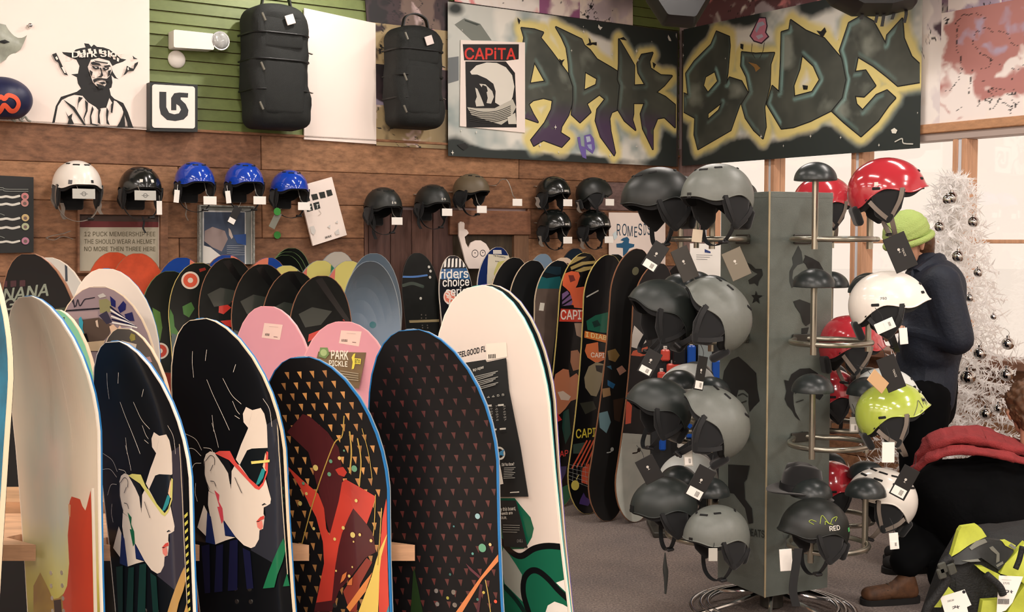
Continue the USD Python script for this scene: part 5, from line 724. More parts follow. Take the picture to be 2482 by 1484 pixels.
B = board('Q5', 'collage snowboard with a green mask and orange lettering strip', (17, 17, 19), 'yellow', kick=.04, group=row5); A = B.art; A.sub = .03; A.line(c7([(1450, 1400), (1560, 1340)]), .008, (190, 190, 180), False); A.poly(cF([(1340, 290), (1420, 240), (1540, 210), (1540, 400), (1440, 390), (1350, 370)]), (24, 100, 78)); A.poly(cF([(1390, 300), (1440, 280), (1470, 330), (1410, 350)]), (14, 50, 44)); A.poly(cF([(1325, 380), (1540, 420), (1530, 490), (1320, 440)]), (226, 128, 56)); A.text('I DIABLO', cF([(1335, 430)])[0], cF([(1600, 478)])[0], 11, (250, 226, 160)); A.poly(cF([(1340, 500), (1440, 480), (1500, 540), (1500, 640), (1430, 670), (1350, 620), (1325, 560)]), (220, 120, 72)); A.poly(cF([(1445, 490), (1520, 490), (1520, 570), (1450, 570)]), (20, 18, 18)); A.text('CAPITA', cF([(1380, 615)])[0], cF([(1570, 625)])[0], 11, (250, 236, 220)); A.poly(cF([(1320, 800), (1360, 700), (1430, 660), (1500, 680), (1490, 780), (1460, 900), (1430, 970), (1380, 960), (1330, 890)]), (150, 138, 110)); A.poly(cF([(1420, 690), (1490, 690), (1480, 760), (1430, 740)]), (50, 46, 42))
A.poly(cF([(1280, 1030), (1400, 1010), (1430, 1080), (1330, 1130)]), (54, 56, 46)); A.text('CAPITA', cF([(1245, 1345)])[0], cF([(1520, 1320)])[0], 21, (226, 208, 70)); A.poly(cF([(1220, 1400), (1340, 1380), (1300, 1484), (1220, 1484)]), (60, 80, 70))
for k in range(4): A.line(cC([(1200 + 42 * k, 200 - 10 * k), (1330 + 30 * k, -40)]), .011, (222, 96, 66), False)
A.poly(cC([(1290, 200), (1350, 160), (1365, 300), (1340, 350), (1280, 330)]), (214, 88, 58))
for k in range(5): A.line(cC([(1165, 170 + 32 * k), (1340, 200 + 42 * k)]), .002, (170, 176, 170), False); A.line(cC([(1175 + 34 * k, 160), (1160 + 42 * k, 350)]), .002, (170, 176, 170), False)
A.shape(Point(B.f.uv(cC([(1225, 355)]))[0]).buffer(.029), (214, 200, 96)); A.line(cC([(1235, 300), (1255, 265)]), .006, (214, 200, 120), False); A.poly(cC([(1270, 480), (1300, 420), (1320, 460), (1370, 490), (1340, 540), (1260, 520)]), (70, 50, 110)); done(B)
B = board('Q6', 'plain dark snowboard with a brown edge and a round mark near the tip', (24, 23, 22), 'brown', kick=.04, group=row5, rough=.45); A = B.art; A.shape(Point(B.f.uv(c7([(1922, 1150)]))[0]).buffer(.024), (110, 108, 84)); A.sub = .03
for p, c in (([(1530, 560), (1600, 540), (1640, 600), (1600, 660), (1540, 640)], (120, 96, 56)), ([(1610, 720), (1660, 690), (1700, 740), (1640, 780)], (176, 130, 110)), ([(1530, 820), (1600, 860), (1580, 900), (1530, 870)], (40, 90, 130)), ([(1480, 900), (1550, 890), (1560, 960), (1490, 980)], (140, 110, 76)), ([(1450, 1120), (1530, 1100), (1560, 1200), (1520, 1300), (1460, 1250)], (96, 124, 130)), ([(1580, 1000), (1680, 980), (1640, 1200), (1590, 1180)], (60, 44, 34)), ([(1520, 700), (1560, 690), (1570, 730)], (54, 96, 120))): A.poly(cF(p), c)
A.shape(Point(B.f.uv(cC([(1555, 35)]))[0]).buffer(.012), (170, 172, 166)); A.line(cC([(1510, 65), (1540, 60), (1550, 45)]), .006, (170, 172, 166), False); done(B)
B = board('Q7', 'black and white snowboard with orange blots standing on the carpet behind the helmets', (30, 30, 32), 'brown', kick=.04, group=row5); A = B.art; A.sub = .03; y0 = .45
A.poly(cF([(1790, -40), (1850, 0), (1850, 100), (1790, 200)]), (220, 214, 202)); A.poly(cF([(1770, 330), (1860, 420), (1880, 480), (1800, 540), (1730, 520)]), (222, 216, 206)); A.poly(cF([(1760, 560), (1890, 520), (1900, 590), (1830, 610), (1740, 600)]), (220, 100, 66)); A.poly(cF([(1700, 950), (1750, 900), (1750, 1060), (1740, 1210), (1690, 1220)]), (214, 90, 64)); A.shape(sbox(-.2, 0, .2, B.f.uv(cF([(1700, 1300)]))[0, 1]), lambda uv: lerp(np.tile(lin((206, 206, 194)), (len(uv), 1)), np.tile(lin((160, 166, 158)), (len(uv), 1)), fbm2(uv, 9, 2) * 1.4 - .2)); A.shape(Point(B.f.uv(cC([(1795, 40)]))[0]).buffer(.013), (24, 24, 24)); A.line(cC([(1740, 70), (1775, 65), (1790, 50)]), .008, (24, 24, 24), False); done(B)
# --- back row, tips only
back = 'snowboard tips in the far row'
def far(tip, Y, al, label, deck, edge='cream', art=None, **k):
    B = board(from_tip(tip, Y, al), label, deck, edge, group=back, **k); B.art.sub = .16; (art and art(B)); done(B); return B
om = mat('deck_orange', (200, 78, 46), .4, noise=7, amt=.35)
FIT['or1'] = from_tip((275, 612), 6.0, -20); FIT['or2'] = from_tip((332, 615), 5.9, -20)
board('or1', 'mottled orange snowboard tip, left one of the pair', (200, 78, 46), 'brown', group=back, deckmat=om); board('or2', 'mottled orange snowboard tip, right one of the pair', (200, 78, 46), 'brown', group=back, deckmat=om)
B = board('white2', 'pale white snowboard with a thin dark line behind the black lettered board', (206, 204, 196), 'white', w=.29, group=back); B.art.line(c5([(640, 1080), (645, 1240)]), .008, (60, 70, 80), False); done(B)
BL, PE = (34, 74, 160), (240, 140, 110)
def bo(x): return lambda B: (B.art.shape(sbox(x, 0, .2, 2), PE))
for k, lb, x in (('bo1', 'blue and peach snowboard tip, leftmost of three alike', .04), ('bo2', 'blue and peach snowboard tip, middle of three alike', .02), ('bo3', 'blue and peach snowboard tip, rightmost of three alike', -.2)):
    B = board(k, lb, BL, 'brown', group=back); B.art.sub = .16; B.art.shape(sbox(x, 0, .2 if x > 0 else .0, 2), PE); done(B)
for i, (t, Y) in enumerate((((700, 602), 6.95), ((692, 611), 6.85), ((684, 619), 6.75))): far(t, Y, -30, 'black snowboard tip, %s of three in the far row' % ('rearmost', 'middle', 'nearest')[i], (16, 20, 18), 'green')
far((812, 611), 7.0, -30, 'pale grey snowboard tip in the far row', (196, 190, 178), 'grey')
def yl(B): B.art.shape(sbox(.06, 0, .2, 2), (60, 140, 110)); B.art.shape(sbox(-.2, 0, -.075, 2), (230, 130, 116)); B.art.shape(Polygon([(-.01, B.L - .26), (.03, B.L - .22), (.06, B.L - .27), (.02, B.L - .33)]), (50, 56, 40))
for i, (t, Y) in enumerate((((688, 644), 6.35), ((770, 632), 6.5), ((838, 633), 6.42))): far(t, Y, -30, 'yellow snowboard tip with green and pink sides, %s of three' % ('left', 'middle', 'right')[i], (232, 222, 130), 'grey', yl)
far((1307, 616), 7.75, -33, 'pale blue-grey snowboard tip above the right rack', (132, 156, 178), 'grey', w=.25); far((1385, 603), 7.8, -33, 'navy snowboard tip above the right rack', (22, 38, 52), 'dark', w=.25); far((1357, 625), 7.6, -33, 'cream snowboard tip with small blots above the right rack', (240, 214, 190), 'cream', lambda B: [B.art.shape(Point(x, B.L - y).buffer(.014), (120, 80, 74)) for x, y in ((-.05, .04), (.03, .05), (.07, .09))]); far((1480, 617), 7.35, -33, 'black snowboard tip just behind the orange-lettered collage board', (26, 28, 26), 'grey')
far((1640, 640), 7.3, -30, 'black snowboard behind the black helmet on the stand', (14, 16, 18), 'dark'); far((1725, 636), 7.5, -30, 'dark snowboard behind the grey helmet on the stand', (30, 32, 36), 'grey')
# --- comb rack that holds the front row
th = thing('board_rack', 'pale wood comb rack holding the front row of snowboards', 'rack'); RK = [mat('rack_wood_%d' % k, c, .6, noise=4, amt=.35, stretch=(1.2, 8, 8)) for k, c in enumerate([(196, 152, 116), (176, 134, 98)])]; FN = mat('rack_finger', (120, 96, 66), .6, noise=6, amt=.35, stretch=(3, 8, 8))

def rk(x0, x1, y0, y1, z1, t, cut=True):
    m = mf.Manifold.cube((x1 - x0, y1 - y0, t)).translate((x0, y0, z1 - t))
    if cut:
        for k in 'B1 A B C D E F O0 O1'.split():
            x, y, al, lean, roll, L = FIT[k]; u, v, n = bframe(al, lean, roll); q = np.array([x, y, 0]) + v * (1.0 / v[2]); M = basis(q - n * .006, u, v, n)
            m -= mf.Manifold.cube((.34, .5, .032), True).transform(M[:3])
    g = m.to_mesh(); return trimesh.Trimesh(g.vert_properties[:, :3], g.tri_verts)
part(th, 'comb_rail', rk(-1.7, -.09, 2.345, 2.62, 1.0, .032), RK[0], False); part(th, 'back_rail', rk(-1.7, -.09, 2.635, 2.80, 1.022, .03), RK[1], False)
for x in (-1.62, -.62, -.14):
    part(th, 'rack_post', box(.05, .05, .98, (x, 2.70, .49), .004), RK[1], False); 
for x in (-1.62, -.14): part(th, 'rail_bracket', box(.04, .36, .04, (x, 2.56, .945), .004), RK[1], False)
part(th, 'foot_rail', box(1.6, .06, .05, (-.84, 2.70, .2), .005), RK[1], False)
# ------------------------------------------------------------------ helmets
def sup(a, p): return np.sign(a) * np.abs(a) ** p
def helmet_shell(lx=.142, wy=.113, c=.128, front=.018, ear=-.012, back=-.062, inset=0., n=72, rows=18, lip=0.):
    th_ = np.linspace(0, 2 * np.pi, n, endpoint=False); ca = np.cos(th_)
    kn = np.array([0, 38, 62, 84, 112, 130, 150, 180]); kv = np.array([front, front - .002, ear - .004, ear + .026, ear + .020, ear - .030, back + .006, back]); deg = np.degrees(np.abs((th_ + np.pi) % (2 * np.pi) - np.pi)); rim = np.interp(deg, kn, kv)
    k = np.ones(7) / 7; rim = np.convolve(np.r_[rim[-6:], rim, rim[:6]], k, 'same')[6:-6] - inset * .3
    V = []; a, b, c_ = lx - inset, wy - inset, c - inset
    for i in range(1, rows + 1):
        t = i / rows; z = c_ * np.cos(t * np.pi / 2) if False else c_ - (c_ - rim) * (1 - np.cos(t * np.pi / 2)) ** .9
        r = np.where(z >= 0, np.sqrt(np.maximum(0, 1 - np.abs(z / c_) ** 2.15)), 1 - .55 * (np.minimum(z, 0) / .13) ** 2)
        g = 1 + lip * np.clip((t - .86) / .14, 0, 1) ** 1.5 * np.clip(ca, 0, 1) ** 2
        V.append(np.c_[a * r * ca * np.where(ca > 0, 1.0, .97) * g, b * r * np.sin(th_) * (1 - .10 * ca), z + np.zeros(n)])
    V = np.vstack([[0, 0, c_], *V]); F_ = [(0, 1 + j, 1 + (j + 1) % n) for j in range(n)]
    for i in range(rows - 1):
        for j in range(n):
            p, q = 1 + i * n + j, 1 + i * n + (j + 1) % n; F_ += [(p, p + n, q), (q, p + n, q + n)]
    return V, np.array(F_), n, rows
def shell_mesh(inset=0., t=.006, **k):
    V, F_, n, rows = helmet_shell(inset=inset, **k); W2, _, _, _ = helmet_shell(inset=inset + t, **k); N = len(V); s = 1 + (rows - 1) * n; W2[s:, 2] = V[s:, 2]
    R = [(s + j, N + s + j, s + (j + 1) % n) for j in range(n)] + [(s + (j + 1) % n, N + s + j, N + s + (j + 1) % n) for j in range(n)]; m = trimesh.Trimesh(np.vstack([V, W2]), np.vstack([F_, F_[:, ::-1] + N, R]), process=False); return m
def on_shell(az, z, off=.0, lx=.142, wy=.113, c=.128):
    """frame on the shell at azimuth az (degrees, 0 = front, + = left) and height z"""
    def pt(a, zz): r = math.sqrt(max(0, 1 - abs(zz / c) ** 2.15)) if zz >= 0 else 1 - .55 * (zz / .13) ** 2; return np.array([lx * r * math.cos(a) * (1 if math.cos(a) > 0 else .97), wy * r * math.sin(a) * (1 - .1 * math.cos(a)), zz])
    a = math.radians(az); p = pt(a, z); tu = pt(a + .01, z) - p; tv = pt(a, z + .001) - p; tu /= np.linalg.norm(tu); tv /= np.linalg.norm(tv); n = np.cross(tu, tv); n /= np.linalg.norm(n); v = np.cross(n, tu); return basis(p + n * off, tu, v, n)
LINER = mat('helmet_liner', (12, 14, 16), .85); PADM = mat('ear_pad', (14, 16, 18), .9, sheen=.2); SLOT = mat('vent_dark', (10, 11, 12), .8); STRAPB = mat('strap_black', (22, 24, 26), .7); STRAPW = mat('strap_grey', (196, 188, 174), .7); BUCK = mat('buckle', (30, 30, 32), .35)
def pad_mesh(s):
    sp = [((.036, .100, .0), .016), ((-.052, .100, -.015), .016), ((.022, .098, -.055), .016), ((-.040, .098, -.075), .018), ((-.012, .094, -.098), .015)]
    m = mf.Manifold.batch_hull([mf.Manifold.sphere(r, 16).translate((p[0], s * p[1], p[2])) for p, r in sp]); g = m.to_mesh(); V = np.array(g.vert_properties[:, :3]); V[:, 1] = s * (.098 + (s * V[:, 1] - .098) * .62); return trimesh.Trimesh(V, g.tri_verts)
def helmet(color, label, M, catg='helmet', group=None, vents='top', strap=STRAPB, badge=None, gloss=.5, dots=False, cut='snow', logos=(), name='helmet'):
    t = thing(name, label, catg, group, M=M); k = dict(lip=.06) if cut == 'visor' else {}
    sp_ = part(t, 'shell', shell_mesh(**k), color, 40); part(t, 'liner', shell_mesh(inset=.0065, t=.012, front=.010, ear=-.03, back=-.072), LINER, 40)
    V, F_, n, rows = helmet_shell(**k); rim = V[-n:]; part(sp_, 'rim_trim', tube(rim, .0028, 6, closed=True), color if gloss > .4 else LINER, True)
    for s in (1, -1): part(t, 'ear_pad', pad_mesh(s), PADM, 50)
    cs_ = part(t, 'chin_strap', ribbon(curve([(-.01, .098, -.05), (.004, .092, -.105), (.018, .060, -.150), (.024, 0, -.168), (.018, -.060, -.150), (.004, -.092, -.105), (-.01, -.098, -.05)], 30), (1, 0, 0), .018, .003), strap); part(cs_, 'buckle', box(.03, .034, .012, (.02, .055, -.155), .004), BUCK, False)
    for s in (1, -1): part(t, 'side_strap', ribbon(curve([(.040, s * .109, .012), (.03, s * .112, -.03), (.008, s * .106, -.075), (-.004, s * .098, -.10)], 10), (1, 0, 0), .016, .003), strap); part(t, 'rear_strap', ribbon(curve([(-.075, s * .102, -.035), (-.055, s * .112, -.06), (-.025, s * .107, -.088), (-.004, s * .099, -.102)], 10), (.7, 0, .7), .016, .003), strap)
    part(t, 'rear_pad', move(mf_mesh([((-.115, .045, -.06), .014), ((-.115, -.045, -.06), .014), ((-.10, .04, -.105), .014), ((-.10, -.04, -.105), .014)]), np.eye(4)), PADM, 50)
    vs = {'top': [(26, .108, .034), (-26, .108, .034), (70, .112, .03), (-70, .112, .03), (150, .105, .034), (-150, .105, .034)], 'side': [(112, .012, .028), (-112, .012, .028), (12, .075, .026), (-12, .075, .026), (28, .045, .02), (-28, .045, .02)], 'many': [(a, z, .036) for z in (.112, .085) for a in (20, -20, 60, -60, 100, -100, 145, -145)], 'none': []}[vents]
    for a, z, l in vs: part(sp_, 'vent', move(box(l, .010, .004, (0, 0, 0), .0019), on_shell(a, z, .0004)), SLOT, False)
    if vents == 'side':
        for a, z in ((78, -.004), (-78, -.004), (128, -.03), (-128, -.03)): part(sp_, 'rivet', move(trimesh.creation.cylinder(.0055, .003, sections=14), on_shell(a, z, .0005)), SLOT)
    if badge is not None:
        for a, z, w_, col in badge: part(sp_, 'badge', move(box(w_, w_, .0016, (0, 0, 0), .0005), on_shell(a, z, .001)), col, False)
    for a, z, txt, h_, col in logos:
        v, f = text2d(txt); v = v * h_ - [np.ptp(v[:, 0]) * h_ / 2, 0]; P = []
        for x, y in v: P.append((on_shell(a + math.degrees(x / .12), z + y, .0012)[:3, 3]))
        part(sp_, 'lettering', trimesh.Trimesh(np.array(P), f, process=False), col, False)
    return t
def mf_mesh(sp, refine=None):
    m = mf.Manifold.batch_hull([mf.Manifold.sphere(r, 14).translate(p) for p, r in sp])
    if refine: m = m.refine_to_length(refine)
    g = m.to_mesh(); return trimesh.Trimesh(g.vert_properties[:, :3], g.tri_verts)
def pose(P, az, pitch=0, roll=0, s=1.):
    """front azimuth az: 0 = right, 90 = away, -90 = towards the viewer; pitch: nose down"""
    return tr(*P) @ rot((0, 0, 1), az) @ rot((0, 1, 0), pitch) @ rot((1, 0, 0), roll) @ np.diag([s, s, s, 1]) @ tr(0, 0, -.03)
HB = mat('helmet_black_gloss', (20, 24, 22), .22, coat=.5); HM = mat('helmet_black_matt', (28, 32, 30), .42); HG = mat('helmet_grey', (112, 116, 110), .42, noise=60, amt=.06); HGD = mat('helmet_graphite', (46, 52, 50), .42); HW = mat('helmet_white', (238, 232, 222), .28, coat=.4); HBL = mat('helmet_blue', (24, 66, 176), .15, coat=1.); HR = mat('helmet_red', (182, 48, 58), .16, coat=1.); HGN = mat('helmet_lime', (176, 194, 78), .16, coat=1.); HBR = mat('helmet_brown', (92, 80, 60), .5); HLG = mat('helmet_pale', (206, 210, 206), .35)
BADGE = mat('badge_black', (22, 24, 24), .4); BADGEW = mat('badge_white', (220, 218, 208), .5); LETW = mat('letter_white', (220, 216, 206), .5); LETD = mat('letter_dark', (90, 90, 92), .5); LETG = mat('letter_lime', (170, 190, 70), .5); LGREEN = mat('sticker_green', (90, 190, 110), .5); LRED = mat('badge_red', (190, 60, 50), .5)
WIRE = mat('wire_zinc', (190, 186, 176), .3, .8); CARDW = mat('card_white', (244, 240, 232), .6); TAGB = mat('tag_black', (18, 19, 20), .45)
def ww(px, off): return off_face(LW, off).at(LW.uv([px]) if False else off_face(LW, off).uv([px]))[0]
azw = math.degrees(math.atan2(E2[1], E2[0]))
def wall_helmet(px, color, label, turn=0, s=.95, group='helmets on the wood wall', src=None, **k):
    P = ww(px, .17); M = pose(P, azw + turn, 4, 0, s)
    if src: return copy(src, M, label, 'helmet', group)
    return helmet(color, label, M, group=group, **k)
def holder(px, card, label, M0=None, src=None):
    """wire prong with a price card in front of a wall helmet"""
    P = ww(px, .17); M = basis(P, D1, Z, E2)
    if src: return copy(src, M, label, 'price holder', 'price holders under the wall helmets')
    t = thing('price_holder', label, 'price holder', 'price holders under the wall helmets', M=M)
    part(t, 'wire', cat_([tube(curve([(-.03, -.0, -.14), (-.03, .0, -.02), (-.02, .03, .02), (.02, .03, .03), (.03, -.02, .06), (.03, -.075, .09), (.035, -.10, .125)], 30), .0028, 6)]), WIRE); part(t, 'cross_wire', tube([(-.05, .0, -.14), (.05, .0, -.14)], .003, 6), WIRE)
    part(t, 'price_card', box(.075, .046, .003, (.036, -.118, .128), .001), CARDW, False); return t
w0 = wall_helmet((188, 438), HW, 'white helmet on the wood wall, leftmost of the wall row', badge=[(20, .03, .014, BADGE), (-38, .025, .02, LETD)], s=1.08, strap=STRAPW)
w1 = wall_helmet((341, 446), HB, 'glossy black helmet next to the white one on the wood wall', badge=[(14, .05, .018, BADGEW), (-22, .05, .018, BADGEW)], s=.98)
hb = wall_helmet((473, 432), HBL, 'glossy blue helmet, left of three on the wood wall', badge=None, s=.95)
wall_helmet((593, 433), HBL, 'glossy blue helmet, middle of three on the wood wall', src=hb); wall_helmet((703, 450), HBL, 'glossy blue helmet touching the tilted card poster', src=hb)
k = dict(logos=[(-2, .03, '6 m', .016, LETW)], s=.98)
b1 = wall_helmet((930, 492), HM, 'matt black helmet with a small white mark, lower left of the dark wall group', **k); wall_helmet((1050, 483), HM, 'matt black helmet with a white mark beside the brown one', src=b1)
wall_helmet((1143, 455), HBR, 'faded brown helmet hanging above the doorway', turn=18, s=.92)
b2 = wall_helmet((1342, 460), HB, 'black helmet, upper left of four by the thin-lettered poster', turn=8, logos=[(-4, .02, 'smg', .018, LETW)], s=.93); wall_helmet((1440, 462), HM, 'smooth black helmet turned away, upper right of the four', turn=70, s=.93); wall_helmet((1344, 540), HB, 'black helmet, lower left of four by the thin-lettered poster', turn=8, src=b2, s=.93); wall_helmet((1440, 540), HB, 'black helmet, lower right of four by the thin-lettered poster', src=b2, turn=8, s=.93)
h0 = holder((473, 436), 0, 'zinc wire holder with a white price card under the left blue helmet'); 
for px, lb in (((593, 437), 'middle blue helmet'), ((700, 452), 'right blue helmet'), ((925, 490), 'leftmost matt black helmet'), ((1046, 470), 'second matt black helmet'), ((1130, 464), 'brown helmet'), ((1338, 450), 'upper left black helmet of the four'), ((1440, 450), 'upper right black helmet of the four'), ((1338, 540), 'lower left black helmet of the four'), ((1438, 540), 'lower right black helmet of the four')): holder(px, 0, 'wire holder with a white price card under the ' + lb, src=h0)
holder((1216, 448), 0, 'empty wire helmet holder with a white card above the doorway', src=h0)
for px, lb in (((203, 470), 'grey price plate hanging from the front of the white wall helmet'), ((352, 474), 'grey price plate hanging from the front of the glossy black wall helmet')):
    t = thing('price_plate', lb, 'price plate', M=basis(ww(px, .32), D1, Z, E2)); part(t, 'plate', box(.115, .052, .003, (0, 0, 0), .001), mat('plate_grey', (190, 190, 182), .5), False); A = Art(Face((0, 0, .0016), (1, 0, 0), (0, 1, 0), (0, 0, 1)), base=.0003); A.shape(Point(0, 0).buffer(.012).difference(Point(0, 0).buffer(.008)), (120, 120, 116)); A.shape(sbox(-.02, -.0015, .02, .0015), (120, 120, 116)); A.put(t, 'plate_mark'); part(t, 'hook_wire', tube([(-.03, .026, 0), (-.03, .05, -.03)], .0018, 6), WIRE)
def strap_hang(px, off, dy, label, m=STRAPW, wv=0.02, loop=False):
    p = [ww((px[0] + dx * 1.0, px[1] + y), off) for dx, y in (((0, 0), (4, dy * .35), (2, dy * .7), (8, dy)) if not loop else ((0, 0), (-18, dy * .3), (-42, dy * .5), (-58, dy * .8), (-40, dy), (-20, dy * .6), (6, dy * .9)))]; t = thing('hanging_strap', label, 'strap'); part(t, 'webbing', ribbon(curve(p, 20), D1 if not loop else E2, wv, .003), m)
strap_hang((149, 492), .17, 40, 'grey chin strap end dangling left of the white wall helmet'); strap_hang((238, 485), .17, 35, 'grey chin strap end dangling right of the white wall helmet'); strap_hang((170, 560), .12, 22, 'looped pale webbing strap hanging below the white wall helmet', loop=True, wv=.03)
strap_hang((448, 490), .14, 45, 'thin pale cord hanging under the left blue helmet', wv=.006); strap_hang((345, 525), .14, 40, 'black cord hanging under the glossy black wall helmet', STRAPB, .01); strap_hang((903, 520), .15, 60, 'black chin strap hanging under the leftmost matt black helmet', STRAPB); strap_hang((1012, 505), .15, 50, 'black chin strap hanging under the second matt black helmet', STRAPB); strap_hang((1108, 470), .15, 40, 'pale chin strap hanging left of the brown helmet')
for i, (x, y) in enumerate(((1300, 478), (1400, 490), (1308, 572), (1408, 578))): strap_hang((x, y), .16, 26, 'pale strap tag hanging left of the %s black helmet of four' % ('upper left', 'upper right', 'lower left', 'lower right')[i], wv=.03)
def wtag(px, w_, h_, ang_, label, m, off=.2, name='swing_tag'):
    t = thing(name, label, 'tag', M=basis(ww(px, off), D1, Z, E2) @ rot((0, 0, 1), ang_)); part(t, 'tag_card', box(w_, h_, .002, (0, 0, 0), .0008), m, False); part(t, 'tag_string', tube([(0, h_ / 2 - .005, .002), (.004, h_ / 2 + .03, -.01)], .001, 5), WIRE); return t
wtag((386, 504), .03, .075, 0, 'narrow white tag at the right of the glossy black wall helmet', CARDW, .26); wtag((428, 476), .03, .07, -6, 'narrow white tag left of the left blue helmet', CARDW, .24); wtag((553, 478), .03, .07, 6, 'narrow white tag left of the middle blue helmet', CARDW, .24)
t = wtag((568, 522), .045, .11, -28, 'black swing tag with a white label below the middle blue helmet', TAGB, .24); part(t, 'white_label', box(.04, .03, .001, (0, -.035, .0016)), CARDW, False)
wtag((667, 534), .04, .10, -28, 'small dark and clear tag below the right blue helmet', mat('tag_clear', (120, 122, 110), .3), .24); 
for px, lb in (((672, 513), 'upper'), ((672, 570), 'lower')): t = thing('round_sticker', 'bright green round sticker, %s of two below the right blue helmet' % lb, 'sticker', M=basis(ww(px, .035 if lb == 'lower' else .25), D1, Z, E2)); part(t, 'disc', trimesh.creation.cylinder(.022, .002, sections=24), mat('green_dot', (40, 130, 40), .5))
# ------------------------------------------------------------------ helmet stand
BETA = math.radians(26.1); SD = .337; ur = np.array([math.cos(BETA), math.sin(BETA), 0]); ul = np.array([-math.sin(BETA), math.cos(BETA), 0]); E0 = np.array([1.057, 4.95, 0]); SC = E0 + (ur + ul) * SD / 2
MET = mat('panel_metal', (116, 124, 118), .45, .4, noise=4, amt=.15, bump=.12, bscale=240); CHR = mat('chrome', (200, 200, 200), .2, 1.); TUBEM = mat('tube_steel', (168, 164, 150), .3, .9); DOME = mat('dome_black', (40, 46, 46), .32); DARKM = mat('trim_dark', (52, 50, 44), .5)
st = thing('helmet_stand', 'four-sided grey metal helmet display stand with steel hoops and domed posts', 'display stand')
PB, PT = .11, 1.803
for i, (o, d) in enumerate(((E0, ur), (E0, ul), (E0 + ur * SD, ul), (E0 + ul * SD, ur))):
    n = np.cross(d, Z) * (1 if i in (0, 2) else -1); part(st, 'metal_panel', move(box(SD - .004, PT - PB, .006, (SD / 2, (PT + PB) / 2, -.004), .001), basis(o, d, Z, n)), MET, False)
part(st, 'corner_strip', box(.008, .008, PT - PB, (*(E0 + (-ur - ul) * .001)[:2], (PT + PB) / 2), .002), mat('strip_pale', (186, 172, 140), .4, .4), False); part(st, 'core_post', trimesh.creation.cylinder(.05, PT - .02, sections=24, transform=tr(SC[0], SC[1], PT / 2)), DARKM)
part(st, 'top_plate', move(box(SD, SD, .006, (0, 0, 0)), tr(SC[0], SC[1], PT - .02) @ rot((0, 0, 1), math.degrees(BETA))), MET, False)
RC = np.array([1.10, 5.0, .04])
for r, z in ((.34, .03), (.30, .04), (.27, .045)): part(st, 'base_ring', tube([RC + [r * math.cos(a), r * math.sin(a), z - .02] for a in np.linspace(0, 2 * np.pi, 64, endpoint=False)], .011, 8, closed=True), CHR, True)
for k in range(6): a = k * math.pi / 3 + .25; part(st, 'base_spoke', tube(curve([SC + [0, 0, .09], RC + [.16 * math.cos(a), .16 * math.sin(a), .05], RC + [.34 * math.cos(a), .34 * math.sin(a), .012]], 12), .009, 8), CHR)
TIER = [1.607, 1.19, .775, .36]
faces = {'right': (E0 + ur * SD / 2, np.array([math.sin(BETA), -math.cos(BETA), 0]), ur), 'left': (E0 + ul * SD / 2, np.array([-math.cos(BETA), -math.sin(BETA), 0]), -ul), 'far_right': (E0 + ur * SD + ul * SD / 2, np.array([math.cos(BETA), math.sin(BETA), 0]), ul), 'back': (E0 + ul * SD + ur * SD / 2, np.array([-math.sin(BETA), math.cos(BETA), 0]), -ur)}
def fpt(fc, lat, out, z): c, n, t = faces[fc]; return c + n * out + t * lat + np.array([0, 0, z])
for fc in faces:
    for z in TIER:
        a = np.linspace(-2.62, 2.62, 40); part(st, 'arm_hoop', tube(np.vstack([fpt(fc, -.03, .0, z), *[fpt(fc, .165 * math.sin(q), .19 + .15 * math.cos(q), z) for q in a], fpt(fc, .03, 0, z)]), .0115, 8), TUBEM, True)
        part(st, 'arm_bracket', move(box(.09, .04, .012, (0, 0, 0), .003), basis(fpt(fc, 0, .006, z), faces[fc][2], Z, faces[fc][1])), DARKM, False)
def post(fc, lat, out, z, dome=True, h=.23):
    p = fpt(fc, lat, out, z); pp = part(st, 'post', tube([p + [0, 0, -.04], p + [0, 0, h]], .0125, 10), TUBEM)
    if dome:
        m = trimesh.creation.icosphere(4, .083); m.vertices[:, 2] = np.where(m.vertices[:, 2] > 0, m.vertices[:, 2] * .86, m.vertices[:, 2] * .06); m.apply_translation(p + [0, 0, h]); part(pp, 'post_dome', m, DOME, 50)
PR = {}
for z in TIER: post('right', -.15, .26, z); post('right', .15, .24, z, h=.20); post('left', -.15, .22, z, h=.20); post('left', .12, .25, z, h=.20); post('far_right', -.12, .25, z, h=.20); post('far_right', .13, .25, z, h=.2); post('back', .12, .25, z, h=.2); post('back', -.12, .25, z, h=.2)
# stencilled heads on the panels (flat paint)
fR = Face(E0, ur, Z, faces['right'][1]); fL = Face(E0, -ul, Z, faces['left'][1]); fR.o = E0 + faces['right'][1] * .0; fL.o = E0 + faces['left'][1] * .0; SK = (34, 38, 36)
c8 = crop(1860, 700, 3.711); c9 = crop(1860, 370, 3.990); c10 = crop(1480, 700, 3.71); c11 = crop(1480, 370, 4.01); c12 = crop(1480, 1080, 3.674)
A = Art(fR, base=.0004)
A.poly(c9([(215, 1150), (250, 1080), (240, 1020), (270, 960), (300, 900), (330, 960), (345, 1070), (290, 1090), (250, 1140), (240, 1210), (270, 1290), (235, 1310), (215, 1250)]), (48, 54, 52)); A.poly(c9([(345, 1060), (365, 1010), (360, 990), (430, 1020), (500, 1060), (540, 1130), (550, 1220), (510, 1200), (470, 1160), (430, 1180), (410, 1220), (395, 1130), (370, 1080)]), (22, 25, 25)); A.line(c9([(250, 1250), (275, 1200), (325, 1185), (300, 1230), (270, 1290)]), .005, SK); A.poly(c9([(250, 1440), (310, 1420), (420, 1460), (450, 1560), (430, 1640), (370, 1680), (340, 1640), (320, 1560), (270, 1490)]), SK); A.poly(c9([(330, 1700), (400, 1690), (370, 1800), (330, 1780)]), SK)
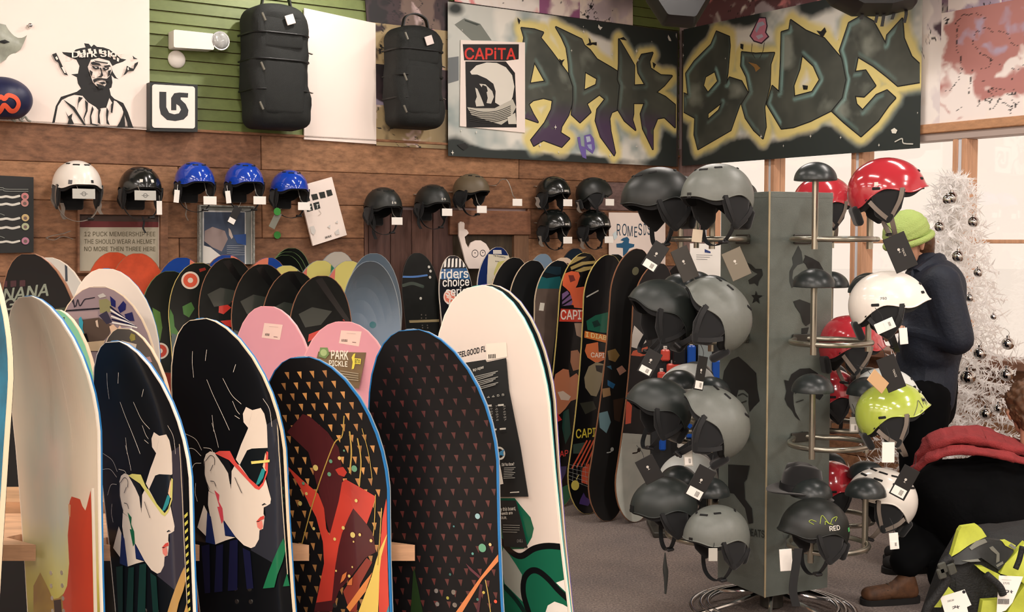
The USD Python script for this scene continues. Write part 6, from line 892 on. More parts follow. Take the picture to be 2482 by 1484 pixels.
A.poly(c8([(150, 820), (190, 830), (215, 770), (290, 720), (380, 715), (450, 760), (490, 850), (500, 960), (470, 1000), (400, 970), (390, 910), (340, 890), (290, 860), (250, 880), (230, 960), (235, 1040), (250, 1110), (295, 1190), (250, 1150), (225, 1100), (180, 1050), (155, 990), (170, 920)]), (18, 20, 20)); A.line(c8([(250, 940), (300, 905), (340, 900)]), .006, SK); A.line(c8([(260, 1020), (320, 1000)]), .005, SK); A.line(c8([(310, 1290), (318, 1340)]), .006, SK); A.put(st, 'stencil_print', label='black stencilled heads on the right panel')
A = Art(fL, base=.0004)
A.poly(c10([(1000, 860), (1020, 740), (1080, 640), (1150, 610), (1230, 680), (1310, 760), (1320, 900), (1340, 1010), (1290, 1060), (1250, 1110), (1240, 1040), (1240, 950), (1200, 910), (1150, 910), (1130, 980), (1080, 960), (1010, 900)]), (18, 20, 20)); A.line(c10([(1150, 960), (1190, 945), (1230, 970)]), .006, SK); A.line(c10([(1170, 1030), (1220, 1010)]), .005, SK)
A.poly(c11([(1310, 1060), (1370, 1090), (1410, 1130), (1470, 1130), (1480, 1190), (1440, 1250), (1430, 1300), (1400, 1270), (1350, 1280), (1340, 1240), (1430, 1180), (1380, 1150), (1330, 1100)]), SK); A.poly(c11([(1415, 1340), (1430, 1385), (1480, 1390), (1440, 1415), (1450, 1470), (1415, 1440), (1380, 1465), (1395, 1415), (1370, 1385), (1405, 1385)]), (20, 22, 22))
A.poly(c12([(1050, 170), (1240, 180), (1215, 300), (1190, 330), (1200, 480), (1260, 560), (1270, 690), (1230, 700), (1200, 560), (1100, 430), (1050, 420)]), (20, 22, 22)); A.text('BEATS', (1812, 1298), (1854, 1304), 17, (40, 44, 40)); A.put(st, 'stencil_print', label='black stencilled heads and a star on the left panel')
# helmets on the stand: centre pixel, depth, azimuth, pitch, roll, scale
def sh(px, Y, az, pitch, roll, color, label, s=1., **k): return helmet(color, label, pose(px3(*px, Y), az, pitch, roll, s), **k)
sh((1592, 470), 4.97, 196, 10, 0, HM, 'matt black helmet at the top left of the stand', s=1.12, vents='top')
sh((1737, 462), 4.72, 206, 4, 0, HG, 'grey helmet with a square badge at the top of the stand', s=1.08, badge=[(14, .02, .018, BADGE)], vents='top')
sh((1610, 742), 4.82, 190, -20, 0, HGD, 'graphite helmet nose down on the second tier of the stand', s=1.06, vents='none'); sh((1742, 752), 4.66, 168, -42, 6, HG, 'grey helmet tipped nose down on the second tier of the stand', s=1.12, vents='top')
sh((1600, 975), 4.86, 190, -12, 0, HGD, 'graphite helmet on the third tier of the stand', s=1.0, vents='none'); sh((1738, 1012), 4.66, 168, -40, 6, HG, 'grey helmet tipped nose down on the third tier of the stand', s=1.1, vents='top'); sh((1665, 935), 5.35, 200, 10, 0, HLG, 'pale grey helmet behind the graphite one on the third tier', vents='none')
sh((1607, 1215), 4.86, 190, 10, 0, HGD, 'graphite helmet with a corner badge on the bottom tier of the stand', s=1.0, badge=[(8, .03, .03, BADGE)], vents='none'); sh((1735, 1285), 4.62, 206, 4, 0, HG, 'grey helmet with a square badge on the bottom tier of the stand', s=.98, badge=[(14, .02, .018, BADGE)], vents='top'); sh((1665, 1150), 5.35, 200, 10, 0, HLG, 'pale grey helmet behind the tags on the bottom tier', vents='none')
sh((2147, 447), 4.60, -8, -2, 0, HR, 'glossy red helmet with grey straps at the top right of the stand', s=1.04, strap=STRAPW, vents='side', cut='visor', badge=[(-112, .028, .014, BADGEW)]); sh((1996, 480), 5.35, 20, 0, 0, HR, 'glossy red helmet behind the bare dome at the top of the stand', s=1.02, strap=STRAPW, vents='side', cut='visor')
sh((2150, 722), 4.52, -12, -4, 0, HW, 'white helmet with dark slots on the second tier of the stand', s=1.04, vents='side', cut='visor', logos=[(-100, .03, '750', .008, LETD)]); sh((2062, 822), 5.1, 10, 6, 0, HR, 'glossy red helmet behind the hoops below the white one', s=1.04, strap=STRAPW, vents='side', cut='visor')
sh((2158, 987), 4.56, -8, -10, 0, HGN, 'glossy lime helmet with a scribble on the third tier of the stand', s=.98, strap=STRAPW, vents='side', cut='visor'); sh((2140, 950), 5.0, -8, -6, 0, HLG, 'pale grey helmet just behind the lime one', s=1.02, vents='side', cut='visor'); sh((2008, 945), 5.35, 20, 0, 0, HR, 'glossy red helmet left of the lime one, half behind the panel', s=1.0, vents='side', cut='visor')
sh((2143, 1195), 5.0, 175, -14, 0, HW, 'white vented helmet with a swing tag on the bottom tier', s=1.05, strap=STRAPW, vents='many', badge=[(60, .05, .02, LRED)]); sh((2010, 1170), 5.35, 20, 0, 0, HR, 'dark red helmet half behind the panel on the bottom tier', s=1.0, vents='side')
hb_ = sh((1973, 1268), 4.62, 196, 2, 0, HM, 'matt black helmet with lime scribble and white RED letters, fedora above', s=1.0, vents='none', cut='visor', logos=[(100, .024, 'RED', .017, LETW)], badge=[(138, .012, .016, LGREEN)])
M = pose(px3(1973, 1268, 4.62), 196, 2, 0, 1.0)
def on_h(pts, M): return [(M @ np.r_[on_shell(a, z, .002)[:3, 3], 1])[:3] for a, z in pts]
for i, q in enumerate(([(66, .05), (58, .06), (62, .066), (70, .06)], [(76, .052), (82, .08), (92, .05), (100, .066), (112, .07), (104, .056)], [(84, .048), (86, .06), (90, .052), (98, .046)])): part(hb_ + '/shell', 'scribble', trimesh.Trimesh(*(lambda m: (((np.linalg.inv(M) @ np.c_[m.vertices, np.ones(len(m.vertices))].T).T[:, :3]), m.faces))(tube(curve(on_h(q, M), 24), .0014, 5))), LETG)
# lime helmet scribble
gn = stage.GetPrimAtPath('/World/helmet'); ML = pose(px3(2158, 987, 4.56), -8, -10, 0, .98)
gp = [str(p.GetPath()) for p in stage.GetPrimAtPath('/World').GetChildren() if 'lime helmet' in str(p.GetCustomDataByKey('label'))][0]; IM = np.linalg.inv(ML)
for q in ([(-62, .0), (-52, .03), (-44, .05), (-40, .02)], [(-34, .03), (-30, .055), (-26, .03), (-32, .01)], [(-48, .005), (-44, .012), (-40, .0), (-46, -.004)], [(-22, .05), (-20, .03), (-24, .02)]): part(gp + '/shell', 'scribble', (lambda m: trimesh.Trimesh((IM @ np.c_[m.vertices, np.ones(len(m.vertices))].T).T[:, :3], m.faces))(tube(curve(on_h(q, ML), 20), .0011, 5)), LETD)
# fedora
P = px3(1940, 1192, 4.78); t = thing('fedora', 'black felt fedora perched on the stand above the lettered black helmet', 'hat', M=tr(*P) @ rot((0, 1, 0), 8)); FELT = mat('felt_black', (14, 15, 17), .9, sheen=.3)
prof = np.array([(0, .112), (.04, .116), (.066, .104), (.073, .07), (.078, .008), (.082, 0), (.118, -.006), (.128, -.012), (.126, -.016), (.08, -.006), (0, -.006)]); m = trimesh.creation.revolve(prof, sections=48); m.vertices[:, 0] *= 1.06; m.vertices[:, 2] += np.where(np.hypot(m.vertices[:, 0], m.vertices[:, 1]) > .09, .02 * (m.vertices[:, 1] / .12) ** 2 + .012 * np.sign(m.vertices[:, 0]) * 0, 0); m.vertices[:, 2] -= np.where(m.vertices[:, 2] > .08, .022 * np.exp(-(m.vertices[:, 1] / .025) ** 2), 0); part(t, 'felt', m, FELT, 50); part(t, 'hat_band', trimesh.creation.annulus(.0775, .0815, .022, sections=48, transform=np.diag([1.06, 1, 1, 1]) @ tr(0, 0, .016)), mat('band_black', (24, 26, 30), .5))
# swing tags on the stand
def tag3(px, Y, w_, h_, ang_, yaw, label, m, lab=None, mark=True, pitch=0, txt=None, name='swing_tag'):
    M = tr(*px3(*px, Y)) @ rot((0, 0, 1), yaw) @ rot((1, 0, 0), 90) @ rot((0, 0, 1), ang_) @ rot((1, 0, 0), pitch); t = thing(name, label, 'tag', M=M); tc = part(t, 'tag_card', box(w_, h_, .003, (0, 0, 0), .001), m, False); part(t, 'tag_string', tube(curve([(0, h_ / 2 - .006, 0), (.006, h_ / 2 + .02, -.01), (0, h_ / 2 + .05, -.03)], 8), .0011, 5), STRAPB)
    A = Art(Face((0, 0, .0018), (1, 0, 0), (0, 1, 0), (0, 0, 1)), base=.0003)
    if lab: x, y, a, b = lab; part(tc, 'white_label', box(a, b, .001, (x, y, .002)), CARDW, False); [A.shape(sbox(x - a * .1 + k * a * .07, y - b * .3, x - a * .1 + k * a * .07 + a * .035, y + b * .3), (90, 88, 84)) for k in range(6)]; A.z = .0012
    if mark: A.shape(Point(-.002, .012).buffer(.005), (206, 202, 192)); A.shape(sbox(-.003, .0, -.001, .012), (206, 202, 192)); A.shape(sbox(-.006, .0, .003, .0015), (206, 202, 192))
    if txt: v, f = text2d(txt); A.raw(np.c_[v[:, 1], -v[:, 0]] * .007 + [.008, .012], f, (190, 186, 176))
    A.put(tc, 'tag_print'); return t
tag3((1588, 622), 4.60, .062, .11, -32, 0, 'black swing tag with a white label, upper left of the stand', TAGB, (0, -.038, .05, .03)); tag3((1660, 640), 4.62, .07, .13, 24, 10, 'dark folded tag between the two black tags on the upper stand', mat('tag_grey', (52, 50, 46), .4)); tag3((1785, 640), 4.45, .075, .11, 24, 0, 'shiny grey swing tag above the tipped grey helmet', mat('tag_shiny', (112, 106, 92), .15, .2, coat=.8)); tag3((1575, 880), 4.60, .06, .10, -28, 0, 'black swing tag with a white label over the third tier helmets', TAGB, (-.002, -.032, .045, .026))
tag3((1698, 905), 4.55, .05, .13, -12, 35, 'narrow black swing tag standing edge on over the third tier', TAGB, (0, -.045, .04, .03)); tag3((1574, 1138), 4.60, .075, .10, 28, 0, 'plain black swing tag at the lower left of the stand', TAGB); tag3((1697, 1171), 4.42, .07, .125, -28, 0, 'black swing tag with a white barcode label over the bottom grey helmet', TAGB, (0, -.042, .056, .034))
tag3((2182, 612), 4.42, .085, .135, 24, 0, 'black swing tag hanging under the top red helmet', TAGB, txt='TRACE'); tag3((2160, 905), 4.40, .07, .13, 22, 0, 'tall black swing tag above the lime helmet', TAGB, mark=False, txt='TRACE'); tag3((2128, 925), 4.36, .05, .085, 50, 20, 'open tan swing tag tucked on top of the lime helmet', mat('tag_tan', (206, 168, 124), .5), mark=False); tag3((2192, 1170), 4.48, .065, .125, -28, 0, 'black swing tag with a white label on the white vented helmet', TAGB, (-.002, -.04, .052, .034))
tag3((2153, 1097), 4.38, .046, .076, 0, 0, 'blank white tag hanging under the lime helmet', CARDW, mark=False); tag3((1905, 1358), 4.36, .046, .082, 4, 0, 'blank white tag hanging from the lettered black helmet', CARDW, mark=False); tag3((2145, 790), 4.36, .072, .040, 24, 0, 'white printed label under the ear of the white helmet', CARDW, (.012, 0, .03, .026), mark=False, name='price_label'); tag3((2190, 815), 4.36, .03, .06, 6, 0, 'small white tag below the white helmet', CARDW, mark=False)
tag3((2070, 1030), 4.9, .036, .064, 0, 0, 'small pale tag left of the lime helmet straps', mat('tag_pale', (190, 188, 178), .5), (0, -.012, .028, .03), mark=False); tag3((2167, 1312), 4.42, .034, .062, 6, 0, 'small white tag below the bare bottom dome', CARDW, (0, -.012, .026, .022), mark=False); tag3((1690, 572), 4.7, .04, .05, -6, 0, 'pale tag hanging on the top left hoop', mat('tag_cream', (206, 190, 166), .5), mark=False); tag3((1668, 1110), 4.6, .036, .066, 4, 0, 'clear grey price tag at the bottom left of the stand', mat('tag_pale', (190, 188, 178), .5), (0, -.012, .028, .03), mark=False); tag3((1728, 1345), 4.5, .034, .05, 0, 0, 'small faint tag under the bottom grey helmet', mat('tag_pale', (190, 188, 178), .5), mark=False)
t = thing('hanging_strap', 'black webbing strap hanging low in front of the stand', 'strap'); part(t, 'webbing', ribbon(curve([px3(x, y, 4.3) for x, y in ((1935, 1330), (1928, 1380), (1922, 1430), (1930, 1470))], 16), (1, 0, 0), .03, .004), STRAPB)
t = thing('hanging_strap', 'dark twisted strap end hanging left of the stand base', 'strap'); part(t, 'webbing', tube(curve([px3(x, y, 4.8) for x, y in ((1612, 1340), (1612, 1370), (1614, 1400), (1613, 1440))], 16), np.r_[np.linspace(.002, .011, 8), np.linspace(.011, .004, 8)], 8), mat('strap_smoke', (50, 54, 52), .6))
# ------------------------------------------------------------------ people
def flesh(bones, edge=.03, it=12):
    """one continuous surface: each bone the hull of spheres at its joints"""
    m = mf.Manifold()
    for b in bones: m += mf.Manifold.batch_hull([mf.Manifold.sphere(r, 20).translate(tuple(map(float, p))) for p, r in b])
    m = m.refine_to_length(edge); g = m.to_mesh(); t = trimesh.Trimesh(g.vert_properties[:, :3], g.tri_verts, process=True); trimesh.smoothing.filter_taubin(t, lamb=.5, nu=.53, iterations=it); return t
SKIN = mat('skin', (206, 156, 128), .5); HAIRM = mat('hair_brown', (92, 62, 40), .6, noise=40, amt=.6); NAVY = mat('jacket_navy', (16, 26, 42), .7, noise=12, amt=.3, bump=.3, bscale=60); BLK = mat('trousers_black', (8, 9, 11), .9, spec=.12, noise=10, amt=.3); JBLK = mat('jacket_black', (7, 8, 10), .9, spec=.12, noise=12, amt=.3, bump=.3, bscale=60); BEAN = mat('beanie_lime', (168, 190, 108), .85, bump=.5, bscale=160); REDH = mat('hood_red', (136, 40, 42), .85, noise=14, amt=.25, bump=.4, bscale=150); SHOE = mat('shoe_brown', (84, 54, 32), .7, noise=16, amt=.8); SOLE = mat('sole_black', (18, 17, 17), .8)
def head(t, C, az, pitch, hair=True, s=1.):
    M = pose(C, az, pitch, 0, s) @ tr(0, 0, .03); sp = lambda p, r: mf.Manifold.sphere(r, 28).translate(p)
    m = mf.Manifold.batch_hull([sp((-.02, 0, .03), .088), sp((.012, 0, .02), .082)]) + mf.Manifold.batch_hull([sp((.02, 0, -.01), .07), sp((.052, 0, -.078), .032), sp((.03, .03, -.06), .03), sp((.03, -.03, -.06), .03)]) + mf.Manifold.batch_hull([sp((.088, 0, .018), .009), sp((.106, 0, -.022), .013), sp((.085, 0, -.03), .014)]) + mf.Manifold.batch_hull([sp((.078, .016, -.058), .008), sp((.078, -.016, -.058), .008), sp((.084, 0, -.056), .008)]) + mf.Manifold.batch_hull([sp((.08, .03, .028), .008), sp((.08, -.03, .028), .008)])
    for q in (1, -1): m += mf.Manifold.batch_hull([sp((-.005, q * .085, .012), .01), sp((-.012, q * .092, -.005), .012), sp((-.004, q * .084, -.03), .008)])
    m += mf.Manifold.batch_hull([sp((-.03, 0, -.05), .052), sp((-.035, 0, -.14), .056)])
    m = m.refine_to_length(.012); g = m.to_mesh(); f = trimesh.Trimesh(g.vert_properties[:, :3], g.tri_verts); trimesh.smoothing.filter_taubin(f, iterations=6); hd = part(t, 'head', move(f, M), SKIN, 60)
    for q in (1, -1): part(hd, 'eye', move(trimesh.creation.icosphere(2, .0115), M @ tr(.071, q * .032, .008)), mat('eye_dark', (40, 34, 30), .2), 60)
    part(hd, 'mouth', move(mf_mesh([((.086, .018, -.058), .004), ((.086, -.018, -.058), .004), ((.092, 0, -.057), .004)]), M), mat('lips', (166, 96, 86), .5), 60); return M
def hand(t, W_, dirn, up, s=1., curl=.7):
    d = np.asarray(dirn, float) / np.linalg.norm(dirn); u = np.asarray(up, float); u -= d * (u @ d); u /= np.linalg.norm(u); r = np.cross(d, u); W_ = np.asarray(W_); P = lambda x, y, z: W_ + s * (d * x + r * y + u * z); sp = lambda p, q: mf.Manifold.sphere(q * s, 14).translate(tuple(map(float, p)))
    m = mf.Manifold.batch_hull([sp(P(.0, .018, 0), .016), sp(P(0, -.018, 0), .016), sp(P(.085, .034, 0), .012), sp(P(.085, -.034, 0), .012)])
    for y, L in ((.033, .066), (.011, .076), (-.011, .070), (-.032, .055)):
        a = [P(.082, y, 0)]; ang = 0.
        for k, f in enumerate((.45, .32, .23)): ang += curl * (.7 + .3 * k); a.append(a[-1] + s * L * f * (d * math.cos(ang) - u * math.sin(ang)))
        for k in range(3): m += mf.Manifold.batch_hull([sp(a[k], .0095 - .001 * k), sp(a[k + 1], .0085 - .001 * k)])
    a = [P(.018, .03, 0), P(.048, .055, -.012), P(.078, .058, -.03)]
    for k in range(2): m += mf.Manifold.batch_hull([sp(a[k], .012 - .002 * k), sp(a[k + 1], .0105 - .002 * k)])
    m = m.refine_to_length(.004); g = m.to_mesh(); f = trimesh.Trimesh(g.vert_properties[:, :3], g.tri_verts); trimesh.smoothing.filter_taubin(f, iterations=4); part(t, 'hand', f, SKIN, 60)
def shoe(t, ankle, az, s=1., m_=None):
    M = tr(ankle[0], ankle[1], 0) @ rot((0, 0, 1), az) @ np.diag([s, s, s, 1]); sp = lambda p, q: mf.Manifold.sphere(q, 20).translate(p)
    m = mf.Manifold.batch_hull([sp((-.05, 0, .05), .04), sp((.06, .012, .055), .036), (sp((-.03, 0, .11), .042))]) + mf.Manifold.batch_hull([sp((.05, 0, .055), .04), sp((.165, .012, .045), .034), sp((.165, -.018, .045), .034)]); m = m.refine_to_length(.02); g = m.to_mesh(); f = trimesh.Trimesh(g.vert_properties[:, :3], g.tri_verts); trimesh.smoothing.filter_taubin(f, iterations=5); f.vertices[:, 2] = np.maximum(f.vertices[:, 2], .022); sp_ = part(t, 'shoe', move(f, M), m_ or SHOE, 50)
    part(sp_, 'sole', move(trimesh.creation.extrude_polygon(LineString([(-.05, 0), (.06, .004), (.165, -.002)]).buffer(.045), .028, engine='earcut'), M), SOLE, False)
    for k in range(4): part(sp_, 'shoe_lace', move(tube(curve([(.045 + .022 * k, .036, .082 - .006 * k), (.05 + .022 * k, 0, .1 - .007 * k), (.045 + .022 * k, -.036, .082 - .006 * k)], 8), .004, 6), M), mat('lace', (70, 60, 48), .7))
# standing shopper behind the stand, bent towards it
t = thing('person', 'person in a lime knit beanie and navy jacket bending over behind the helmet stand', 'person'); Y1 = 5.85; q = lambda x, y, dy=0.: px3(x, y, Y1 + dy)
HC = q(2200, 590)
bones = [[(q(2262, 700), .155), (q(2262, 700, .12), .11), (q(2262, 700, -.12), .11), (q(2255, 850), .15), (q(2250, 850, .08), .13), (q(2250, 850, -.08), .13)], [(q(2250, 850), .15), (q(2242, 960, .07), .14), (q(2242, 960, -.07), .14)], [(q(2245, 650), .085), (q(2262, 700), .13)]]
for s in (1, -1):
    bones += [[(q(2280, 690, .19 * s), .095), (q(2318, 820, .24 * s), .08)], [(q(2318, 820, .24 * s), .078), (q(2205, 800, .10 * s), .055)]]
    bones += [[(q(2242, 960, .09 * s), .13), (q(2228, 1150, .10 * s), .092)], [(q(2228, 1150, .10 * s), .09), (np.r_[q(2238, 1300, .10 * s)[:2], .12], .075)]]
part(t, 'clothed_body', flesh([b for b in bones[:3]] + [b for i, b in enumerate(bones[3:]) if i % 4 < 2], .04), NAVY, 60); part(t, 'trousers', flesh([[(q(2244, 930), .15), (q(2242, 985), .145)]] + [b for i, b in enumerate(bones[3:]) if i % 4 >= 2], .04), BLK, 60)
MH = head(t, HC, 200, 28); H0 = MH @ np.array([0, 0, 0, 1])
m = mf.Manifold.batch_hull([mf.Manifold.sphere(.103, 32).translate((-.028, 0, .055)), mf.Manifold.sphere(.096, 32).translate((.006, 0, .052))]); m = m.split_by_plane((-.25, 0, 1), .028)[0].refine_to_length(.012); g = m.to_mesh(); V = np.array(g.vert_properties[:, :3]); a = V[:, 2] * 190; V[:, :2] *= (1 + .012 * np.sin(a))[:, None]; part(t, 'beanie', move(trimesh.Trimesh(V, g.tri_verts), MH), BEAN, 60)
part(t, 'beanie_cuff', move(tube([(-.012 + .112 * math.cos(a), .106 * math.sin(a), .026 + .028 * math.cos(a) * -.9 * .0 + (-.03 * (1 - math.cos(a)) * .5)) for a in np.linspace(0, 2 * np.pi, 40, endpoint=False)], .016, 10, closed=True), MH), BEAN, True)
m = mf.Manifold.batch_hull([mf.Manifold.sphere(.06, 20).translate((-.06, .03, -.02)), mf.Manifold.sphere(.06, 20).translate((-.06, -.03, -.02)), mf.Manifold.sphere(.045, 20).translate((-.06, 0, -.10))]).refine_to_length(.015); g = m.to_mesh(); V = np.array(g.vert_properties[:, :3]); V += (meshkit.fbm(V * 60, 3, 3) - .5)[:, None] * .016; part(t, 'hair', move(trimesh.Trimesh(V, g.tri_verts), MH), HAIRM, 60)
part(t, 'collar', tube(curve([q(2225, 668, -.1), q(2262, 640, -.06), q(2275, 632, .03), q(2250, 655, .11), q(2215, 672, .05), q(2212, 676, -.05), q(2225, 668, -.1)], 30), .038, 10), NAVY)
for s in (1, -1): hand(t, q(2205, 800, .10 * s), (-.95, 0, .1 - .1 * s), (0, 0, 1)); shoe(t, q(2238, 1300, .10 * s), 190, 1., SOLE)
# crouching person, lower right
t = thing('person', 'person crouching in black clothes with a red hood and brown shoe, by the backpack', 'person'); Y2 = 5.25; q = lambda x, y, dy=0.: px3(x, y, Y2 + dy)
bones = [[(q(2300, 1195, .0), .15), (q(2470, 1195, .02), .16), (q(2400, 1330), .17)], [(q(2270, 1168, .02), .07), (q(2400, 1160, .0), .085), (q(2530, 1165, .02), .09), (q(2385, 1240), .16)], [(q(2385, 1240), .20), (q(2420, 1380, .03), .19)], [(q(2440, 1120, .05), .10), (q(2390, 1190), .16)],
         [(q(2278, 1185, -.02), .115), (q(2262, 1275, .10), .095)], [(q(2262, 1275, .10), .09), (q(2330, 1330, .32), .06)], [(q(2530, 1190, .05), .12), (q(2560, 1320, .12), .09)], [(q(2560, 1320, .12), .09), (q(2520, 1380, .36), .06)]]
part(t, 'clothed_body', flesh(bones, .04), JBLK, 60); LA = np.r_[q(2185, 1390)[:2], .13]
part(t, 'trousers', flesh([[(q(2400, 1395, .02), .185), (q(2330, 1385, .02), .15)], [(q(2350, 1385, .05), .14), (q(2248, 1290, .10), .10)], [(q(2248, 1290, .10), .10), (LA + [.03, .02, .05], .075)], [(q(2450, 1395, .05), .14), (q(2520, 1290, .28), .10)], [(q(2520, 1290, .28), .1), (q(2490, 1400, .20), .085)], [(q(2490, 1400, .2), .085), (np.r_[q(2480, 1400, .2)[:2], .12], .08)]], .04), BLK, 60)
shoe(t, LA, 192, .92); shoe(t, q(2480, 1400, .25), 75)
hand(t, q(2330, 1330, .32), (.3, .9, -.3), (0, 0, 1)); hand(t, q(2520, 1380, .36), (.0, .95, -.3), (0, 0, 1))
MH = head(t, q(2496, 1000, .10), 80, 22)
m = mf.Manifold.batch_hull([mf.Manifold.sphere(.10, 28).translate((-.025, 0, .04)), mf.Manifold.sphere(.085, 28).translate((.0, 0, .06)), mf.Manifold.sphere(.06, 28).translate((-.05, 0, -.06))]).refine_to_length(.011); g = m.to_mesh(); V = np.array(g.vert_properties[:, :3]); n_ = V / np.linalg.norm(V, axis=1, keepdims=True); V += n_ * ((meshkit.fbm(V * 45, 4, 8) - .45) * .05)[:, None]; part(t, 'hair', move(trimesh.Trimesh(V, g.tri_verts), MH), HAIRM, 60)
def hp(pts, r, nm):
    m = tube(curve([q(*p) for p in pts], 60), np.interp(np.linspace(0, 1, 60), np.linspace(0, 1, len(r)), r), 18); V = m.vertices; n_ = meshkit.fbm(V * 11, 3, 5) - .5; n2 = meshkit.fbm(V * [5, 5, 26], 3, 9) - .5; V = V + m.vertex_normals * (n_ * .035 + n2 * .03)[:, None]; part(t, nm, trimesh.Trimesh(V, m.faces, process=False), REDH, True)
def drape(up, lo, r, nm):
    up, lo = curve([q(*p) for p in up], 12), curve([q(*p) for p in lo], 12); m = mf.Manifold()
    for i in range(11): m += mf.Manifold.batch_hull([mf.Manifold.sphere(r * (.8 + .3 * ((i * 7) % 3) / 2), 14).translate(tuple(map(float, p))) for p in (up[i], up[i + 1], lo[i], lo[i + 1])])
    g = m.refine_to_length(.022).to_mesh(); f = trimesh.Trimesh(g.vert_properties[:, :3], g.tri_verts); trimesh.smoothing.filter_taubin(f, iterations=8); n_ = meshkit.fbm(f.vertices * [7, 7, 20], 3, 5) - .5; f.vertices += f.vertex_normals * (n_ * .03)[:, None]; part(t, nm, f, REDH, True)
drape([(2226, 1106, -.06), (2262, 1062, -.06), (2320, 1046, -.04), (2390, 1050, .0), (2450, 1074, .02), (2530, 1100, .0)], [(2222, 1122, -.06), (2268, 1080, -.12), (2330, 1064, -.13), (2400, 1074, -.12), (2460, 1092, -.10), (2530, 1110, -.1)], .022, 'hood')
drape([(2212, 1134, -.08), (2256, 1102, -.13), (2310, 1086, -.15), (2380, 1090, -.16), (2450, 1106, -.15), (2530, 1122, -.14)], [(2206, 1150, -.08), (2250, 1116, -.15), (2310, 1096, -.18), (2380, 1100, -.19), (2450, 1114, -.18), (2530, 1130, -.16)], .013, 'hood_fold')
drape([(2250, 1070, .08), (2310, 1050, .1), (2380, 1050, .12), (2450, 1078, .12), (2520, 1100, .1)], [(2260, 1090, .0), (2320, 1078, .0), (2390, 1084, .0), (2460, 1100, .0), (2520, 1110, .0)], .03, 'hood_lining')
# ------------------------------------------------------------------ lime backpack
LIME = mat('pack_lime', (190, 200, 70), .55, noise=18, amt=.15); PBK = mat('pack_black', (18, 20, 21), .7, noise=14, amt=.4, bump=.4, bscale=120); PGR = mat('pack_grey', (120, 122, 112), .5)
cB5 = crop(1860, 1080, 3.673); YB = 4.35
t = thing('backpack', 'lime and black backpack with two price tags standing on the carpet, lower right', 'backpack'); Cb = px3(2420, 1460, YB + .14); zt = px3(2420, 1285, YB)[2]
m = mf.Manifold.batch_hull([mf.Manifold.sphere(.07, 24).translate((Cb[0] + x, Cb[1] + y, z)) for x, y, z in ((-.20, 0, .072), (.22, 0, .072), (-.20, .12, .072), (.22, .12, .072), (-.15, .02, .36), (.2, .02, .42), (-.07, .1, .43), (.18, .1, .45), (-.02, .04, .43))]).refine_to_length(.04); g = m.to_mesh(); V = np.array(g.vert_properties[:, :3]); V += (meshkit.fbm(V * 9, 3, 4) - .5)[:, None] * .03; V[:, 2] = np.maximum(V[:, 2], .004); part(t, 'bag_body', trimesh.Trimesh(V, g.tri_verts), PBK, 50)
fB = Face((0, YB + .03, 0), (1, 0, 0), (0, .12, .993), (0, -.993, .12), h=lambda a, b: .012 * np.sin(a * 30 + 1) * np.sin(b * 22) + .01)
def panel(px, m_, nm, off=.0, tk=.008):
    A = Art(fB, base=off + tk, sub=.03); A.poly(cB5(px), (0, 0, 0)); v, f = np.vstack(A.V), np.vstack(A.F); w = v + np.array([0, tk + .02, 0]); e = trimesh.Trimesh(v, f, process=False); ed = np.sort(e.edges, axis=1); u, ct = np.unique(ed, axis=0, return_counts=True); b = u[ct == 1]; N = len(v); part(t, nm, trimesh.Trimesh(np.vstack([v, w]), np.vstack([f, f[:, ::-1] + N, np.c_[b[:, 0], b[:, 1], b[:, 1] + N], np.c_[b[:, 0], b[:, 1] + N, b[:, 0] + N]]), process=False), m_, 30)
panel([(1630, 990), (1700, 760), (1725, 725), (1860, 705), (1900, 740), (1945, 810), (1900, 830), (1800, 880), (1700, 950)], LIME, 'lime_panel'); panel([(2085, 855), (2130, 850), (2205, 890), (2190, 930), (2110, 890)], LIME, 'lime_panel'); panel([(2065, 1140), (2110, 1050), (2200, 960), (2290, 860), (2290, 1240), (2210, 1180)], LIME, 'lime_panel'); panel([(1855, 1075), (1920, 1080), (2020, 1130), (2065, 1150), (2050, 1230), (1980, 1170), (1890, 1110)], LIME, 'lime_panel'); panel([(1480, 1440), (1560, 1300), (1590, 1240), (1660, 1310), (1560, 1370), (1540, 1440)], LIME, 'lime_panel'); panel([(1890, 1500), (1910, 1380), (2060, 1370), (2130, 1430), (2060, 1500)], LIME, 'lime_panel'); panel([(2120, 1500), (2200, 1360), (2290, 1230), (2290, 1500)], LIME, 'lime_panel')
panel([(1640, 1000), (1800, 890), (1940, 830), (2080, 850), (2190, 940), (2060, 1110), (1900, 1000), (1720, 1060), (1660, 1060)], mat('pack_charcoal', (40, 44, 44), .5, noise=14, amt=.5), 'charcoal_panel', -.003); panel([(1790, 910), (1850, 850), (1930, 830), (1950, 860), (1880, 890), (1810, 930)], PGR, 'mesh_patch', .001); panel([(1970, 910), (2000, 895), (2060, 960), (2060, 1030), (2030, 1045), (2035, 970), (1985, 930)], PGR, 'emblem', .004, .003); panel([(2030, 1065), (2090, 1030), (2095, 1050), (2040, 1085)], PGR, 'emblem', .004, .003); panel([(2140, 890), (2160, 870), (2205, 905), (2190, 925)], PGR, 'buckle', .006, .006); panel([(1725, 1025), (1870, 1010), (1890, 1030), (1800, 1035)], PGR, 'zip_pull', .006, .004)
P5 = lambda x, y, d=.0: px3(*cB5([(x, y)])[0], YB + .01 + d)
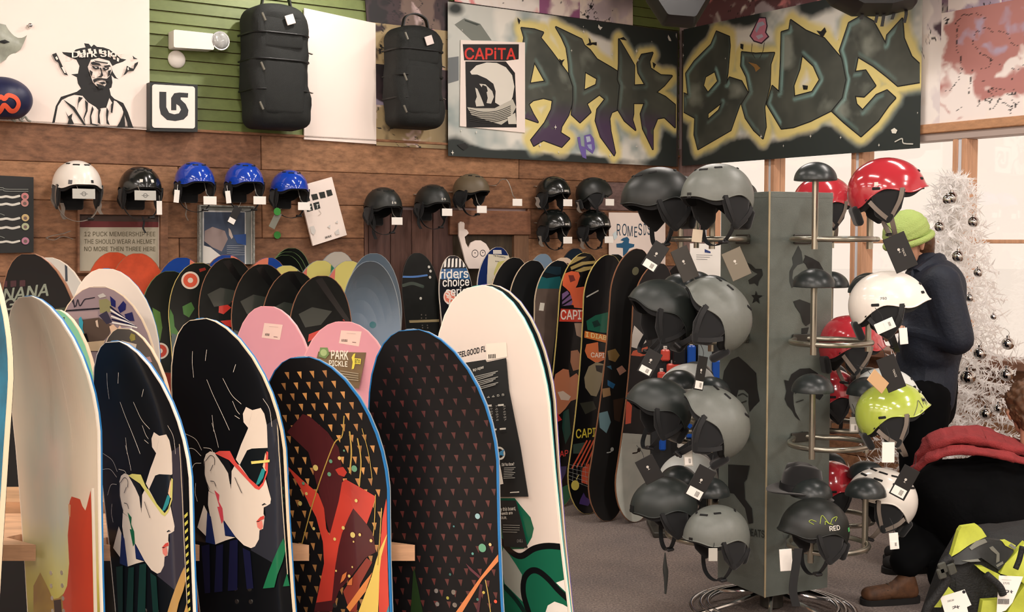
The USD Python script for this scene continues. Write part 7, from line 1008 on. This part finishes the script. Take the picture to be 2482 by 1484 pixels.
for pts, r, m_ in (([(1640, 1000), (1560, 1060), (1570, 1150), (1590, 1210), (1500, 1350), (1430, 1440), (1410, 1500)], .016, PBK), ([(1590, 1215), (1520, 1330), (1440, 1440)], .006, mat('piping_pale', (196, 196, 170), .6)), ([(2210, 1100), (2245, 1010), (2270, 900)], .01, PBK), ([(1950, 1150), (2060, 1250), (2100, 1330)], .014, PBK)): part(t, 'strap', tube(curve([P5(x, y, -.02) for x, y in pts], 24), r, 10), m_, True)
for x, y in ((1560, 1090), (1550, 1140), (1640, 1100)): part(t, 'strap_buckle', move(box(.03, .04, .012, (0, 0, 0), .004), tr(*P5(x, y, -.04)) @ rot((1, 0, 0), 90) @ rot((0, 0, 1), 20)), mat('buckle_smoke', (70, 72, 66), .3), False)
def btag(px, label, txt, bars):
    f = Face((0, YB - .03, 0), (1, 0, 0), (0, .12, .993), (0, -.993, .12)); th = thing('price_tag', label, 'tag'); part(th, 'tag_card', slab(f, Polygon(f.uv(cB5(px))), .002), CARDW, False); A = Art(Face(f.o + f.n * .002, f.u, f.v, f.n), base=.0004); return th, A
th, A = btag([(1535, 1350), (1755, 1283), (1815, 1420), (1775, 1440), (1790, 1500), (1580, 1500)], 'white price tag with handwritten marks at the front left of the backpack', 0, 0)
A.shape(Point(A.f.uv(cB5([(1749, 1305)]))[0]).buffer(.006), (20, 22, 30)); A.text('180.00', cB5([(1602, 1396)])[0], cB5([(1660, 1384)])[0], 4, (110, 108, 110)); A.line(cB5([(1645, 1440), (1675, 1430), (1660, 1450), (1650, 1455), (1680, 1440)]), .002, (50, 50, 60)); A.line(cB5([(1690, 1425), (1700, 1450), (1685, 1438), (1710, 1432)]), .002, (50, 50, 60)); A.put(th, 'tag_print')
th, A = btag([(2060, 1158), (2275, 1168), (2235, 1270), (2180, 1400), (2120, 1470), (2038, 1500)], 'white price tag with handwritten marks and a barcode at right of the backpack', 0, 0)
A.text('179.95', cB5([(2098, 1235)])[0], cB5([(2155, 1238)])[0], 4.5, (110, 108, 110)); A.line(cB5([(2120, 1290), (2150, 1295), (2130, 1312), (2150, 1305)]), .0024, (50, 50, 60)); A.line(cB5([(2170, 1290), (2175, 1315), (2165, 1300), (2185, 1300)]), .002, (50, 50, 60)); A.line(cB5([(2085, 1195), (2170, 1200)]), .001, (180, 176, 170), False)
for k in range(10): A.poly(cB5([(2052 + 10 * k, 1366), (2058 + 10 * k, 1366), (2056 + 10 * k, 1412), (2050 + 10 * k, 1412)]), (60, 58, 58))
A.put(th, 'tag_print')
# ------------------------------------------------------------------ white tree with silver balls
TX, TY = 2.40, 6.53
TW = usdkit.material(stage, '/World/Looks/tinsel_white', {'d': ('diffuse_bsdf', {'color': (.98, .97, .96)}), 't': ('translucent_bsdf', {'color': (.98, .97, .96)}), 'm': ('mix_closure', {'fac': .5})}, [('d.BSDF', 'm.closure1'), ('t.BSDF', 'm.closure2')], surface='m.closure')
t = thing('christmas_tree', 'white artificial tree hung with silver balls by the window', 'tree'); part(t, 'trunk', trimesh.creation.cylinder(.022, 1.85, sections=12, transform=tr(TX, TY, .95)), mat('tree_pole', (220, 214, 206), .6)); part(t, 'stand_foot', cat_([box(.5, .04, .04, (TX, TY, .02), .005), box(.04, .5, .04, (TX, TY, .02), .005)]), mat('tree_pole', (220, 214, 206), .6), False)
R5 = np.random.default_rng(12); VV, FF, nn = [], [], 0; HT = 2.0
for i in range(230):
    z = .28 + (HT - .32) * (i / 230) ** .92; rad = .46 * (1 - (z - .2) / (HT - .1)) + .05; a = i * 2.39996; L = rad * (.85 + .3 * R5.random()); d = np.array([math.cos(a), math.sin(a), -.12]); b0 = np.array([TX, TY, z])
    ns = int(34 + 90 * L)
    for k in range(ns):
        p = b0 + d * L * (k + R5.random()) / ns; o = R5.normal(size=3); o -= d * (o @ d) * .5; o = o / np.linalg.norm(o) * (.035 + .03 * R5.random()) + d * .02; w = np.cross(o, R5.normal(size=3)); w = w / np.linalg.norm(w) * .0055; VV += [p - w, p + w, p + o]; FF.append((nn, nn + 1, nn + 2)); nn += 3
part(t, 'needles', trimesh.Trimesh(np.array(VV), FF, process=False), TW, False, kind='stuff')
SILV = mat('silver_ball', (210, 210, 208), .06, 1.)
balls = [(2307, 480), (2297, 484), (2360, 538), (2278, 550), (2323, 622), (2371, 661), (2350, 722), (2443, 833), (2375, 857), (2346, 915), (2440, 908), (2318, 900), (2389, 1003), (2420, 990), (2408, 768)]
src = None; order = sorted(range(len(balls)), key=lambda i: balls[i][1]); rank = 'highest,second highest,third highest,fourth highest,fifth highest,sixth highest,seventh highest,eighth highest,ninth from the top,tenth from the top,eleventh from the top,twelfth from the top,thirteenth from the top,fourteenth from the top,lowest'.split(',')
for r_, i in enumerate(order):
    x, y = balls[i]; s = (1.0, .8, .9, .85, 1, .75, .7, 1, 1.05, 1.25, 1.1, .6, 1, .8, .5)[i]; P = px3(x, y, TY - .30 - .12 * (y - 480) / 520); M = tr(*P) @ np.diag([s, s, s, 1]); lb = 'silver ball ornament, %s on the white tree' % rank[r_]
    if src is None:
        src = thing('ball_ornament', lb, 'ornament', 'silver balls on the white tree', M=M); part(src, 'ball', trimesh.creation.icosphere(3, .032), SILV, True); part(src, 'cap', trimesh.creation.cylinder(.009, .012, sections=12, transform=tr(0, 0, .035)), CHR, False); part(src, 'hook', tube(curve([(0, 0, .04), (.006, 0, .055), (0, .02, .07), (0, .06, .075)], 10), .0012, 5), CHR)
    else: copy(src, M, lb, 'ornament', 'silver balls on the white tree')
# ------------------------------------------------------------------ accessory display behind the stand
YD = 6.55; t = thing('accessory_display', 'dark accessory display hung with small bright packets behind the left helmets', 'display rack'); f = Face((0, YD, 0), (1, 0, 0), (0, 0, 1), (0, -1, 0)); P0 = f.uv([(1580, 690), (1752, 690), (1752, 1180), (1580, 1180)]); x0, z0, x1, z1 = P0[:, 0].min(), P0[:, 1].min(), P0[:, 0].max(), P0[:, 1].max()
part(t, 'back_board', box(x1 - x0, .03, z1 - z0, ((x0 + x1) / 2, YD + .02, (z0 + z1) / 2), .004), mat('display_black', (24, 26, 28), .6), False)
for s in (x0 + .02, x1 - .02): part(t, 'leg', box(.03, .03, z0 + .02, (s, YD + .02, (z0 + .02) / 2)), DARKM, False)
part(t, 'foot', box(x1 - x0, .34, .03, ((x0 + x1) / 2, YD + .02, .015), .005), DARKM, False)
pk = mat('packet_red', (200, 74, 60), .35); pkb = mat('packet_blue', (20, 78, 170), .35); pkk = mat('packet_black', (18, 20, 24), .35); pkw = mat('packet_white', (214, 210, 200), .35); pkl = mat('packet_clear', (140, 150, 150), .25)
for i, (xa, ya, xb, yb, m_, lb) in enumerate(((1640, 800, 1662, 824, pkw, 'white topmost'), (1628, 842, 1660, 884, pkk, 'black upper'), (1664, 836, 1684, 890, pkb, 'narrow blue upper'), (1600, 846, 1622, 874, pk, 'small red upper left'), (1724, 872, 1750, 945, pkb, 'large blue right-hand'), (1614, 880, 1650, 905, pk, 'wide red middle'), (1690, 830, 1722, 935, pkl, 'clear'), (1592, 900, 1612, 940, pk, 'pink-red'), (1596, 1060, 1612, 1090, pkb, 'small blue low'), (1640, 1050, 1660, 1085, pkw, 'white low'), (1624, 1000, 1650, 1040, pkk, 'black low'), (1662, 1010, 1700, 1060, pkb, 'deep blue'))):
    a = f.uv([(xa, ya), (xb, yb)]); c = a.mean(0); w, h = np.abs(a[1] - a[0]); p = thing('packet', '%s packet hanging on the dark accessory display' % lb, 'packet', 'packets on the accessory display'); part(p, 'pouch', box(w, .03, h, (c[0], YD - .03, c[1]), .008), m_, False); part(p, 'hang_tab', box(w * .4, .004, .02, (c[0], YD - .02, c[1] + h / 2 + .008)), pkw, False); part(p, 'peg', tube([(c[0], YD + .01, c[1] + h / 2 + .01), (c[0], YD - .06, c[1] + h / 2 + .012)], .003, 6), CHR)
t = thing('paper_sign', 'white paper sign with faint print and a blue corner behind the top hoop', 'sign'); f = Face((0, 6.9, 0), (1, 0, 0), (0, 0, 1), (0, -1, 0)); part(t, 'sheet', slab(f, Polygon(f.uv([(1672, 590), (1752, 592), (1752, 700), (1672, 698)])), .004), CARDW, False); A = Art(Face((0, 6.8955, 0), (1, 0, 0), (0, 0, 1), (0, -1, 0))); A.poly([(1708, 604), (1722, 610), (1722, 614), (1708, 612)], (40, 60, 120)); [A.line([(1688, 618 + 5 * k), (1726 - 6 * k, 619 + 5 * k)], .003, (150, 150, 150), False) for k in range(3)]; A.put(t, 'sign_print'); part(t, 'sign_pole', tube([(f.uv([(1712, 640)])[0, 0], 6.92, 0), (f.uv([(1712, 640)])[0, 0], 6.92, 1.5)], .01), CHR); part(t, 'sign_base', trimesh.creation.cylinder(.12, .02, sections=24, transform=tr(f.uv([(1712, 640)])[0, 0], 6.92, .01)), CHR)
